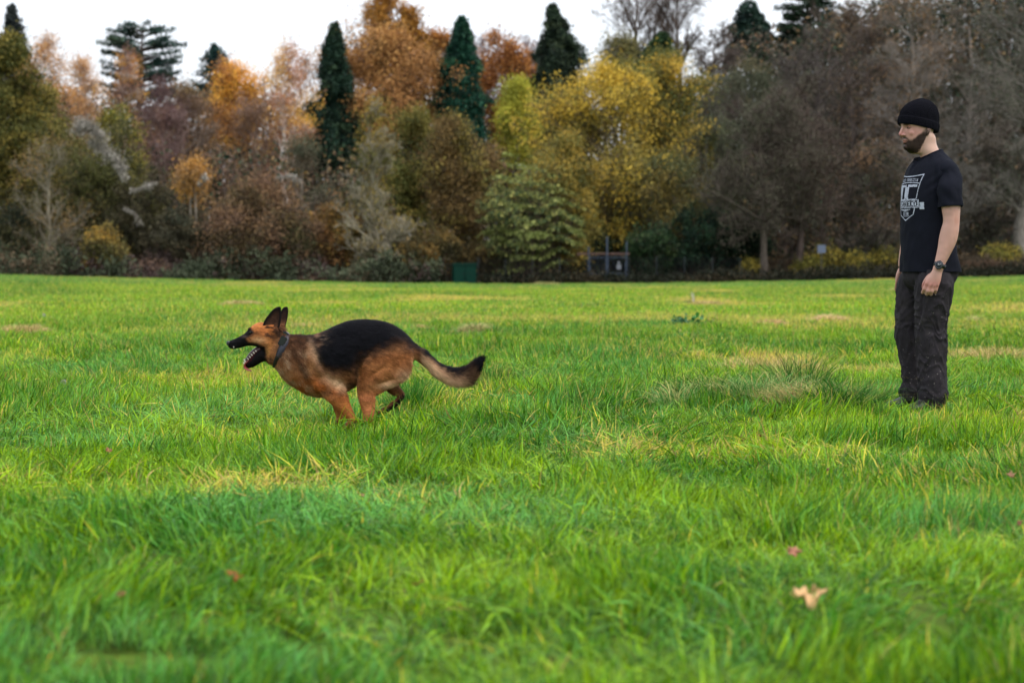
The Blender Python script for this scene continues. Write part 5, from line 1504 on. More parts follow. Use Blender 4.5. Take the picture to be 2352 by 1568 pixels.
# ------------------------------------------------------------------ the man
def build_man():
    rng = np.random.RandomState(21)
    Ym = 11.63
    PM = FPX / Ym
    X0 = (2125 - CX) / PM
    root = thing("person", (X0, Ym, float(gz(X0, Ym))), "bearded man in black beanie, printed dark T-shirt and charcoal trousers standing with arms hanging", "person", rz=-math.atan2(X0, Ym))
    psi = math.radians(36)
    F = np.array([-math.cos(psi), -math.sin(psi), 0]); Lf = np.array([math.sin(psi), -math.cos(psi), 0]); UP = np.array([0, 0, 1.0])
    def B(x, f=0.0, l=0.0, z=0.0):
        return np.array([x, 0, z]) + F * f + Lf * l
    # head frame
    ph = math.radians(30)
    HF = np.array([-math.cos(ph), -math.sin(ph), 0]); HL = np.array([math.sin(ph), -math.cos(ph), 0])
    HX = -0.042
    def Hp(f, l, z):
        return np.array([HX, 0, z]) + HF * f + HL * l
    pieces = []
    # ---- head: level slices (z, front, back, half width)
    sl = [(1.505, 0.045, -0.045, 0.048), (1.522, 0.070, -0.05, 0.054), (1.535, 0.084, -0.052, 0.058), (1.55, 0.090, -0.056, 0.062), (1.565, 0.092, -0.060, 0.065), (1.58, 0.095, -0.064, 0.068),
          (1.60, 0.098, -0.070, 0.071), (1.62, 0.100, -0.076, 0.074), (1.64, 0.101, -0.082, 0.075), (1.655, 0.103, -0.085, 0.076), (1.67, 0.110, -0.088, 0.077),
          (1.69, 0.110, -0.090, 0.078), (1.72, 0.104, -0.095, 0.077), (1.755, 0.078, -0.086, 0.068), (1.785, 0.045, -0.062, 0.048), (1.80, 0.012, -0.03, 0.02)]
    st = [(Hp((f + b) / 2, 0, z), HF * (f - b) / 2, HL * w) for z, f, b, w in sl]
    pieces.append(loft(st, n=40, sub=3, e=0.86))
    # nose
    pieces.append(limb([(*Hp(0.103, 0, 1.664), 0.009, 0.008), (*Hp(0.110, 0, 1.648), 0.009, 0.0075), (*Hp(0.119, 0, 1.630), 0.009, 0.008), (*Hp(0.125, 0, 1.616), 0.0085, 0.009), (*Hp(0.112, 0, 1.607), 0.007, 0.010)], ref=tuple(HL), n=16))
    pieces.append(ball(Hp(0.103, 0, 1.624), (.013, .010, .024), 14))
    for s in (-1, 1):
        pieces.append(ball(Hp(0.109, s * 0.0125, 1.611), (0.010, 0.0075, 0.0075), 12))
        pieces.append(ball(Hp(0.070, s * 0.040, 1.622), (0.020, 0.022, 0.022), 16))     # cheekbone
        pieces.append(limb([(*Hp(0.108, s * 0.008, 1.673), 0.007, 0.008), (*Hp(0.101, s * 0.030, 1.677), 0.008, 0.009), (*Hp(0.082, s * 0.054, 1.671), 0.006, 0.007)], ref=(0, 0, 1), n=12))  # brow ridge
    # lips, chin
    pieces.append(limb([(*Hp(0.084, -0.025, 1.578), 0.004, 0.004), (*Hp(0.100, -0.008, 1.583), 0.006, 0.006), (*Hp(0.100, 0.008, 1.583), 0.006, 0.006), (*Hp(0.084, 0.025, 1.578), 0.004, 0.004)], ref=(0, 0, 1), n=10))
    pieces.append(limb([(*Hp(0.082, -0.021, 1.571), 0.004, 0.004), (*Hp(0.096, -0.008, 1.569), 0.006, 0.006), (*Hp(0.096, 0.008, 1.569), 0.006, 0.006), (*Hp(0.082, 0.021, 1.571), 0.004, 0.004)], ref=(0, 0, 1), n=10))
    pieces.append(ball(Hp(0.080, 0, 1.543), (0.020, 0.022, 0.018), 16))
    # ears
    for s in (-1, 1):
        pieces.append(limb([(*Hp(-0.008, s * 0.075, 1.614), 0.006, 0.006), (*Hp(-0.013, s * 0.079, 1.626), 0.010, 0.007), (*Hp(-0.018, s * 0.080, 1.640), 0.013, 0.005), (*Hp(-0.018, s * 0.079, 1.650), 0.010, 0.005)], ref=tuple(HL), n=14))
    # neck
    pieces.append(loft([(np.array([-0.020, 0, 1.63]), F * 0.052, Lf * 0.058), (np.array([-0.004, 0, 1.60]), F * 0.055, Lf * 0.058), (np.array([0.000, 0, 1.56]), F * 0.058, Lf * 0.058), (np.array([0.012, 0, 1.52]), F * 0.062, Lf * 0.064), (np.array([0.030, 0, 1.48]), F * 0.060, Lf * 0.066), (np.array([0.034, 0, 1.43]), F * 0.06, Lf * 0.08)], n=32))
    # trunk (under the clothes)
    TS = [(1.475, .036, .060, .075), (1.450, .034, .076, .115), (1.425, .030, .092, .150), (1.39, .025, .110, .178), (1.32, .02, .126, .180), (1.22, .018, .130, .170), (1.10, .016, .124, .160), (0.98, .018, .125, .160), (0.88, .02, .125, .165)]
    pieces.append(loft([(B(x, z=z), F * (f - .012), Lf * (l - .012)) for z, x, f, l in TS], n=36))
    # arms: near (l>0) and far
    NA = dict(sh=B(.025, -0.012, .150, 1.425))
    arm_n = [(*B(.018, -.012, .135, 1.40), .050, .050), (*B(.014, -.026, .174, 1.345), .053, .053), (.136, -.186, 1.27, .056, .052), (.140, -.193, 1.19, .054, .050), (.143, -.198, 1.135, .048, .046), (.142, -.201, 1.095, .047, .045),
             (.134, -.206, 1.05, .051, .044), (.123, -.211, 1.00, .051, .041), (.107, -.218, .945, .042, .036), (.086, -.226, .885, .033, .029), (.074, -.231, .850, .029, .024), (.070, -.232, .832, .030, .023)]
    pieces.append(limb(arm_n, n=24))
    pieces.append(ball((.166, -.196, 1.118), (.024, .030, .030), 14))     # point of the elbow
    fa = [(*B(.040, -.005, -.120, 1.400), .040, .040), (*B(.035, .01, -.165, 1.34), .040, .040), (-.078, .185, 1.25, .050, .048), (-.074, .190, 1.12, .045, .043), (-.098, .195, 1.02, .043, .038), (-.124, .195, .90, .032, .028), (-.131, .193, .855, .028, .023)]
    pieces.append(limb(fa, n=24))
    # hands
    def hand(W, Kn, y0, s, thumb_pts, curl, scale=1.0):
        """W wrist point, Kn: knuckle points index..little, y0 depth; s direction the palm faces (+1 away from the camera)"""
        Kn = [np.array(k) for k in Kn]
        c = sum(Kn) / 4
        wv = (Kn[0] - Kn[3]); wd = np.linalg.norm(wv) / 2 + 0.008
        wn = wv / np.linalg.norm(wv)
        yv = np.array([0, 1.0, 0])
        m1 = W * 0.6 + c * 0.4; m2 = W * 0.3 + c * 0.7
        pieces.append(loft([(W + (W - c) * 0.15, wn * .027, yv * .019), (W, wn * .029, yv * .019), (m1, wn * (wd * .88), yv * .019), (m2, wn * wd, yv * .0175), (c, wn * wd, yv * .015), (c + (c - W) * .08, wn * wd * .85, yv * .010)], n=24, e=0.9))
        for k, (kp, ln, r) in enumerate(zip(Kn, (1.0, 1.06, 1.0, 0.86), (.0105, .0108, .0103, .0092))):
            d0 = norm(norm(c - W) * .8 + norm(kp - W) * .2 + np.array([0, s * 0.10, 0]))
            cu = curl[k]
            p1 = kp + d0 * .036 * ln
            d1 = norm(d0 * math.cos(cu) + np.array([0, s, 0]) * math.sin(cu))
            p2 = p1 + d1 * .026 * ln
            d2 = norm(d0 * math.cos(cu * 1.9) + np.array([0, s, 0]) * math.sin(cu * 1.9))
            p3 = p2 + d2 * .020 * ln
            pieces.append(limb([(*(kp - d0 * .022), r * 1.0, r * 1.0), (*(kp - np.array([0, s * .002, 0])), r * 1.15, r * 1.25), (*((kp + p1) / 2), r, r), (*p1, r * 1.08, r * 1.1), (*((p1 + p2) / 2), r * .95, r * .95), (*p2, r * .97, r * .97), (*p3, r * .8, r * .8)], n=12, sub=3))
        pieces.append(limb(thumb_pts, n=12, sub=3))
    W = np.array([.068, -.232, .828])
    hand(W, [(.008, -.240, .754), (.0285, -.244, .745), (.0495, -.243, .742), (.069, -.238, .746)], -.222, 1, [(.046, -.226, .806, .017, .015), (.018, -.220, .785, .017, .015), (-.004, -.214, .757, .012, .012), (-.010, -.208, .733, .011, .011), (-.006, -.202, .712, .009, .009)], (.70, .82, .80, .78))
    W2 = np.array([-.132, .192, .85])
    hand(W2, [(-.160, .185, .775), (-.150, .202, .765), (-.138, .215, .764), (-.125, .224, .772)], .19, 1, [(-.145, .178, .83, .015, .014), (-.157, .168, .805, .013, .012), (-.164, .162, .78, .011, .011), (-.166, .160, .755, .009, .009)], (.5, .6, .6, .6))
    # legs (under the trousers)
    for s, xs in ((-1, (.045, .040, .040, .045, .045)), (1, (-.070, -.085, -.088, -.075, -.072))):
        y = s * .115
        pieces.append(limb([(xs[0] * .6 + .01, y * .7, .82, .085, .075), (xs[0], y * .9, .74, .078, .074), (xs[1], y, .58, .068, .068), (xs[2], y, .47, .056, .056), (xs[3], y, .36, .056, .054), (xs[4] + .008, y, .2, .042, .042), (xs[4] + .01, y, .09, .036, .036), (xs[4], y, .06, .034, .034)], n=20))
    me = union(pieces, 0.0035, 4)
    V = get_co(me)
    # eye sockets, philtrum
    HFv, HLv = HF, HL
    def hfl(V):
        d = V - np.array([HX, 0, 0])
        return d @ HFv, d @ HLv, V[:, 2]
    f, l, z = hfl(V)
    for s in (-1, 1):
        e = np.exp(-((l - s * .033) / .015) ** 2 - ((z - 1.654) / .009) ** 2) * (f > .03) * (z > 1.5)
        V -= HF[None] * (e * .013)[:, None]
    set_co(me, V)
    f, l, z = hfl(V)
    No = get_no(me)
    SK = L(214, 166, 148)
    c = np.tile(SK[None], (len(V), 1)) * (0.93 + 0.14 * vnoise(V[:, 0] + V[:, 1], V[:, 2], .02, 3))[:, None]
    headm = z > 1.50
    c = blend(c, L(212, 176, 154), headm * (1 - sstep(.0, .05, f)) * .7)
    c = blend(c, L(210, 140, 128), headm * .5 * np.exp(-((z - 1.625) / .030) ** 2 - ((np.abs(l) - .050) / .034) ** 2) * (f > .02))
    c = blend(c, L(214, 136, 128), headm * .8 * np.exp(-((z - 1.615) / .018) ** 2 - (l / .016) ** 2) * (f > .1))
    c = blend(c, L(200, 120, 112), .55 * np.exp(-((z - .745) / .03) ** 2) * (z < .80))
    c = blend(c, L(198, 140, 118), .5 * np.exp(-((z - 1.11) / .03) ** 2) * (V[:, 0] > .16))
    # beard shadow on the skin
    jawline = np.maximum(1.650 - .92 * np.clip(f, 0, 1), 1.583) - .016 * sstep(.095, .108, f) * (np.abs(l) < .020)
    mus = np.exp(-((z - 1.594 + .35 * np.clip(np.abs(l) - .016, 0, 1)) / .0075) ** 2 - (l / .036) ** 4) * (f > .05) * 1.3
    beard_k = headm * sstep(-.016, -.004, f - (1.60 - z) * .5 + .012 * (vnoise(f, z, .008, 7) - .5)) * (1 - sstep(-.010, .012, z - jawline - .006 * (vnoise(f, l, .01, 4) - .5)))
    beard_k = beard_k * (1 - .30 * sstep(1.602, 1.630, z))
    beard_k = np.maximum(beard_k * sstep(1.500, 1.514, z), mus * .9)
    lips = np.exp(-((z - 1.575) / .0075) ** 2 - (l / .021) ** 2) * (f > .07)
    c = blend(c, L(50, 34, 26), beard_k * .88)
    c = blend(c, L(184, 116, 104), lips * .95)
    c = blend(c, L(60, 42, 34), headm * .7 * np.exp(-((z - 1.672 - .004 * np.cos(l * 90)) / .0045) ** 2) * (np.abs(l) > .012) * (np.abs(l) < .055) * (f > .05))
    c = blend(c, L(120, 78, 66), headm * .6 * np.exp(-((z - 1.655) / .008) ** 2 - ((np.abs(l) - .033) / .016) ** 2) * (f > .04))  # shade of the eye sockets, painted into the skin colour
    m, t, p, out = new_mat("skin")
    a_ = N(t, "ShaderNodeAttribute", attribute_name="Col")
    t.links.new(a_.outputs["Color"], p.inputs["Base Color"])
    p.inputs["Roughness"].default_value = 0.5
    p.inputs["Specular IOR Level"].default_value = 0.3
    p.inputs["Subsurface Weight"].default_value = 0.12
    p.inputs["Subsurface Radius"].default_value = (0.012, 0.005, 0.003)
    p.inputs["Subsurface Scale"].default_value = 1.0
    tcn = N(t, "ShaderNodeTexCoord"); bz = N(t, "ShaderNodeTexNoise"); bz.inputs["Scale"].default_value = 300
    t.links.new(tcn.outputs["Object"], bz.inputs["Vector"])
    bp = N(t, "ShaderNodeBump"); bp.inputs["Strength"].default_value = .12; bp.inputs["Distance"].default_value = .003
    t.links.new(bz.outputs["Fac"], bp.inputs["Height"]); t.links.new(bp.outputs[0], p.inputs["Normal"])
    link_mesh(me, "body", m, root, c * 0.68)
    body_me = me
    # ---- beard and brow hair
    M_HAIR = mat_attr("beard_hair", rough=0.6, spec=0.12)
    bv = V.copy()
    def keep(Vv):
        return (beard_k > .25 + .5 * rng.rand(len(beard_k))) & (lips < .3)
    def bl(P): 
        return np.full(len(P), .0075)
    def bd(P, Nn):
        f_, l_, z_ = hfl(P)
        return HF[None] * 0.35 + np.array([[0, 0, -1.0]]) + 0 * P
    fv, fq, ft, fc = fur_strands(rng, me, 14000, bl, lambda P: np.tile(L(46, 34, 28)[None], (len(P), 1)) * .70, bd, width=.0010, lift=.45, keep=keep)
    mesh_obj("beard", fv, [fq, ft], M_HAIR, root, col=fc)
    def keepb(Vv):
        f_, l_, z_ = hfl(Vv)
        return (np.abs(z_ - 1.676 - .003 * np.cos(l_ * 90)) < .005) & (np.abs(l_) > .012) & (np.abs(l_) < .056) & (f_ > .05)
    fv, fq, ft, fc = fur_strands(rng, me, 2200, lambda P: np.full(len(P), .008), lambda P: np.tile(L(60, 42, 32)[None], (len(P), 1)) * .8, lambda P, Nn: -HF[None] * .5 + HL[None] * np.sign(hfl(P)[1])[:, None] + 0 * P, width=.0009, lift=.3, keep=keepb)
    mesh_obj("eyebrows", fv, [fq, ft], M_HAIR, root, col=fc)
    # forearm hair is too fine to see; hair under the beanie at the nape
    M_EYEW = mat_plain("eye_white", L(140, 128, 122), rough=.25, spec=.5)  # white greyed: the shadow over the eye is put into its colour
    M_IRIS = mat_plain("iris", L(52, 44, 38), rough=.15, spec=.6)
    M_LID = mat_plain("lid_skin", L(170, 116, 100) * .8, rough=.55)
    M_LASH = mat_plain("lash_line", L(34, 24, 20), rough=.7)
    for s in (-1, 1):
        ec = Hp(.0835, s * .0325, 1.6535)
        e = solid("eye", ball(ec, (.0122, .0122, .0122), 18), M_EYEW, root)
        gaze = norm(HF + HL * 0.02 + np.array([0, 0, -.12]))
        solid("iris", ball(ec + gaze * .0085, (.0060, .0060, .0060), 14), M_IRIS, e)
        solid("eyelid", limb([(*(ec + HL * -.013 * 1 + HF * .004 + UP * .001), .003, .004), (*(ec + HF * .0095 + HL * -.006 + UP * .0052), .0032, .0050), (*(ec + HF * .0100 + HL * .005 + UP * .0054), .0032, .0050), (*(ec + HL * .0135 + HF * .003 + UP * .001), .003, .004)], ref=(0, 0, 1), n=10), M_LID, root)
        solid("eyelash", limb([(*(ec + HL * -.012 + HF * .006 + UP * .000), .0012, .0012), (*(ec + HF * .0125 + HL * -.005 + UP * .0020), .0016, .0018), (*(ec + HF * .0125 + HL * .005 + UP * .0020), .0014, .0014), (*(ec + HL * .0135 + HF * .005 + UP * .000), .0012, .0012)], ref=(0, 0, 1), n=8), M_LASH, root)
        solid("lower_eyelid", limb([(*(ec + HL * -.011 + HF * .006 - UP * .003), .0022, .0022), (*(ec + HF * .0115 - UP * .0070), .0026, .0026), (*(ec + HL * .0125 + HF * .004 - UP * .003), .0022, .0022)], ref=(0, 0, 1), n=8), M_LID, root)
    # ---- beanie
    def bring(fx, fz, bx, bz_, lat, dx=0.0):
        hx = (bx - fx) / 2; hx2 = math.sqrt(max(1e-8, hx * hx - (lat * math.sin(ph)) ** 2)) if hx > lat * .7 else hx * .85
        a = np.array([-hx2, 0, (fz - bz_) / 2]); a[1] = -abs(a[0]) * math.tan(ph)
        return (np.array([(fx + bx) / 2 + dx, 0, (fz + bz_) / 2]), a, HL * lat)
    bst = [bring(-.150, 1.684, .054, 1.638, .083), bring(-.158, 1.677, .062, 1.627, .088), bring(-.1635, 1.683, .068, 1.634, .092), bring(-.1645, 1.702, .072, 1.652, .094), bring(-.161, 1.722, .073, 1.670, .093), bring(-.157, 1.7255, .070, 1.676, .090), bring(-.155, 1.732, .0695, 1.685, .0885),
           bring(-.147, 1.757, .0715, 1.712, .088), bring(-.127, 1.783, .066, 1.748, .080), bring(-.098, 1.805, .049, 1.785, .063), bring(-.066, 1.819, .016, 1.812, .038), bring(-.045, 1.825, -.015, 1.824, .014), bring(-.034, 1.826, -.027, 1.826, .003)]
    v, q, tt = loft(bst, n=180, sub=4, e=0.95)
    ang = np.arctan2((v - np.array([-.045, 0, 0])) @ HL, (v - np.array([-.045, 0, 0])) @ HF)
    rad = norm(np.stack([v[:, 0] + .045, v[:, 1], (v[:, 2] - 1.70) * .6], 1))
    v = v + rad * (.0011 * np.sin(ang * 60) + .0022 * (vnoise(ang * .35, v[:, 2], .03, 4) - .5))[:, None]
    M_KNIT = mat_plain("black_knit", L(17, 17, 23) * .9, rough=.95, spec=.05, noise_scale=70, noise_amt=.35, bump=.5, bump_scale=260)
    solid("beanie", (v, q, tt), M_KNIT, root)

    # ---- T-shirt
    SS = [(1.530, .044, .042, .050), (1.512, .043, .052, .070), (1.485, .038, .070, .112), (1.450, .034, .096, .160), (1.40, .028, .120, .182), (1.32, .018, .136, .186), (1.24, .014, .142, .188), (1.14, .012, .142, .182),
          (1.04, .012, .142, .180), (0.94, .018, .150, .183), (0.86, .025, .160, .188), (0.80, .028, .166, .192), (0.77, .028, .166, .192)]
    sh = [loft([(B(x, z=z), F * f_, Lf * l_) for z, x, f_, l_ in SS], n=44)]
    # rounded shoulder caps that carry the sleeves
    sh.append(limb([(*B(.03, -.010, .06, 1.43), .060, .060), (*B(.022, -.012, .12, 1.408), .056, .056), (*B(.018, -.018, .148, 1.382), .053, .053)], n=28))
    sh.append(limb([(*B(.03, -.008, -.06, 1.43), .060, .060), (*B(.03, -.010, -.13, 1.412), .060, .060), (*B(.03, -.010, -.160, 1.385), .056, .056)], n=28))
    sm = union(sh, 0.005, 5)
    V = get_co(sm); No = get_no(sm)
    # fall of the cloth: broad vertical pulls from shoulder and belly, gathers at the waist
    fx = (V - np.array([.02, 0, 0])) @ F; lx = (V - np.array([.02, 0, 0])) @ Lf; zz = V[:, 2]
    th = np.arctan2(lx, fx)
    w = 0.010 * (vnoise(th * .26 + zz * .30, zz * .40, .085, 8) - .5) + .0035 * (vnoise(th * .30 - zz * .5, zz, .05, 9) - .5)
    w += .006 * np.exp(-((zz - .86) / .06) ** 2) * np.sin(th * 7 + zz * 22) * .6
    w += .005 * np.exp(-((zz - 1.34) / .07) ** 2 - ((lx - .16) / .05) ** 2) * np.sin((fx + zz) * 120) * .5
    w -= .010 * np.exp(-((lx - .160 + .15 * (zz - 1.3)) / .011) ** 2) * sstep(1.18, 1.25, zz) * (1 - sstep(1.40, 1.46, zz)) * (np.abs(fx) < .10)    # armhole fold
    set_co(sm, V + No * w[:, None])
    bm = bmesh.new(); bm.from_mesh(sm)
    def chop(co, no, sel):
        g = [v_ for v_ in bm.verts if sel(v_.co)]
        gs = set(g)
        geom = g + [e_ for e_ in bm.edges if e_.verts[0] in gs and e_.verts[1] in gs] + [f_ for f_ in bm.faces if all(x in gs for x in f_.verts)]
        bmesh.ops.bisect_plane(bm, geom=geom, plane_co=co, plane_no=no, clear_outer=True)
    torso = lambda p: not (((p.x > .08 and p.y < -.135 and p.z > 1.0) or (p.x < -.0 and p.y > .135 and p.z > 1.0)))
    chop((0, 0, .818), (0, .0, -1), lambda p: p.z < .90)
    cn_c = np.array([.030, 0, 1.496]); cn_n = norm(np.array([-.42, .06, 1.0]) * 1.0)
    chop(tuple(cn_c), tuple(cn_n), lambda p: (p.x - .032) ** 2 + p.y ** 2 < .105 ** 2 and p.z > 1.40)
    edge_v = [np.array(v_.co) for v_ in bm.verts if v_.co.z > 1.40 and any(e_.is_boundary for e_ in v_.link_edges)]
    bm.to_mesh(sm); bm.free()
    sm.polygons.foreach_set("use_smooth", np.ones(len(sm.polygons), bool))
    M_SHIRT = mat_plain("navy_black_jersey", L(24, 26, 35) * .8, rough=.9, spec=.08, noise_scale=14, noise_amt=.25, bump=.25, bump_scale=420)
    shirt = link_mesh(sm, "t_shirt", M_SHIRT, root)
    so = shirt.modifiers.new("thickness", 'SOLIDIFY'); so.thickness = .003; so.offset = -1
    for nm, rows, seed in (("sleeve", [(*B(.022, -.012, .125, 1.414), .058, .056), (*B(.018, -.016, .150, 1.396), .062, .060), (*B(.014, -.024, .176, 1.35), .065, .062), (.131, -.184, 1.29, .066, .062), (.136, -.190, 1.23, .0665, .062), (.138, -.194, 1.188, .067, .063)], 3),
                           ("sleeve", [(*B(.03, -.008, -.130, 1.415), .058, .056), (*B(.03, -.010, -.155, 1.395), .062, .060), (*B(.03, -.010, -.180, 1.35), .060, .058), (-.058, .180, 1.28, .058, .056), (-.060, .185, 1.22, .058, .056), (-.062, .187, 1.18, .058, .056)], 4)):
        P_ = np.array([r_[:3] for r_ in rows]); st_ = []
        for i_ in range(len(P_)):
            T_ = norm(P_[min(i_ + 1, len(P_) - 1)] - P_[max(i_ - 1, 0)]); rr_ = np.array([0, 1.0, 0]); rr_ = norm(rr_ - T_ * (rr_ @ T_))
            st_.append((P_[i_], np.cross(T_, rr_) * rows[i_][3], rr_ * rows[i_][4]))
        st_ = [(st_[0][0] + np.array([-.03, 0, .01]) * 0 - norm(P_[1] - P_[0]) * .03, st_[0][1] * .55, st_[0][2] * .55)] + st_
        v_, q_, t_ = loft(st_, n=48, sub=6, cap=False)
        o_ = np.array(rows[3][:3]); rd_ = v_ - np.interp(v_[:, 2], P_[::-1, 2], P_[::-1, 0])[:, None] * np.array([[1.0, 0, 0]]) - np.interp(v_[:, 2], P_[::-1, 2], P_[::-1, 1])[:, None] * np.array([[0, 1.0, 0]]) - v_[:, 2:3] * np.array([[0, 0, 1.0]])
        an_ = np.arctan2(rd_[:, 1], rd_[:, 0])
        k_ = .0045 * (vnoise(an_ * .10, v_[:, 2] * .5 + an_ * .02, .03, seed) - .5) * 2 + .003 * np.sin(an_ * 4 + v_[:, 2] * 60) * sstep(1.36, 1.24, v_[:, 2])
        k_ = k_ + .0018 * (np.abs(v_[:, 2] - 1.205) < .0035)
        slv = mesh_obj(nm, v_ + norm(rd_ + 1e-6) * k_[:, None] * (v_[:, 2:3] < 1.40), [q_], M_SHIRT, shirt, smooth=True)
        md_ = slv.modifiers.new("thickness", 'SOLIDIFY'); md_.thickness = .003; md_.offset = -1
    # neck rib, hem lines
    def ring_tube(c0, a, b, r, name, mat, parent, n=60, rz=None):
        th = np.arange(n + 1) * 2 * PI / n
        P = c0 + np.cos(th)[:, None] * a + np.sin(th)[:, None] * b
        k = 10
        Vv = []
        for i in range(n):
            T = norm(P[(i + 1) % n] - P[i - 1]); o_ = norm(P[i] - c0); w_ = np.cross(T, o_)
            aa = np.arange(k) * 2 * PI / k
            Vv.append(P[i] + np.cos(aa)[:, None] * o_ * r + np.sin(aa)[:, None] * w_ * (rz or r))
        Vv = np.concatenate(Vv); i = np.arange(n)[:, None]; j = (i + 1) % n; a_ = np.arange(k)[None]; b_ = (a_ + 1) % k
        Q = np.stack([i * k + a_, i * k + b_, j * k + b_, j * k + a_], 2).reshape(-1, 4)
        return mesh_obj(name, Vv, Q, mat, parent, smooth=True)
    dg = bpy.context.evaluated_depsgraph_get()
    bvh = BVHTree.FromPolygons([v_.co[:] for v_ in sm.vertices], [p_.vertices[:] for p_ in sm.polygons])
    bvb = BVHTree.FromPolygons([v_.co[:] for v_ in body_me.vertices], [p_.vertices[:] for p_ in body_me.polygons])
    # the rib follows the cut edge of the shirt
    u1 = norm(np.cross(np.array([0, 1.0, 0]), cn_n)); u2 = np.array([0, 1.0, 0])
    n = 64
    EV = np.array(edge_v); ctr = EV.mean(0); ea = np.arctan2((EV - ctr) @ u2, (EV - ctr) @ u1)
    od = np.argsort(ea); ea = ea[od]; EV = EV[od]
    tq = -PI + 2 * PI * (np.arange(n) + .5) / n
    P = np.stack([np.interp(tq, np.concatenate([ea - 2 * PI, ea, ea + 2 * PI]), np.tile(EV[:, k], 3)) for k in range(3)], 1)
    for _ in range(3):
        P = (np.roll(P, 1, 0) + P + np.roll(P, -1, 0)) / 3
    P = (np.roll(P, 1, 0) + P + np.roll(P, -1, 0)) / 3
    k = 10; Vv = []
    for i in range(n):
        T = norm(P[(i + 1) % n] - P[i - 1]); o_ = norm(P[i] - P.mean(0)); w_ = np.cross(T, o_); aa = np.arange(k) * 2 * PI / k
        Vv.append(P[i] + np.cos(aa)[:, None] * o_ * .0045 + np.sin(aa)[:, None] * w_ * .0085)
    Vv = np.concatenate(Vv); i = np.arange(n)[:, None]; j = (i + 1) % n; a_ = np.arange(k)[None]; b_ = (a_ + 1) % k
    mesh_obj("neck_rib", Vv, np.stack([i * k + a_, i * k + b_, j * k + b_, j * k + a_], 2).reshape(-1, 4), M_SHIRT, shirt, smooth=True)

    # ---- chest print, laid on the cloth
    GLY = {'D': ["1110", "1001", "1001", "1001", "1001", "1001", "1110"], 'C': ["0111", "1000", "1000", "1000", "1000", "1000", "0111"], 'S': ["0111", "1000", "1000", "0110", "0001", "0001", "1110"],
           'H': ["1001", "1001", "1001", "1111", "1001", "1001", "1001"], 'O': ["0110", "1001", "1001", "1001", "1001", "1001", "0110"], 'E': ["1111", "1000", "1000", "1110", "1000", "1000", "1111"],
           'L': ["1000", "1000", "1000", "1000", "1000", "1000", "1111"], 'U': ["1001", "1001", "1001", "1001", "1001", "1001", "0110"], 'B': ["1110", "1001", "1001", "1110", "1001", "1001", "1110"]}
    cs = .0013
    nx, nz = int(.30 / cs), int(.30 / cs)
    S, Tz = np.meshgrid((np.arange(nx) + .5) * cs - .15, (np.arange(nz) + .5) * cs - .01)
    img = np.zeros_like(S, bool)
    def wide(t):          # half width of the shield at height t
        return np.interp(t, [0, .035, .06, .12, .27], [.0, .070, .078, .086, .116])
    def put(mask, val=True): img[mask] = val
    edge_in = (Tz > 0) & (Tz < .270 - .010 * (1 - (S / .116) ** 2)) & (np.abs(S) < wide(Tz))
    def shrink(g): return (Tz > g * 1.6) & (Tz < .270 - .010 * (1 - (S / .116) ** 2) - g) & (np.abs(S) < wide(Tz - g * .5) - g)
    put(edge_in & ~shrink(.0055))
    # arched top ribbon line with small unreadable lettering
    arch = .236 - .55 * S ** 2 * 1.2
    put(shrink(.006) & (np.abs(Tz - arch + .014) < .0022))
    ln = (Tz - arch)
    cell = np.floor(S / .0048).astype(int)
    put(shrink(.014) & (ln > -.006) & (ln < .010) & (cell % 2 == 0) & (_tab[(cell * 7) % 256, 3] > .12) & ~((ln > -.001) & (ln < .004) & (_tab[(cell * 5) % 256, 9] > .5)))
    def glyph(ch, s0, t0, w, h, val=True, bold=0.0):
        g = GLY[ch]
        cx = (S - s0) / w * 4; cy = (t0 + h - Tz) / h * 7
        ok = (cx >= -bold) & (cx < 4 + bold) & (cy >= 0) & (cy < 7)
        gi = np.zeros_like(S, bool)
        for dx in (-bold, 0, bold):
            ix = np.clip(np.floor(cx + dx).astype(int), 0, 3); iy = np.clip(np.floor(cy).astype(int), 0, 6)
            for yy in range(7):
                for xx in range(4):
                    if g[yy][xx] == '1': gi |= (np.floor(cx + dx).astype(int) == xx) & (iy == yy) & ok
        put(gi & ok, val)
    # the emblem: a heavy interlocked D and C with a star above
    glyph('D', -.082, .112, .082, .098, True, .38)
    glyph('C', -.004, .112, .080, .098, True, .38)
    # band with black letters, ribbon tail
    put((np.abs(Tz - .098) < .024) & (S > -.128) & (S < .104))
    put((np.abs(Tz - .086) < .020) & (S >= .109) & (S < .138))
    put((np.abs(Tz - .098) < .020) & (np.abs(np.abs(Tz - .098) - .0185) < .0012) & (S > -.124) & (S < .100), False)
    for k_, ch in enumerate("DCSHOECO"):
        glyph(ch, -.119 + k_ * .0272, .083, .0215, .030, False, .25)
    for t_, hw_ in ((.066, .060), (.061, .035), (.057, .018)):
        put((np.abs(Tz - t_) < .0014) & (np.abs(S + .01) < hw_))
    for k_, ch in enumerate("CLUB"):
        glyph(ch, -.030 + k_ * .0150, .034, .0118, .0165, True, .2)
    put((np.abs(Tz - .0275) < .0011) & (np.abs(S) < .05) & shrink(.01))
    # wear
    worn = vnoise(S * 1.0, Tz, .0035, 5) + .35 * (vnoise(S, Tz, .02, 6) - .5)
    img &= worn > .20
    s0, zb = -.022, 1.113
    Vp = np.zeros((nz + 1, nx + 1, 3)); okv = np.zeros((nz + 1, nx + 1), bool)
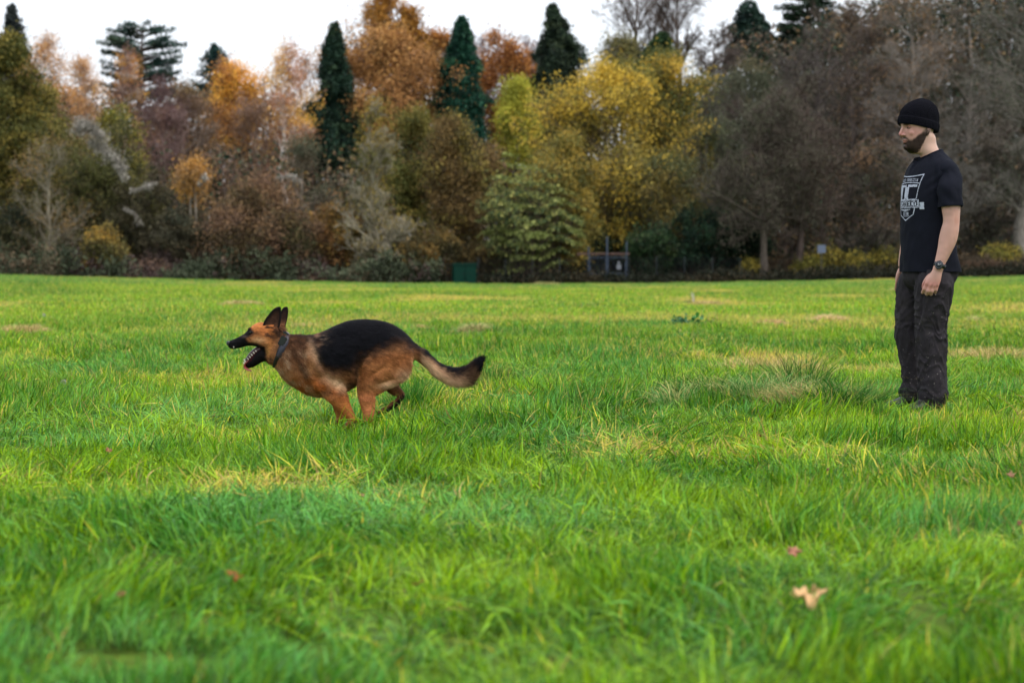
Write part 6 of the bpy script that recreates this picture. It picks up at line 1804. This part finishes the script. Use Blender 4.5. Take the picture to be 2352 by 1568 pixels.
    for a in range(nz + 1):
        zq = zb + a * cs - .01
        for b_ in range(nx + 1):
            if not (img[min(a, nz - 1), min(b_, nx - 1)] or img[max(a - 1, 0), max(b_ - 1, 0)] or img[min(a, nz - 1), max(b_ - 1, 0)] or img[max(a - 1, 0), min(b_, nx - 1)]): continue
            s_ = s0 + b_ * cs - .15
            o_ = B(.016, .40, s_, zq)
            h = bvh.ray_cast(Vector(o_), Vector(-F), .6)
            if h[0] is not None:
                Vp[a, b_] = np.array(h[0]) + np.array(h[1]) * .0012; okv[a, b_] = True
    idx = np.arange((nz + 1) * (nx + 1)).reshape(nz + 1, nx + 1)
    msk = img & okv[:-1, :-1] & okv[1:, :-1] & okv[:-1, 1:] & okv[1:, 1:]
    a, b_ = np.nonzero(msk)
    Fq = np.stack([idx[a, b_], idx[a, b_ + 1], idx[a + 1, b_ + 1], idx[a + 1, b_]], 1)
    used, inv = np.unique(Fq, return_inverse=True)
    M_PRINT = mat_plain("faded_white_print", L(166, 170, 184), rough=.85, spec=.1, noise_scale=90, noise_amt=.18)
    mesh_obj("chest_print", Vp.reshape(-1, 3)[used], inv.reshape(-1, 4), M_PRINT, shirt)

    # ---- trousers
    tr = [loft([(np.array([.026, 0, .90]), F * .134, Lf * .158), (np.array([.028, 0, .86]), F * .140, Lf * .162), (np.array([.028, 0, .81]), F * .152, Lf * .170), (np.array([.022, 0, .77]), F * .142, Lf * .172), (np.array([.020, 0, .73]), F * .105, Lf * .150), (np.array([.020, 0, .70]), F * .06, Lf * .10)], n=40)]
    near = [(.050, .80, .100), (.052, .74, .110), (.046, .68, .104), (.041, .616, .097), (.037, .56, .092), (.035, .515, .086), (.033, .48, .083), (.036, .44, .086), (.038, .38, .085), (.040, .30, .080), (.044, .22, .079), (.046, .15, .080), (.045, .10, .081), (.038, .06, .070), (.036, .045, .064)]
    farl = [(-.036, .80, .098), (-.054, .74, .108), (-.070, .68, .098), (-.080, .616, .088), (-.083, .56, .086), (-.085, .50, .085), (-.084, .45, .084), (-.080, .40, .080), (-.076, .36, .076), (-.068, .30, .074), (-.062, .22, .072), (-.058, .16, .070), (-.070, .115, .080), (-.066, .08, .078), (-.070, .05, .068)]
    for rows, y in ((near, -.112), (farl, .118)):
        tr.append(limb([(x, y * (.8 if z > .75 else 1), z, r, r * .98) for x, z, r in rows], n=32))
    tm = union(tr, 0.005, 3)
    V = get_co(tm); No = get_no(tm); zz = V[:, 2]; sd = np.sign(V[:, 1])
    cx_ = np.where(V[:, 1] < 0, .04, -.075); cy_ = np.where(V[:, 1] < 0, -.112, .118)
    th = np.arctan2(V[:, 1] - cy_, V[:, 0] - cx_)
    rg = lambda a, b, sc, sd_: 1 - np.abs(2 * vnoise(a, b, sc, sd_) - 1)
    low = 1 - sstep(.72, .80, zz)
    wz = zz + .10 * (vnoise(th * .25, zz, .12, 31) - .5)
    w = .010 * low * (rg(th * .13 + wz * .55 * sd, wz * .6, .075, 11) ** 2 - .35)
    w += .007 * low * (rg(th * .12 - wz * .8 * sd, wz, .055, 12) ** 2 - .35)
    knee = np.exp(-((zz - .46) / .07) ** 2); ankle = np.exp(-((zz - .11) / .07) ** 2)
    gate = vnoise(th * .35 + zz, zz * 2, .10, 33)
    w += .011 * knee * (rg(th * .07 + wz * 1.6, th * .03, .060, 14) ** 1.5 - .4) * (.4 + .9 * gate)
    w += .014 * ankle * (rg(th * .06 + wz * 1.5 * sd, th * .03, .062, 16) ** 1.5 - .4) * (.4 + .9 * gate)
    w += .005 * (rg(th * .3, zz * .4, .07, 13) - .5) * sstep(.66, .74, zz)
    # crease down the near thigh, cargo pocket edge
    w -= .010 * np.exp(-((V[:, 0] + .022 + .10 * (.62 - zz)) / .008) ** 2) * (V[:, 1] < -.13) * sstep(.52, .58, zz)
    set_co(tm, V + No * w[:, None])
    dust = sstep(.62, .8, vnoise(V[:, 0] * 1.3, zz, .03, 15)) * (1 - sstep(.6, .8, zz)) * .25
    col = np.tile((L(50, 46, 50) * .75)[None], (len(V), 1)); col = blend(col, L(78, 72, 66) * .8, dust * .5)
    bm = bmesh.new(); bm.from_mesh(tm)
    bm.to_mesh(tm); bm.free()
    M_TROU = mat_attr("charcoal_cotton", rough=.85, spec=.12, noise_scale=30, noise_amt=.2, bump=.35, bump_scale=380)
    tro = link_mesh(tm, "trousers", M_TROU, root, col)
    # pale specks of mud and seed on the cloth
    bvt = BVHTree.FromPolygons([v_.co[:] for v_ in tm.vertices], [p_.vertices[:] for p_ in tm.polygons])
    Vv = []; Q = []
    for k in range(150):
        z_ = .08 + .62 * rng.rand() ** 1.3; x_ = -.15 + .28 * rng.rand()
        h = bvt.ray_cast(Vector((x_, -.6, z_)), Vector((0, 1, 0)), 1.0)
        if h[0] is None: continue
        pz = np.array(h[0]) + np.array(h[1]) * .0015; r = .0012 + .0028 * rng.rand() ** 3
        nn = np.array(h[1]); a = norm(np.cross(nn, rng.randn(3))); b_ = np.cross(nn, a)
        i0 = len(Vv)
        Vv += [pz + a * r, pz + b_ * r * .7, pz - a * r, pz - b_ * r * .7]; Q.append([i0, i0 + 1, i0 + 2, i0 + 3])
    mesh_obj("mud_specks", np.array(Vv), np.array(Q), mat_plain("dry_mud", L(140, 134, 128), rough=.9), tro)
    # seams and pocket flap on the near leg
    def seam(pts, name):
        P = []
        for (x_, z_) in pts:
            h = bvt.ray_cast(Vector((x_, -.6, z_)), Vector((0, 1, 0)), 1.0)
            if h[0] is not None: P.append(np.array(h[0]) + np.array(h[1]) * .001)
        P = catmull(P, 3)
        v_, f_ = tubes(P[:-1], P[1:], np.full(len(P) - 1, .0014), np.full(len(P) - 1, .0014), 6)
        mesh_obj(name, v_, f_, M_TROU, tro, col=np.tile((L(52, 48, 52) * .8)[None], (len(v_), 1)), smooth=True)
    seam([(.02, .80), (.045, .765), (.095, .735), (.13, .725)], "pocket_edge")
    seam([(-.125, .80), (-.115, .77), (-.085, .745), (-.05, .735)], "pocket_edge")
    seam([(.005, .54), (.03, .535), (.07, .533), (.115, .54)], "pocket_flap_edge")
    # ---- boots
    M_BOOT = mat_plain("black_leather", L(22, 21, 22), rough=.5, spec=.35, bump=.2, bump_scale=120)
    M_SOLE = mat_plain("rubber_sole", L(16, 15, 15), rough=.8)
    for (x_, y_) in ((.03, -.112), (-.075, .118)):
        o_ = np.array([x_, y_, 0])
        ft = norm(F + Lf * (.12 if y_ < 0 else -.12)); sd_ = np.array([-ft[1], ft[0], 0])
        rows = [(-.075, .055, .028, .045), (-.06, .06, .036, .055), (-.02, .065, .040, .060), (.03, .055, .041, .050), (.09, .040, .046, .032), (.13, .034, .045, .027), (.155, .030, .034, .021), (.168, .026, .016, .012)]
        b = solid("boot", loft([(o_ + ft * f_ + UP * (c_ + .0), UP * h_, sd_ * w_) for f_, c_, w_, h_ in rows], n=28), M_BOOT, root)
        solid("boot_shaft", limb([(*(o_ + UP * .05 - ft * .02), .048, .044), (*(o_ + UP * .12 - ft * .015), .046, .044), (*(o_ + UP * .16 - ft * .012), .047, .045)], n=24), M_BOOT, b)
        solid("sole", loft([(o_ + ft * f_ + UP * .012, UP * .013, sd_ * (w_ + .004)) for f_, c_, w_, h_ in rows], n=24, e=.6), M_SOLE, b)
    # ---- watch on the near wrist
    M_WATCH = mat_plain("black_resin", L(20, 21, 25), rough=.4, spec=.4, bump=.2, bump_scale=200)
    M_DIAL = mat_plain("watch_dial", L(46, 50, 58), rough=.25, spec=.6)
    wc = np.array([.080, -.2305, .858]); ax = norm(np.array([.033, -.004, .095]))
    a = norm(np.cross(ax, np.array([0, 1.0, 0]))); b_ = np.cross(ax, a)
    wst = []
    n = 40; th = np.arange(n) * 2 * PI / n
    R = []
    for off, g in ((-.011, .0), (-.011, .004), (.011, .004), (.011, .0)):
        R.append(wc + ax * off + np.cos(th)[:, None] * a * (.0315 + g) + np.sin(th)[:, None] * b_ * (.0265 + g))
    i = np.arange(n); j = (i + 1) % n
    watch = mesh_obj("watch", np.concatenate(R), np.concatenate([np.stack([q_ * n + i, q_ * n + j, ((q_ + 1) % 4) * n + j, ((q_ + 1) % 4) * n + i], 1) for q_ in range(4)]), M_WATCH, root)
    dn = norm(np.array([-.25, -1, .05])); du = norm(ax - dn * (ax @ dn)); dr = np.cross(dn, du)
    wp = wc + dn * .030 - a * .004
    solid("watch_case", loft([(wp - dn * .004, du * .026, dr * .023), (wp + dn * .005, du * .027, dr * .0235), (wp + dn * .009, du * .0245, dr * .0215), (wp + dn * .010, du * .020, dr * .018)], n=8, sub=2), M_WATCH, watch)
    solid("watch_face", loft([(wp + dn * .009, du * .0165, dr * .0165), (wp + dn * .0112, du * .0165, dr * .0165)], n=28, sub=1), M_DIAL, watch)
    ring_tube(wp + dn * .0110, du * .0185, dr * .0185, .0016, "bezel", mat_plain("bezel", L(74, 78, 86), rough=.35, spec=.5), watch, n=36)
    for an, ln_ in ((.7, .011), (-.9, .014)):
        d_ = du * math.cos(an) + dr * math.sin(an)
        solid("watch_hand", limb([(*(wp + dn * .0122), .0009, .0009), (*(wp + dn * .0122 + d_ * ln_ * .5), .0009, .0009), (*(wp + dn * .0122 + d_ * ln_), .0006, .0006)], n=6, sub=1), mat_plain("watch_hand", L(190, 190, 190), rough=.4), watch)
    # finger ring
    ring_tube(np.array([.0498, -.236, .715]), np.array([.0108, 0, .001]), np.array([0, .0108, -.003]), .0016, "finger_ring", mat_plain("gold", L(206, 170, 120), rough=.25, metallic=1.0), root, n=24)
    return root
# ------------------------------------------------------------------ things in and around the field
def bm_box(bm, c, h, rot=None, bev=0.0):
    r = bmesh.ops.create_cube(bm, size=2)
    vs = r["verts"]
    bmesh.ops.scale(bm, vec=h, verts=vs)
    if bev:
        es = list({e for v in vs for e in v.link_edges})
        rr = bmesh.ops.bevel(bm, geom=es, offset=bev, segments=2, affect='EDGES')
        vs = rr["verts"]
    if rot is not None:
        bmesh.ops.rotate(bm, cent=(0, 0, 0), matrix=rot, verts=vs)
    bmesh.ops.translate(bm, vec=c, verts=vs)

def box_obj(name, boxes, mat, parent, bev=0.0):
    bm = bmesh.new()
    for b in boxes:
        bm_box(bm, b[0], b[1], b[2] if len(b) > 2 else None, bev)
    me = bpy.data.meshes.new(name); bm.to_mesh(me); bm.free()
    me.materials.append(mat)
    o = bpy.data.objects.new(name, me); COL.objects.link(o); o.parent = parent
    return o

def build_things():
    rng = np.random.RandomState(4)
    # ---- green cabinet at the edge of the wood
    d = 95.6
    s = d / FPX
    x0 = (1066 - CX) * s
    g0 = float(gz(x0, d))
    M_G = mat_plain("green_enamel", L(2, 44, 34), rough=.5, spec=.12, noise_scale=3, noise_amt=.15)
    M_G2 = mat_plain("green_enamel_lid", L(3, 44, 35), rough=.5, spec=.15)
    M_DK = mat_plain("dark_gap", L(12, 20, 18), rough=.8)
    top = at(1066, 604, d)[2]
    H = top - g0
    root = thing("utility_cabinet", (x0, d, g0), "dark green metal cabinet at the edge of the wood", "cabinet", rz=math.radians(9))
    W = 26.5 * s
    box_obj("cabinet_body", [((0, 0, (H - .10) / 2), (W, .32, (H - .10) / 2))], M_G, root, .012)
    box_obj("lid", [((0, -.01, H - .055), (W + .03, .36, .055))], M_G2, root, .015)
    dr = box_obj("door", [((-W * .5, -.328, (H - .16) / 2 + .02), (W * .47, .012, (H - .2) / 2))], M_G, root, .006)
    box_obj("handle", [((-W * .12, -.345, H * .5), (.012, .012, .06))], M_DK, dr, .003)
    dr = box_obj("door", [((W * .5, -.328, (H - .16) / 2 + .02), (W * .47, .012, (H - .2) / 2))], M_G, root, .006)
    box_obj("handle", [((W * .12, -.345, H * .5), (.012, .012, .06))], M_DK, dr, .003)
    box_obj("plinth", [((0, 0, .02), (W - .03, .3, .04))], M_DK, root)
    # ---- metal gate
    d = 96.4; s = d / FPX
    M_ST = mat_plain("galvanised_steel", L(60, 70, 86), rough=.6, metallic=.2, spec=.4, noise_scale=6, noise_amt=.2)
    M_RAIL = mat_plain("weathered_wood_rail", L(84, 64, 58), rough=.85, noise_scale=8, noise_amt=.3)
    M_MESH = mat_plain("mesh_wire", L(44, 50, 60), rough=.5, metallic=.4)
    X = lambda px: (px - CX) * s
    gx = X(1394); g0 = float(gz(gx, d))
    Z = lambda py: at(gx, py, d)[2] * 0 + CAMZ + (HOR - py) * s - g0
    root = thing("metal_gate", (gx, d, g0), "double metal gate with grey posts and a brown top rail under the yellow tree", "gate")
    for px, r, zt in ((1352, .030, 568), (1439, .028, 556)):
        v, q, t = limb([(X(px) - gx, 0, 0, r, r), (X(px) - gx, 0, Z(zt) * .5, r, r), (X(px) - gx, 0, Z(zt), r, r)], n=10, sub=1)
        mesh_obj("post", v, [q, t], M_ST, root, smooth=True)
    v, q, t = limb([(0, 0, 0, .040, .04), (0, 0, Z(600), .040, .04), (0, 0, Z(545), .036, .036)], n=10, sub=1)
    mesh_obj("post", v, [q, t], M_ST, root, smooth=True)
    box_obj("top_rail", [(((X(1325) + X(1446)) / 2 - gx, .03, Z(583)), ((X(1446) - X(1325)) / 2, .035, .055))], M_RAIL, root, .01)
    for a, b in ((1352, 1394), (1394, 1439)):
        ca, cb = X(a) - gx + .05, X(b) - gx - .05
        lf = box_obj("gate_leaf", [(((ca + cb) / 2, -.03, Z(628)), ((cb - ca) / 2, .018, .030)), (((ca + cb) / 2, -.03, Z(591)), ((cb - ca) / 2, .018, .020)), (((ca + cb) / 2, -.03, .06), ((cb - ca) / 2, .018, .020)),
                                   ((ca, -.03, Z(620)), (.016, .018, Z(620) - .05)), ((cb, -.03, Z(620)), (.016, .018, Z(620) - .05))], M_ST, root)
        zt = Z(591)
        wires = [((ca + (cb - ca) * k / 14, -.03, zt / 2), (.003, .003, zt / 2 - .03)) for k in range(1, 14)] + [(((ca + cb) / 2, -.026, .06 + (zt - .06) * k / 16), ((cb - ca) / 2, .003, .003)) for k in range(1, 16)]
        box_obj("wire_mesh", wires, M_MESH, lf)
    # white notice on the right leaf: round head over a square plate
    M_W = mat_plain("white_notice", L(120, 122, 128), rough=.6)
    box_obj("notice_plate", [((X(1421) - gx, -.06, Z(613)), (.105, .006, .115)), ((X(1421) - gx, -.062, Z(603)), (.055, .006, .055), Matrix.Rotation(math.radians(45), 3, 'Y'))], M_W, root, .002)
    box_obj("notice_text", [((X(1421) - gx, -.0685, Z(613) + .05 - k * .035), (.07 - .012 * (k % 2), .001, .006)) for k in range(4)], mat_plain("grey_ink", L(110, 112, 116), rough=.7), root)
    # ---- mesh fence running on either side of the gate
    def fence(px0, px1, name_label, ztop):
        a, b = X(px0), X(px1)
        c = (a + b) / 2; gg = float(gz(c, d + .1))
        r = thing("mesh_fence", (c, d + .1, gg), name_label, "fence")
        n = max(3, int((b - a) / 1.2))
        for k in range(n + 1):
            x = a + (b - a) * k / n - c
            v, q, t = limb([(x, 0, 0, .026, .026), (x, 0, ztop * .5, .026, .026), (x, 0, ztop, .026, .026)], n=8, sub=1)
            mesh_obj("post", v, [q, t], mat_f, r, smooth=True)
        w = [((0, 0, .1 + (ztop - .12) * k / 10), ((b - a) / 2, .003, .004)) for k in range(11)] + [((a - c + (b - a) * k / (n * 8), 0, ztop / 2), (.0025, .0025, ztop / 2 - .02)) for k in range(n * 8)]
        box_obj("wire_mesh", w, mat_w, r)
    mat_f = mat_plain("dark_fence_post", L(34, 40, 42), rough=.7); mat_w = mat_plain("dark_wire", L(30, 34, 36), rough=.6, metallic=.3)
    fence(1098, 1348, "dark wire mesh fence left of the gate", 1.25)
    fence(1444, 1700, "dark wire mesh fence right of the gate", 1.25)
    # ---- white box sign on a post among the right-hand trunks
    d = 98.0; s = d / FPX
    sx = (1886 - CX) * s; g0 = float(gz(sx, d))
    zc = at(1886, 572, d)[2] - g0
    root = thing("notice_board", (sx, d, g0), "small pale square sign on a thin post between the bare trunks", "sign")
    box_obj("sign_panel", [((0, -.02, zc), (.20, .012, .20))], mat_plain("pale_sign", L(100, 110, 128), rough=.6), root, .006)
    v, q, t = limb([(0, 0, 0, .022, .022), (0, 0, zc * .5, .022, .022), (0, 0, zc + .15, .022, .022)], n=8, sub=1)
    mesh_obj("post", v, [q, t], mat_plain("dull_post", L(70, 70, 70), rough=.7), root, smooth=True)

    # ---- cut grass heaps and dry tussocks
    M_DRY = mat_attr("dry_grass", rough=.7, spec=.2, transl=.3, mult=1.0)
    def tussock(px, py, rx, ry, h, n, cols, label, cat, name, arch=.8, w=.005, flat=.2, group=None, yaw=None):
        x, y = gpx(px, py)
        z = float(gz(x, y))
        PRESS.append((x, y, rx, ry))
        rr = np.sqrt(rng.rand(n)); a = rng.rand(n) * 2 * PI
        bx, by = rr * np.cos(a) * rx, rr * np.sin(a) * ry
        h = h * (1.35 if y < 20 else 1.15)
        hh = h * (.45 + .65 * rng.rand(n)) * (1.1 - .6 * rr ** 2) * (.6 + .8 * vnoise(bx, by, .18, 3))
        la = a + 1.0 * rng.randn(n); L_ = hh * arch * (.3 + 1.2 * rng.rand(n)) * (.5 + rr)
        W = w * (.6 + .8 * rng.rand(n)); fa = rng.rand(n) * PI
        segs = 5; rows = []
        for k in range(segs + 1):
            t = k / segs
            cz = flat * h * (1 - rr ** 2) + hh * (t - .55 * arch * t ** 2.4) * 1.2
            rows.append((bx + np.cos(la) * L_ * t ** 1.6, by + np.sin(la) * L_ * t ** 1.6, cz, (1 - t ** 2)))
        V = []
        for cx, cy, cz, f in rows:
            V.append(np.stack([cx - np.cos(fa) * W * (f * .5 + .05), cy - np.sin(fa) * W * (f * .5 + .05), cz], 1)); V.append(np.stack([cx + np.cos(fa) * W * (f * .5 + .05), cy + np.sin(fa) * W * (f * .5 + .05), cz], 1))
        m = len(V); V = np.stack(V, 1).reshape(-1, 3)
        b = np.arange(n) * m
        Q = np.concatenate([np.stack([b + 2 * k, b + 2 * k + 1, b + 2 * k + 3, b + 2 * k + 2], 1) for k in range(segs)])
        cols = np.array(cols); c = cols[rng.randint(0, len(cols), n)] * (.7 + .6 * rng.rand(n, 1))
        o = mesh_obj(name, V, Q, M_DRY, None, col=np.repeat(c, m, 0))
        o.location = (x, y, z)
        tag(o, label, cat, group)
        return o
    HAY = [L(196, 170, 112), L(168, 150, 92), L(214, 190, 132), L(140, 132, 76)]
    HAYG = [L(150, 150, 90), L(180, 170, 110), L(110, 124, 70), L(200, 184, 128)]
    SEDGE = [L(40, 96, 22), L(58, 118, 30), L(78, 128, 44), L(30, 70, 18), L(176, 170, 90)]
    GLAU = [L(80, 140, 62), L(104, 156, 78), L(146, 166, 96), L(200, 188, 120), L(64, 122, 46)]
    tussock(1092, 768, .24, .22, .13, 1100, HAYG, "matted mound of greenish cut grass right of the dog's rump", "grass heap", "grass_heap", 1.3, .005, .5)
    tussock(965, 762, .16, .16, .09, 500, HAY, "small straw heap just above the dog's tail root", "grass heap", "grass_heap", 1.3, .005, .5)
    tussock(700, 760, .26, .25, .10, 800, HAY, "straw heap behind the dog's neck", "grass heap", "grass_heap", 1.3, .005, .5)
    tussock(60, 770, .36, .40, .12, 1000, HAY, "brown straw heap near the left border", "grass heap", "grass_heap", 1.3, .006, .5)
    tussock(1905, 745, .36, .5, .13, 1100, [L(206, 176, 128), L(182, 150, 104), L(224, 198, 150)], "light tan straw heap in the field left of the man's thigh", "grass heap", "grass_heap", 1.2, .006, .5)
    tussock(1772, 748, .26, .5, .09, 600, [L(206, 166, 120), L(182, 150, 104)], "flat pinkish straw heap left of the light tan heap", "grass heap", "grass_heap", 1.2, .006, .4)
    tussock(555, 700, .5, .9, .10, 600, HAY, "flat faraway straw heap above the dog's muzzle", "grass heap", "grass_heap", 1.2, .010, .4)
    tussock(1625, 700, .4, .8, .10, 500, HAY, "faraway straw heap beside the upright white feather", "grass heap", "grass_heap", 1.2, .010, .4)
    tussock(2240, 745, .2, .4, .12, 400, HAYG, "small straw heap right of the man's thigh", "grass heap", "grass_heap", 1.2, .006, .4)
    tussock(1255, 655, .9, .8, .16, 500, HAYG, "pale grass heap at the far edge of the field right of the cabinet", "grass heap", "grass_heap", 1.2, .02, .4)
    tussock(2090, 668, .7, .8, .12, 400, HAY, "pale straw heap at the far edge of the field by the man's hand", "grass heap", "grass_heap", 1.2, .02, .4)
    tussock(1640, 930, .30, .20, .22, 1000, SEDGE, "dark arching sedge tuft at the left end of the tussock bank", "tussock", "grass_tussock", .95, .0042, .05)
    tussock(1745, 932, .36, .20, .22, 1300, GLAU, "grey green leaning tussock in the middle of the tussock bank", "tussock", "grass_tussock", 1.1, .0042, .05)
    tussock(1838, 918, .24, .20, .25, 900, SEDGE + [L(196, 180, 120)], "tall upright sedge tuft with pale blades behind the grey green tussock", "tussock", "grass_tussock", .6, .0042, .05)
    tussock(1832, 940, .22, .14, .17, 700, [L(206, 176, 120), L(170, 140, 92), L(190, 180, 110)], "straw coloured tussock between grey green and dark sedge tufts", "tussock", "grass_tussock", 1.0, .0042, .05)
    tussock(1935, 950, .26, .18, .22, 1100, SEDGE, "dark spiky sedge tuft nearest the man's feet", "tussock", "grass_tussock", .95, .0042, .05)
    tussock(1560, 938, .18, .2, .17, 450, GLAU, "thin pale tuft left of the dark arching sedge", "tussock", "grass_tussock", 1.0, .004, .05)
    tussock(1780, 862, .6, .30, .14, 1500, HAY, "long bank of dry straw grass behind the sedge tufts", "tussock", "grass_tussock", .8, .004, .1)
    tussock(2290, 830, .5, .30, .13, 1100, HAY, "dry straw grass patch right of the man's knees", "tussock", "grass_tussock", .8, .004, .1)
    tussock(1130, 905, .16, .12, .20, 400, SEDGE, "dark green tuft below the dog's tail", "tussock", "grass_tussock", .6, .004, .05)
    tussock(945, 950, .14, .10, .20, 450, SEDGE[:3], "dark green tuft right of the dog's hind paws", "tussock", "grass_tussock", .6, .004, .05)
    # ---- broad leaved weed far off
    M_WEED = mat_attr("weed_leaf", rough=.5, spec=.3, transl=.25)
    x, y = gpx(1580, 752)
    P = rng.randn(70, 3) * [.14, .18, .03] + [0, 0, .10]
    V, Fc, C = leaf_quads(rng, P, .085, [L(44, 110, 40), L(58, 128, 46), L(36, 88, 34)], up=1.2)
    root = thing("broadleaf_weed", (x, y, float(gz(x, y))), "dark green broad leaved weed in the mid field left of the straw heaps", "plant")
    mesh_obj("foliage", V, Fc, M_WEED, root, col=C)
    # ---- white feather / stalk, dandelion clocks
    x, y = gpx(1593, 700)
    st, sf = tubes(np.array([[0, 0, 0.0], [.01, 0, .10], [-.01, 0, .19]]), np.array([[.01, 0, .10], [-.01, 0, .19], [-.02, 0, .24]]), np.array([.004, .004, .003]), np.array([.004, .003, .002]), 5)
    root = thing("feather", (x, y, float(gz(x, y))), "white upright feather standing in the far grass", "feather")
    M_WH = mat_attr("white_vane", rough=.8, spec=.1, transl=.3)
    mesh_obj("quill", st, sf, M_WH, root, col=np.tile(L(210, 200, 180), (len(st), 1)))
    n = 60; t = rng.rand(n)
    P0 = np.stack([-.02 * t, 0 * t, .06 + .18 * t], 1); P1 = P0 + np.stack([(rng.rand(n) - .5) * .09, (rng.rand(n) - .5) * .02, .03 + .02 * rng.rand(n)], 1)
    fv, ff = tubes(P0, P1, np.full(n, .004), np.full(n, .002), 3)
    mesh_obj("vane", fv, ff, M_WH, root, col=np.tile(L(206, 200, 186), (len(fv), 1)))
    for px, py, r, lb in ((146, 878, .020, "white dandelion clock in the grass near the left border"), (101, 724, .026, "tiny far white flower head at the left, above the straw heap"), (445, 1153, .016, "grey dandelion clock low in the left foreground")):
        x, y = gpx(px, py + 14)
        g0 = float(gz(x, y))
        PRESS.append((x, y - .12, .16, .30))
        zt = at(px, py, y)[2] - g0
        xt = at(px, py, y)[0] - x
        root = thing("dandelion", (x, y, g0), lb, "flower")
        v, f = tubes(np.array([[0, 0, 0], [xt * .5, 0, zt * .5]]), np.array([[xt * .5, 0, zt * .5], [xt, 0, zt]]), np.array([.0022, .002]), np.array([.002, .0018]), 6)
        mesh_obj("stem", v, f, M_WEED, root, col=np.tile(L(120, 130, 70), (len(v), 1)))
        n = 260
        dd = norm(rng.randn(n, 3)); c = np.array([xt, 0, zt])
        sp, sf = tubes(np.tile(c, (n, 1)), c + dd * r * (.85 + .2 * rng.rand(n, 1)), np.full(n, .0005), np.full(n, .0012), 3)
        lv, lf, lc = leaf_quads(rng, c + dd * r * .95, .007, [L(222, 220, 214), L(196, 192, 184)])
        mesh_obj("seed_head", np.concatenate([sp, lv]), [sf, lf + len(sp)], M_WH, root, col=np.concatenate([np.tile(L(200, 196, 186), (len(sp), 1)), lc]))
    # ---- fallen leaves lying in the grass
    M_FL = mat_attr("fallen_leaf", rough=.6, spec=.3, transl=.2, noise_scale=60, noise_amt=.25)
    def fallen(px, py, size, col, label, curl=.5, hgt=.09):
        # lay the leaf on the tips of the grass
        dvec = ray(px, py); tt = (CAMZ - hgt) / -dvec[2]
        c = np.array([0, 0, CAMZ]) + dvec * tt
        n = 26; out = []
        th = np.arange(n) * 2 * PI / n
        lob = 1 + .28 * np.cos(5 * th) + .08 * np.cos(10 * th + 1)
        V = [[0, 0, 0]]
        for fr in (.5, 1.0):
            x_ = np.cos(th) * lob * fr * size; y_ = np.sin(th) * lob * fr * size * .75
            z_ = curl * size * ((x_ / size) ** 2 * .6 + .35 * np.sin(th * 3 + px) * fr ** 2)
            V += np.stack([x_, y_, z_], 1).tolist()
        V = np.array(V); V = np.concatenate([V, V + [0, 0, .0012]])
        i = np.arange(n); j = (i + 1) % n; o1 = 1 + n; k = 1 + 2 * n
        T = np.concatenate([np.stack([0 * i, 1 + j, 1 + i], 1), np.stack([0 * i + k, k + 1 + i, k + 1 + j], 1)])
        Q = np.concatenate([np.stack([1 + i, 1 + j, o1 + j, o1 + i], 1), np.stack([k + 1 + j, k + 1 + i, k + o1 + i, k + o1 + j], 1), np.stack([o1 + i, o1 + j, k + o1 + j, k + o1 + i], 1)])
        # stalk
        sv, sf = tubes(np.array([[-size * .7, 0, .0]]), np.array([[-size * 1.5, size * .2, size * .3]]), np.array([.0015]), np.array([.001]), 5)
        g0 = float(gz(c[0], c[1]))
        o = mesh_obj("fallen_leaf", np.concatenate([V, sv]), [T, Q, sf + len(V)], M_FL, col=np.tile(np.array(col), (len(V) + len(sv), 1)) * (.8 + .4 * rng.rand(len(V) + len(sv), 1)), smooth=False)
        o.location = tuple(c)
        o.rotation_euler = (math.radians(38 + 30 * rng.rand()), math.radians(-20 + 40 * rng.rand()), rng.rand() * 6.28)
        tag(o, label, "leaf", "fallen leaves in the grass")
    fallen(1850, 1372, .034, L(214, 172, 120), "large pale tan curled leaf in the right foreground", .9)
    fallen(1880, 1366, .024, L(192, 138, 96), "orange tan leaf lying against the large pale curled leaf", .7)
    fallen(1823, 1266, .017, L(176, 118, 92), "pinkish leaf above the large pale curled leaf", .6)
    fallen(537, 1322, .018, L(142, 66, 26), "deep orange leaf in the left foreground", .6)
    fallen(279, 1365, .012, L(130, 80, 48), "little brown leaf left of the deep orange leaf", .5)
    fallen(831, 1137, .011, L(160, 110, 82), "small pink brown leaf right of the yellow grass patch", .5)
    fallen(2322, 1090, .016, L(150, 106, 78), "brown leaf in the grass at the right border", .7)
    fallen(2344, 1200, .012, L(140, 92, 62), "small brown leaf below the one at the right border", .5)
    fallen(251, 1034, .014, L(150, 96, 66), "small dark brown leaf in the grass left of the dog", .5)
    fallen(1903, 1078, .010, L(110, 62, 40), "tiny dark red leaf below the tussock bank", .5)
    fallen(962, 1340, .012, L(150, 94, 56), "small orange leaf in the middle foreground", .5)
    fallen(1746, 1000, .010, L(130, 76, 44), "tiny brown leaf between dog and man", .5)
build_trees()
build_masses()
build_things()
build_dog()
build_man()
build_grass()
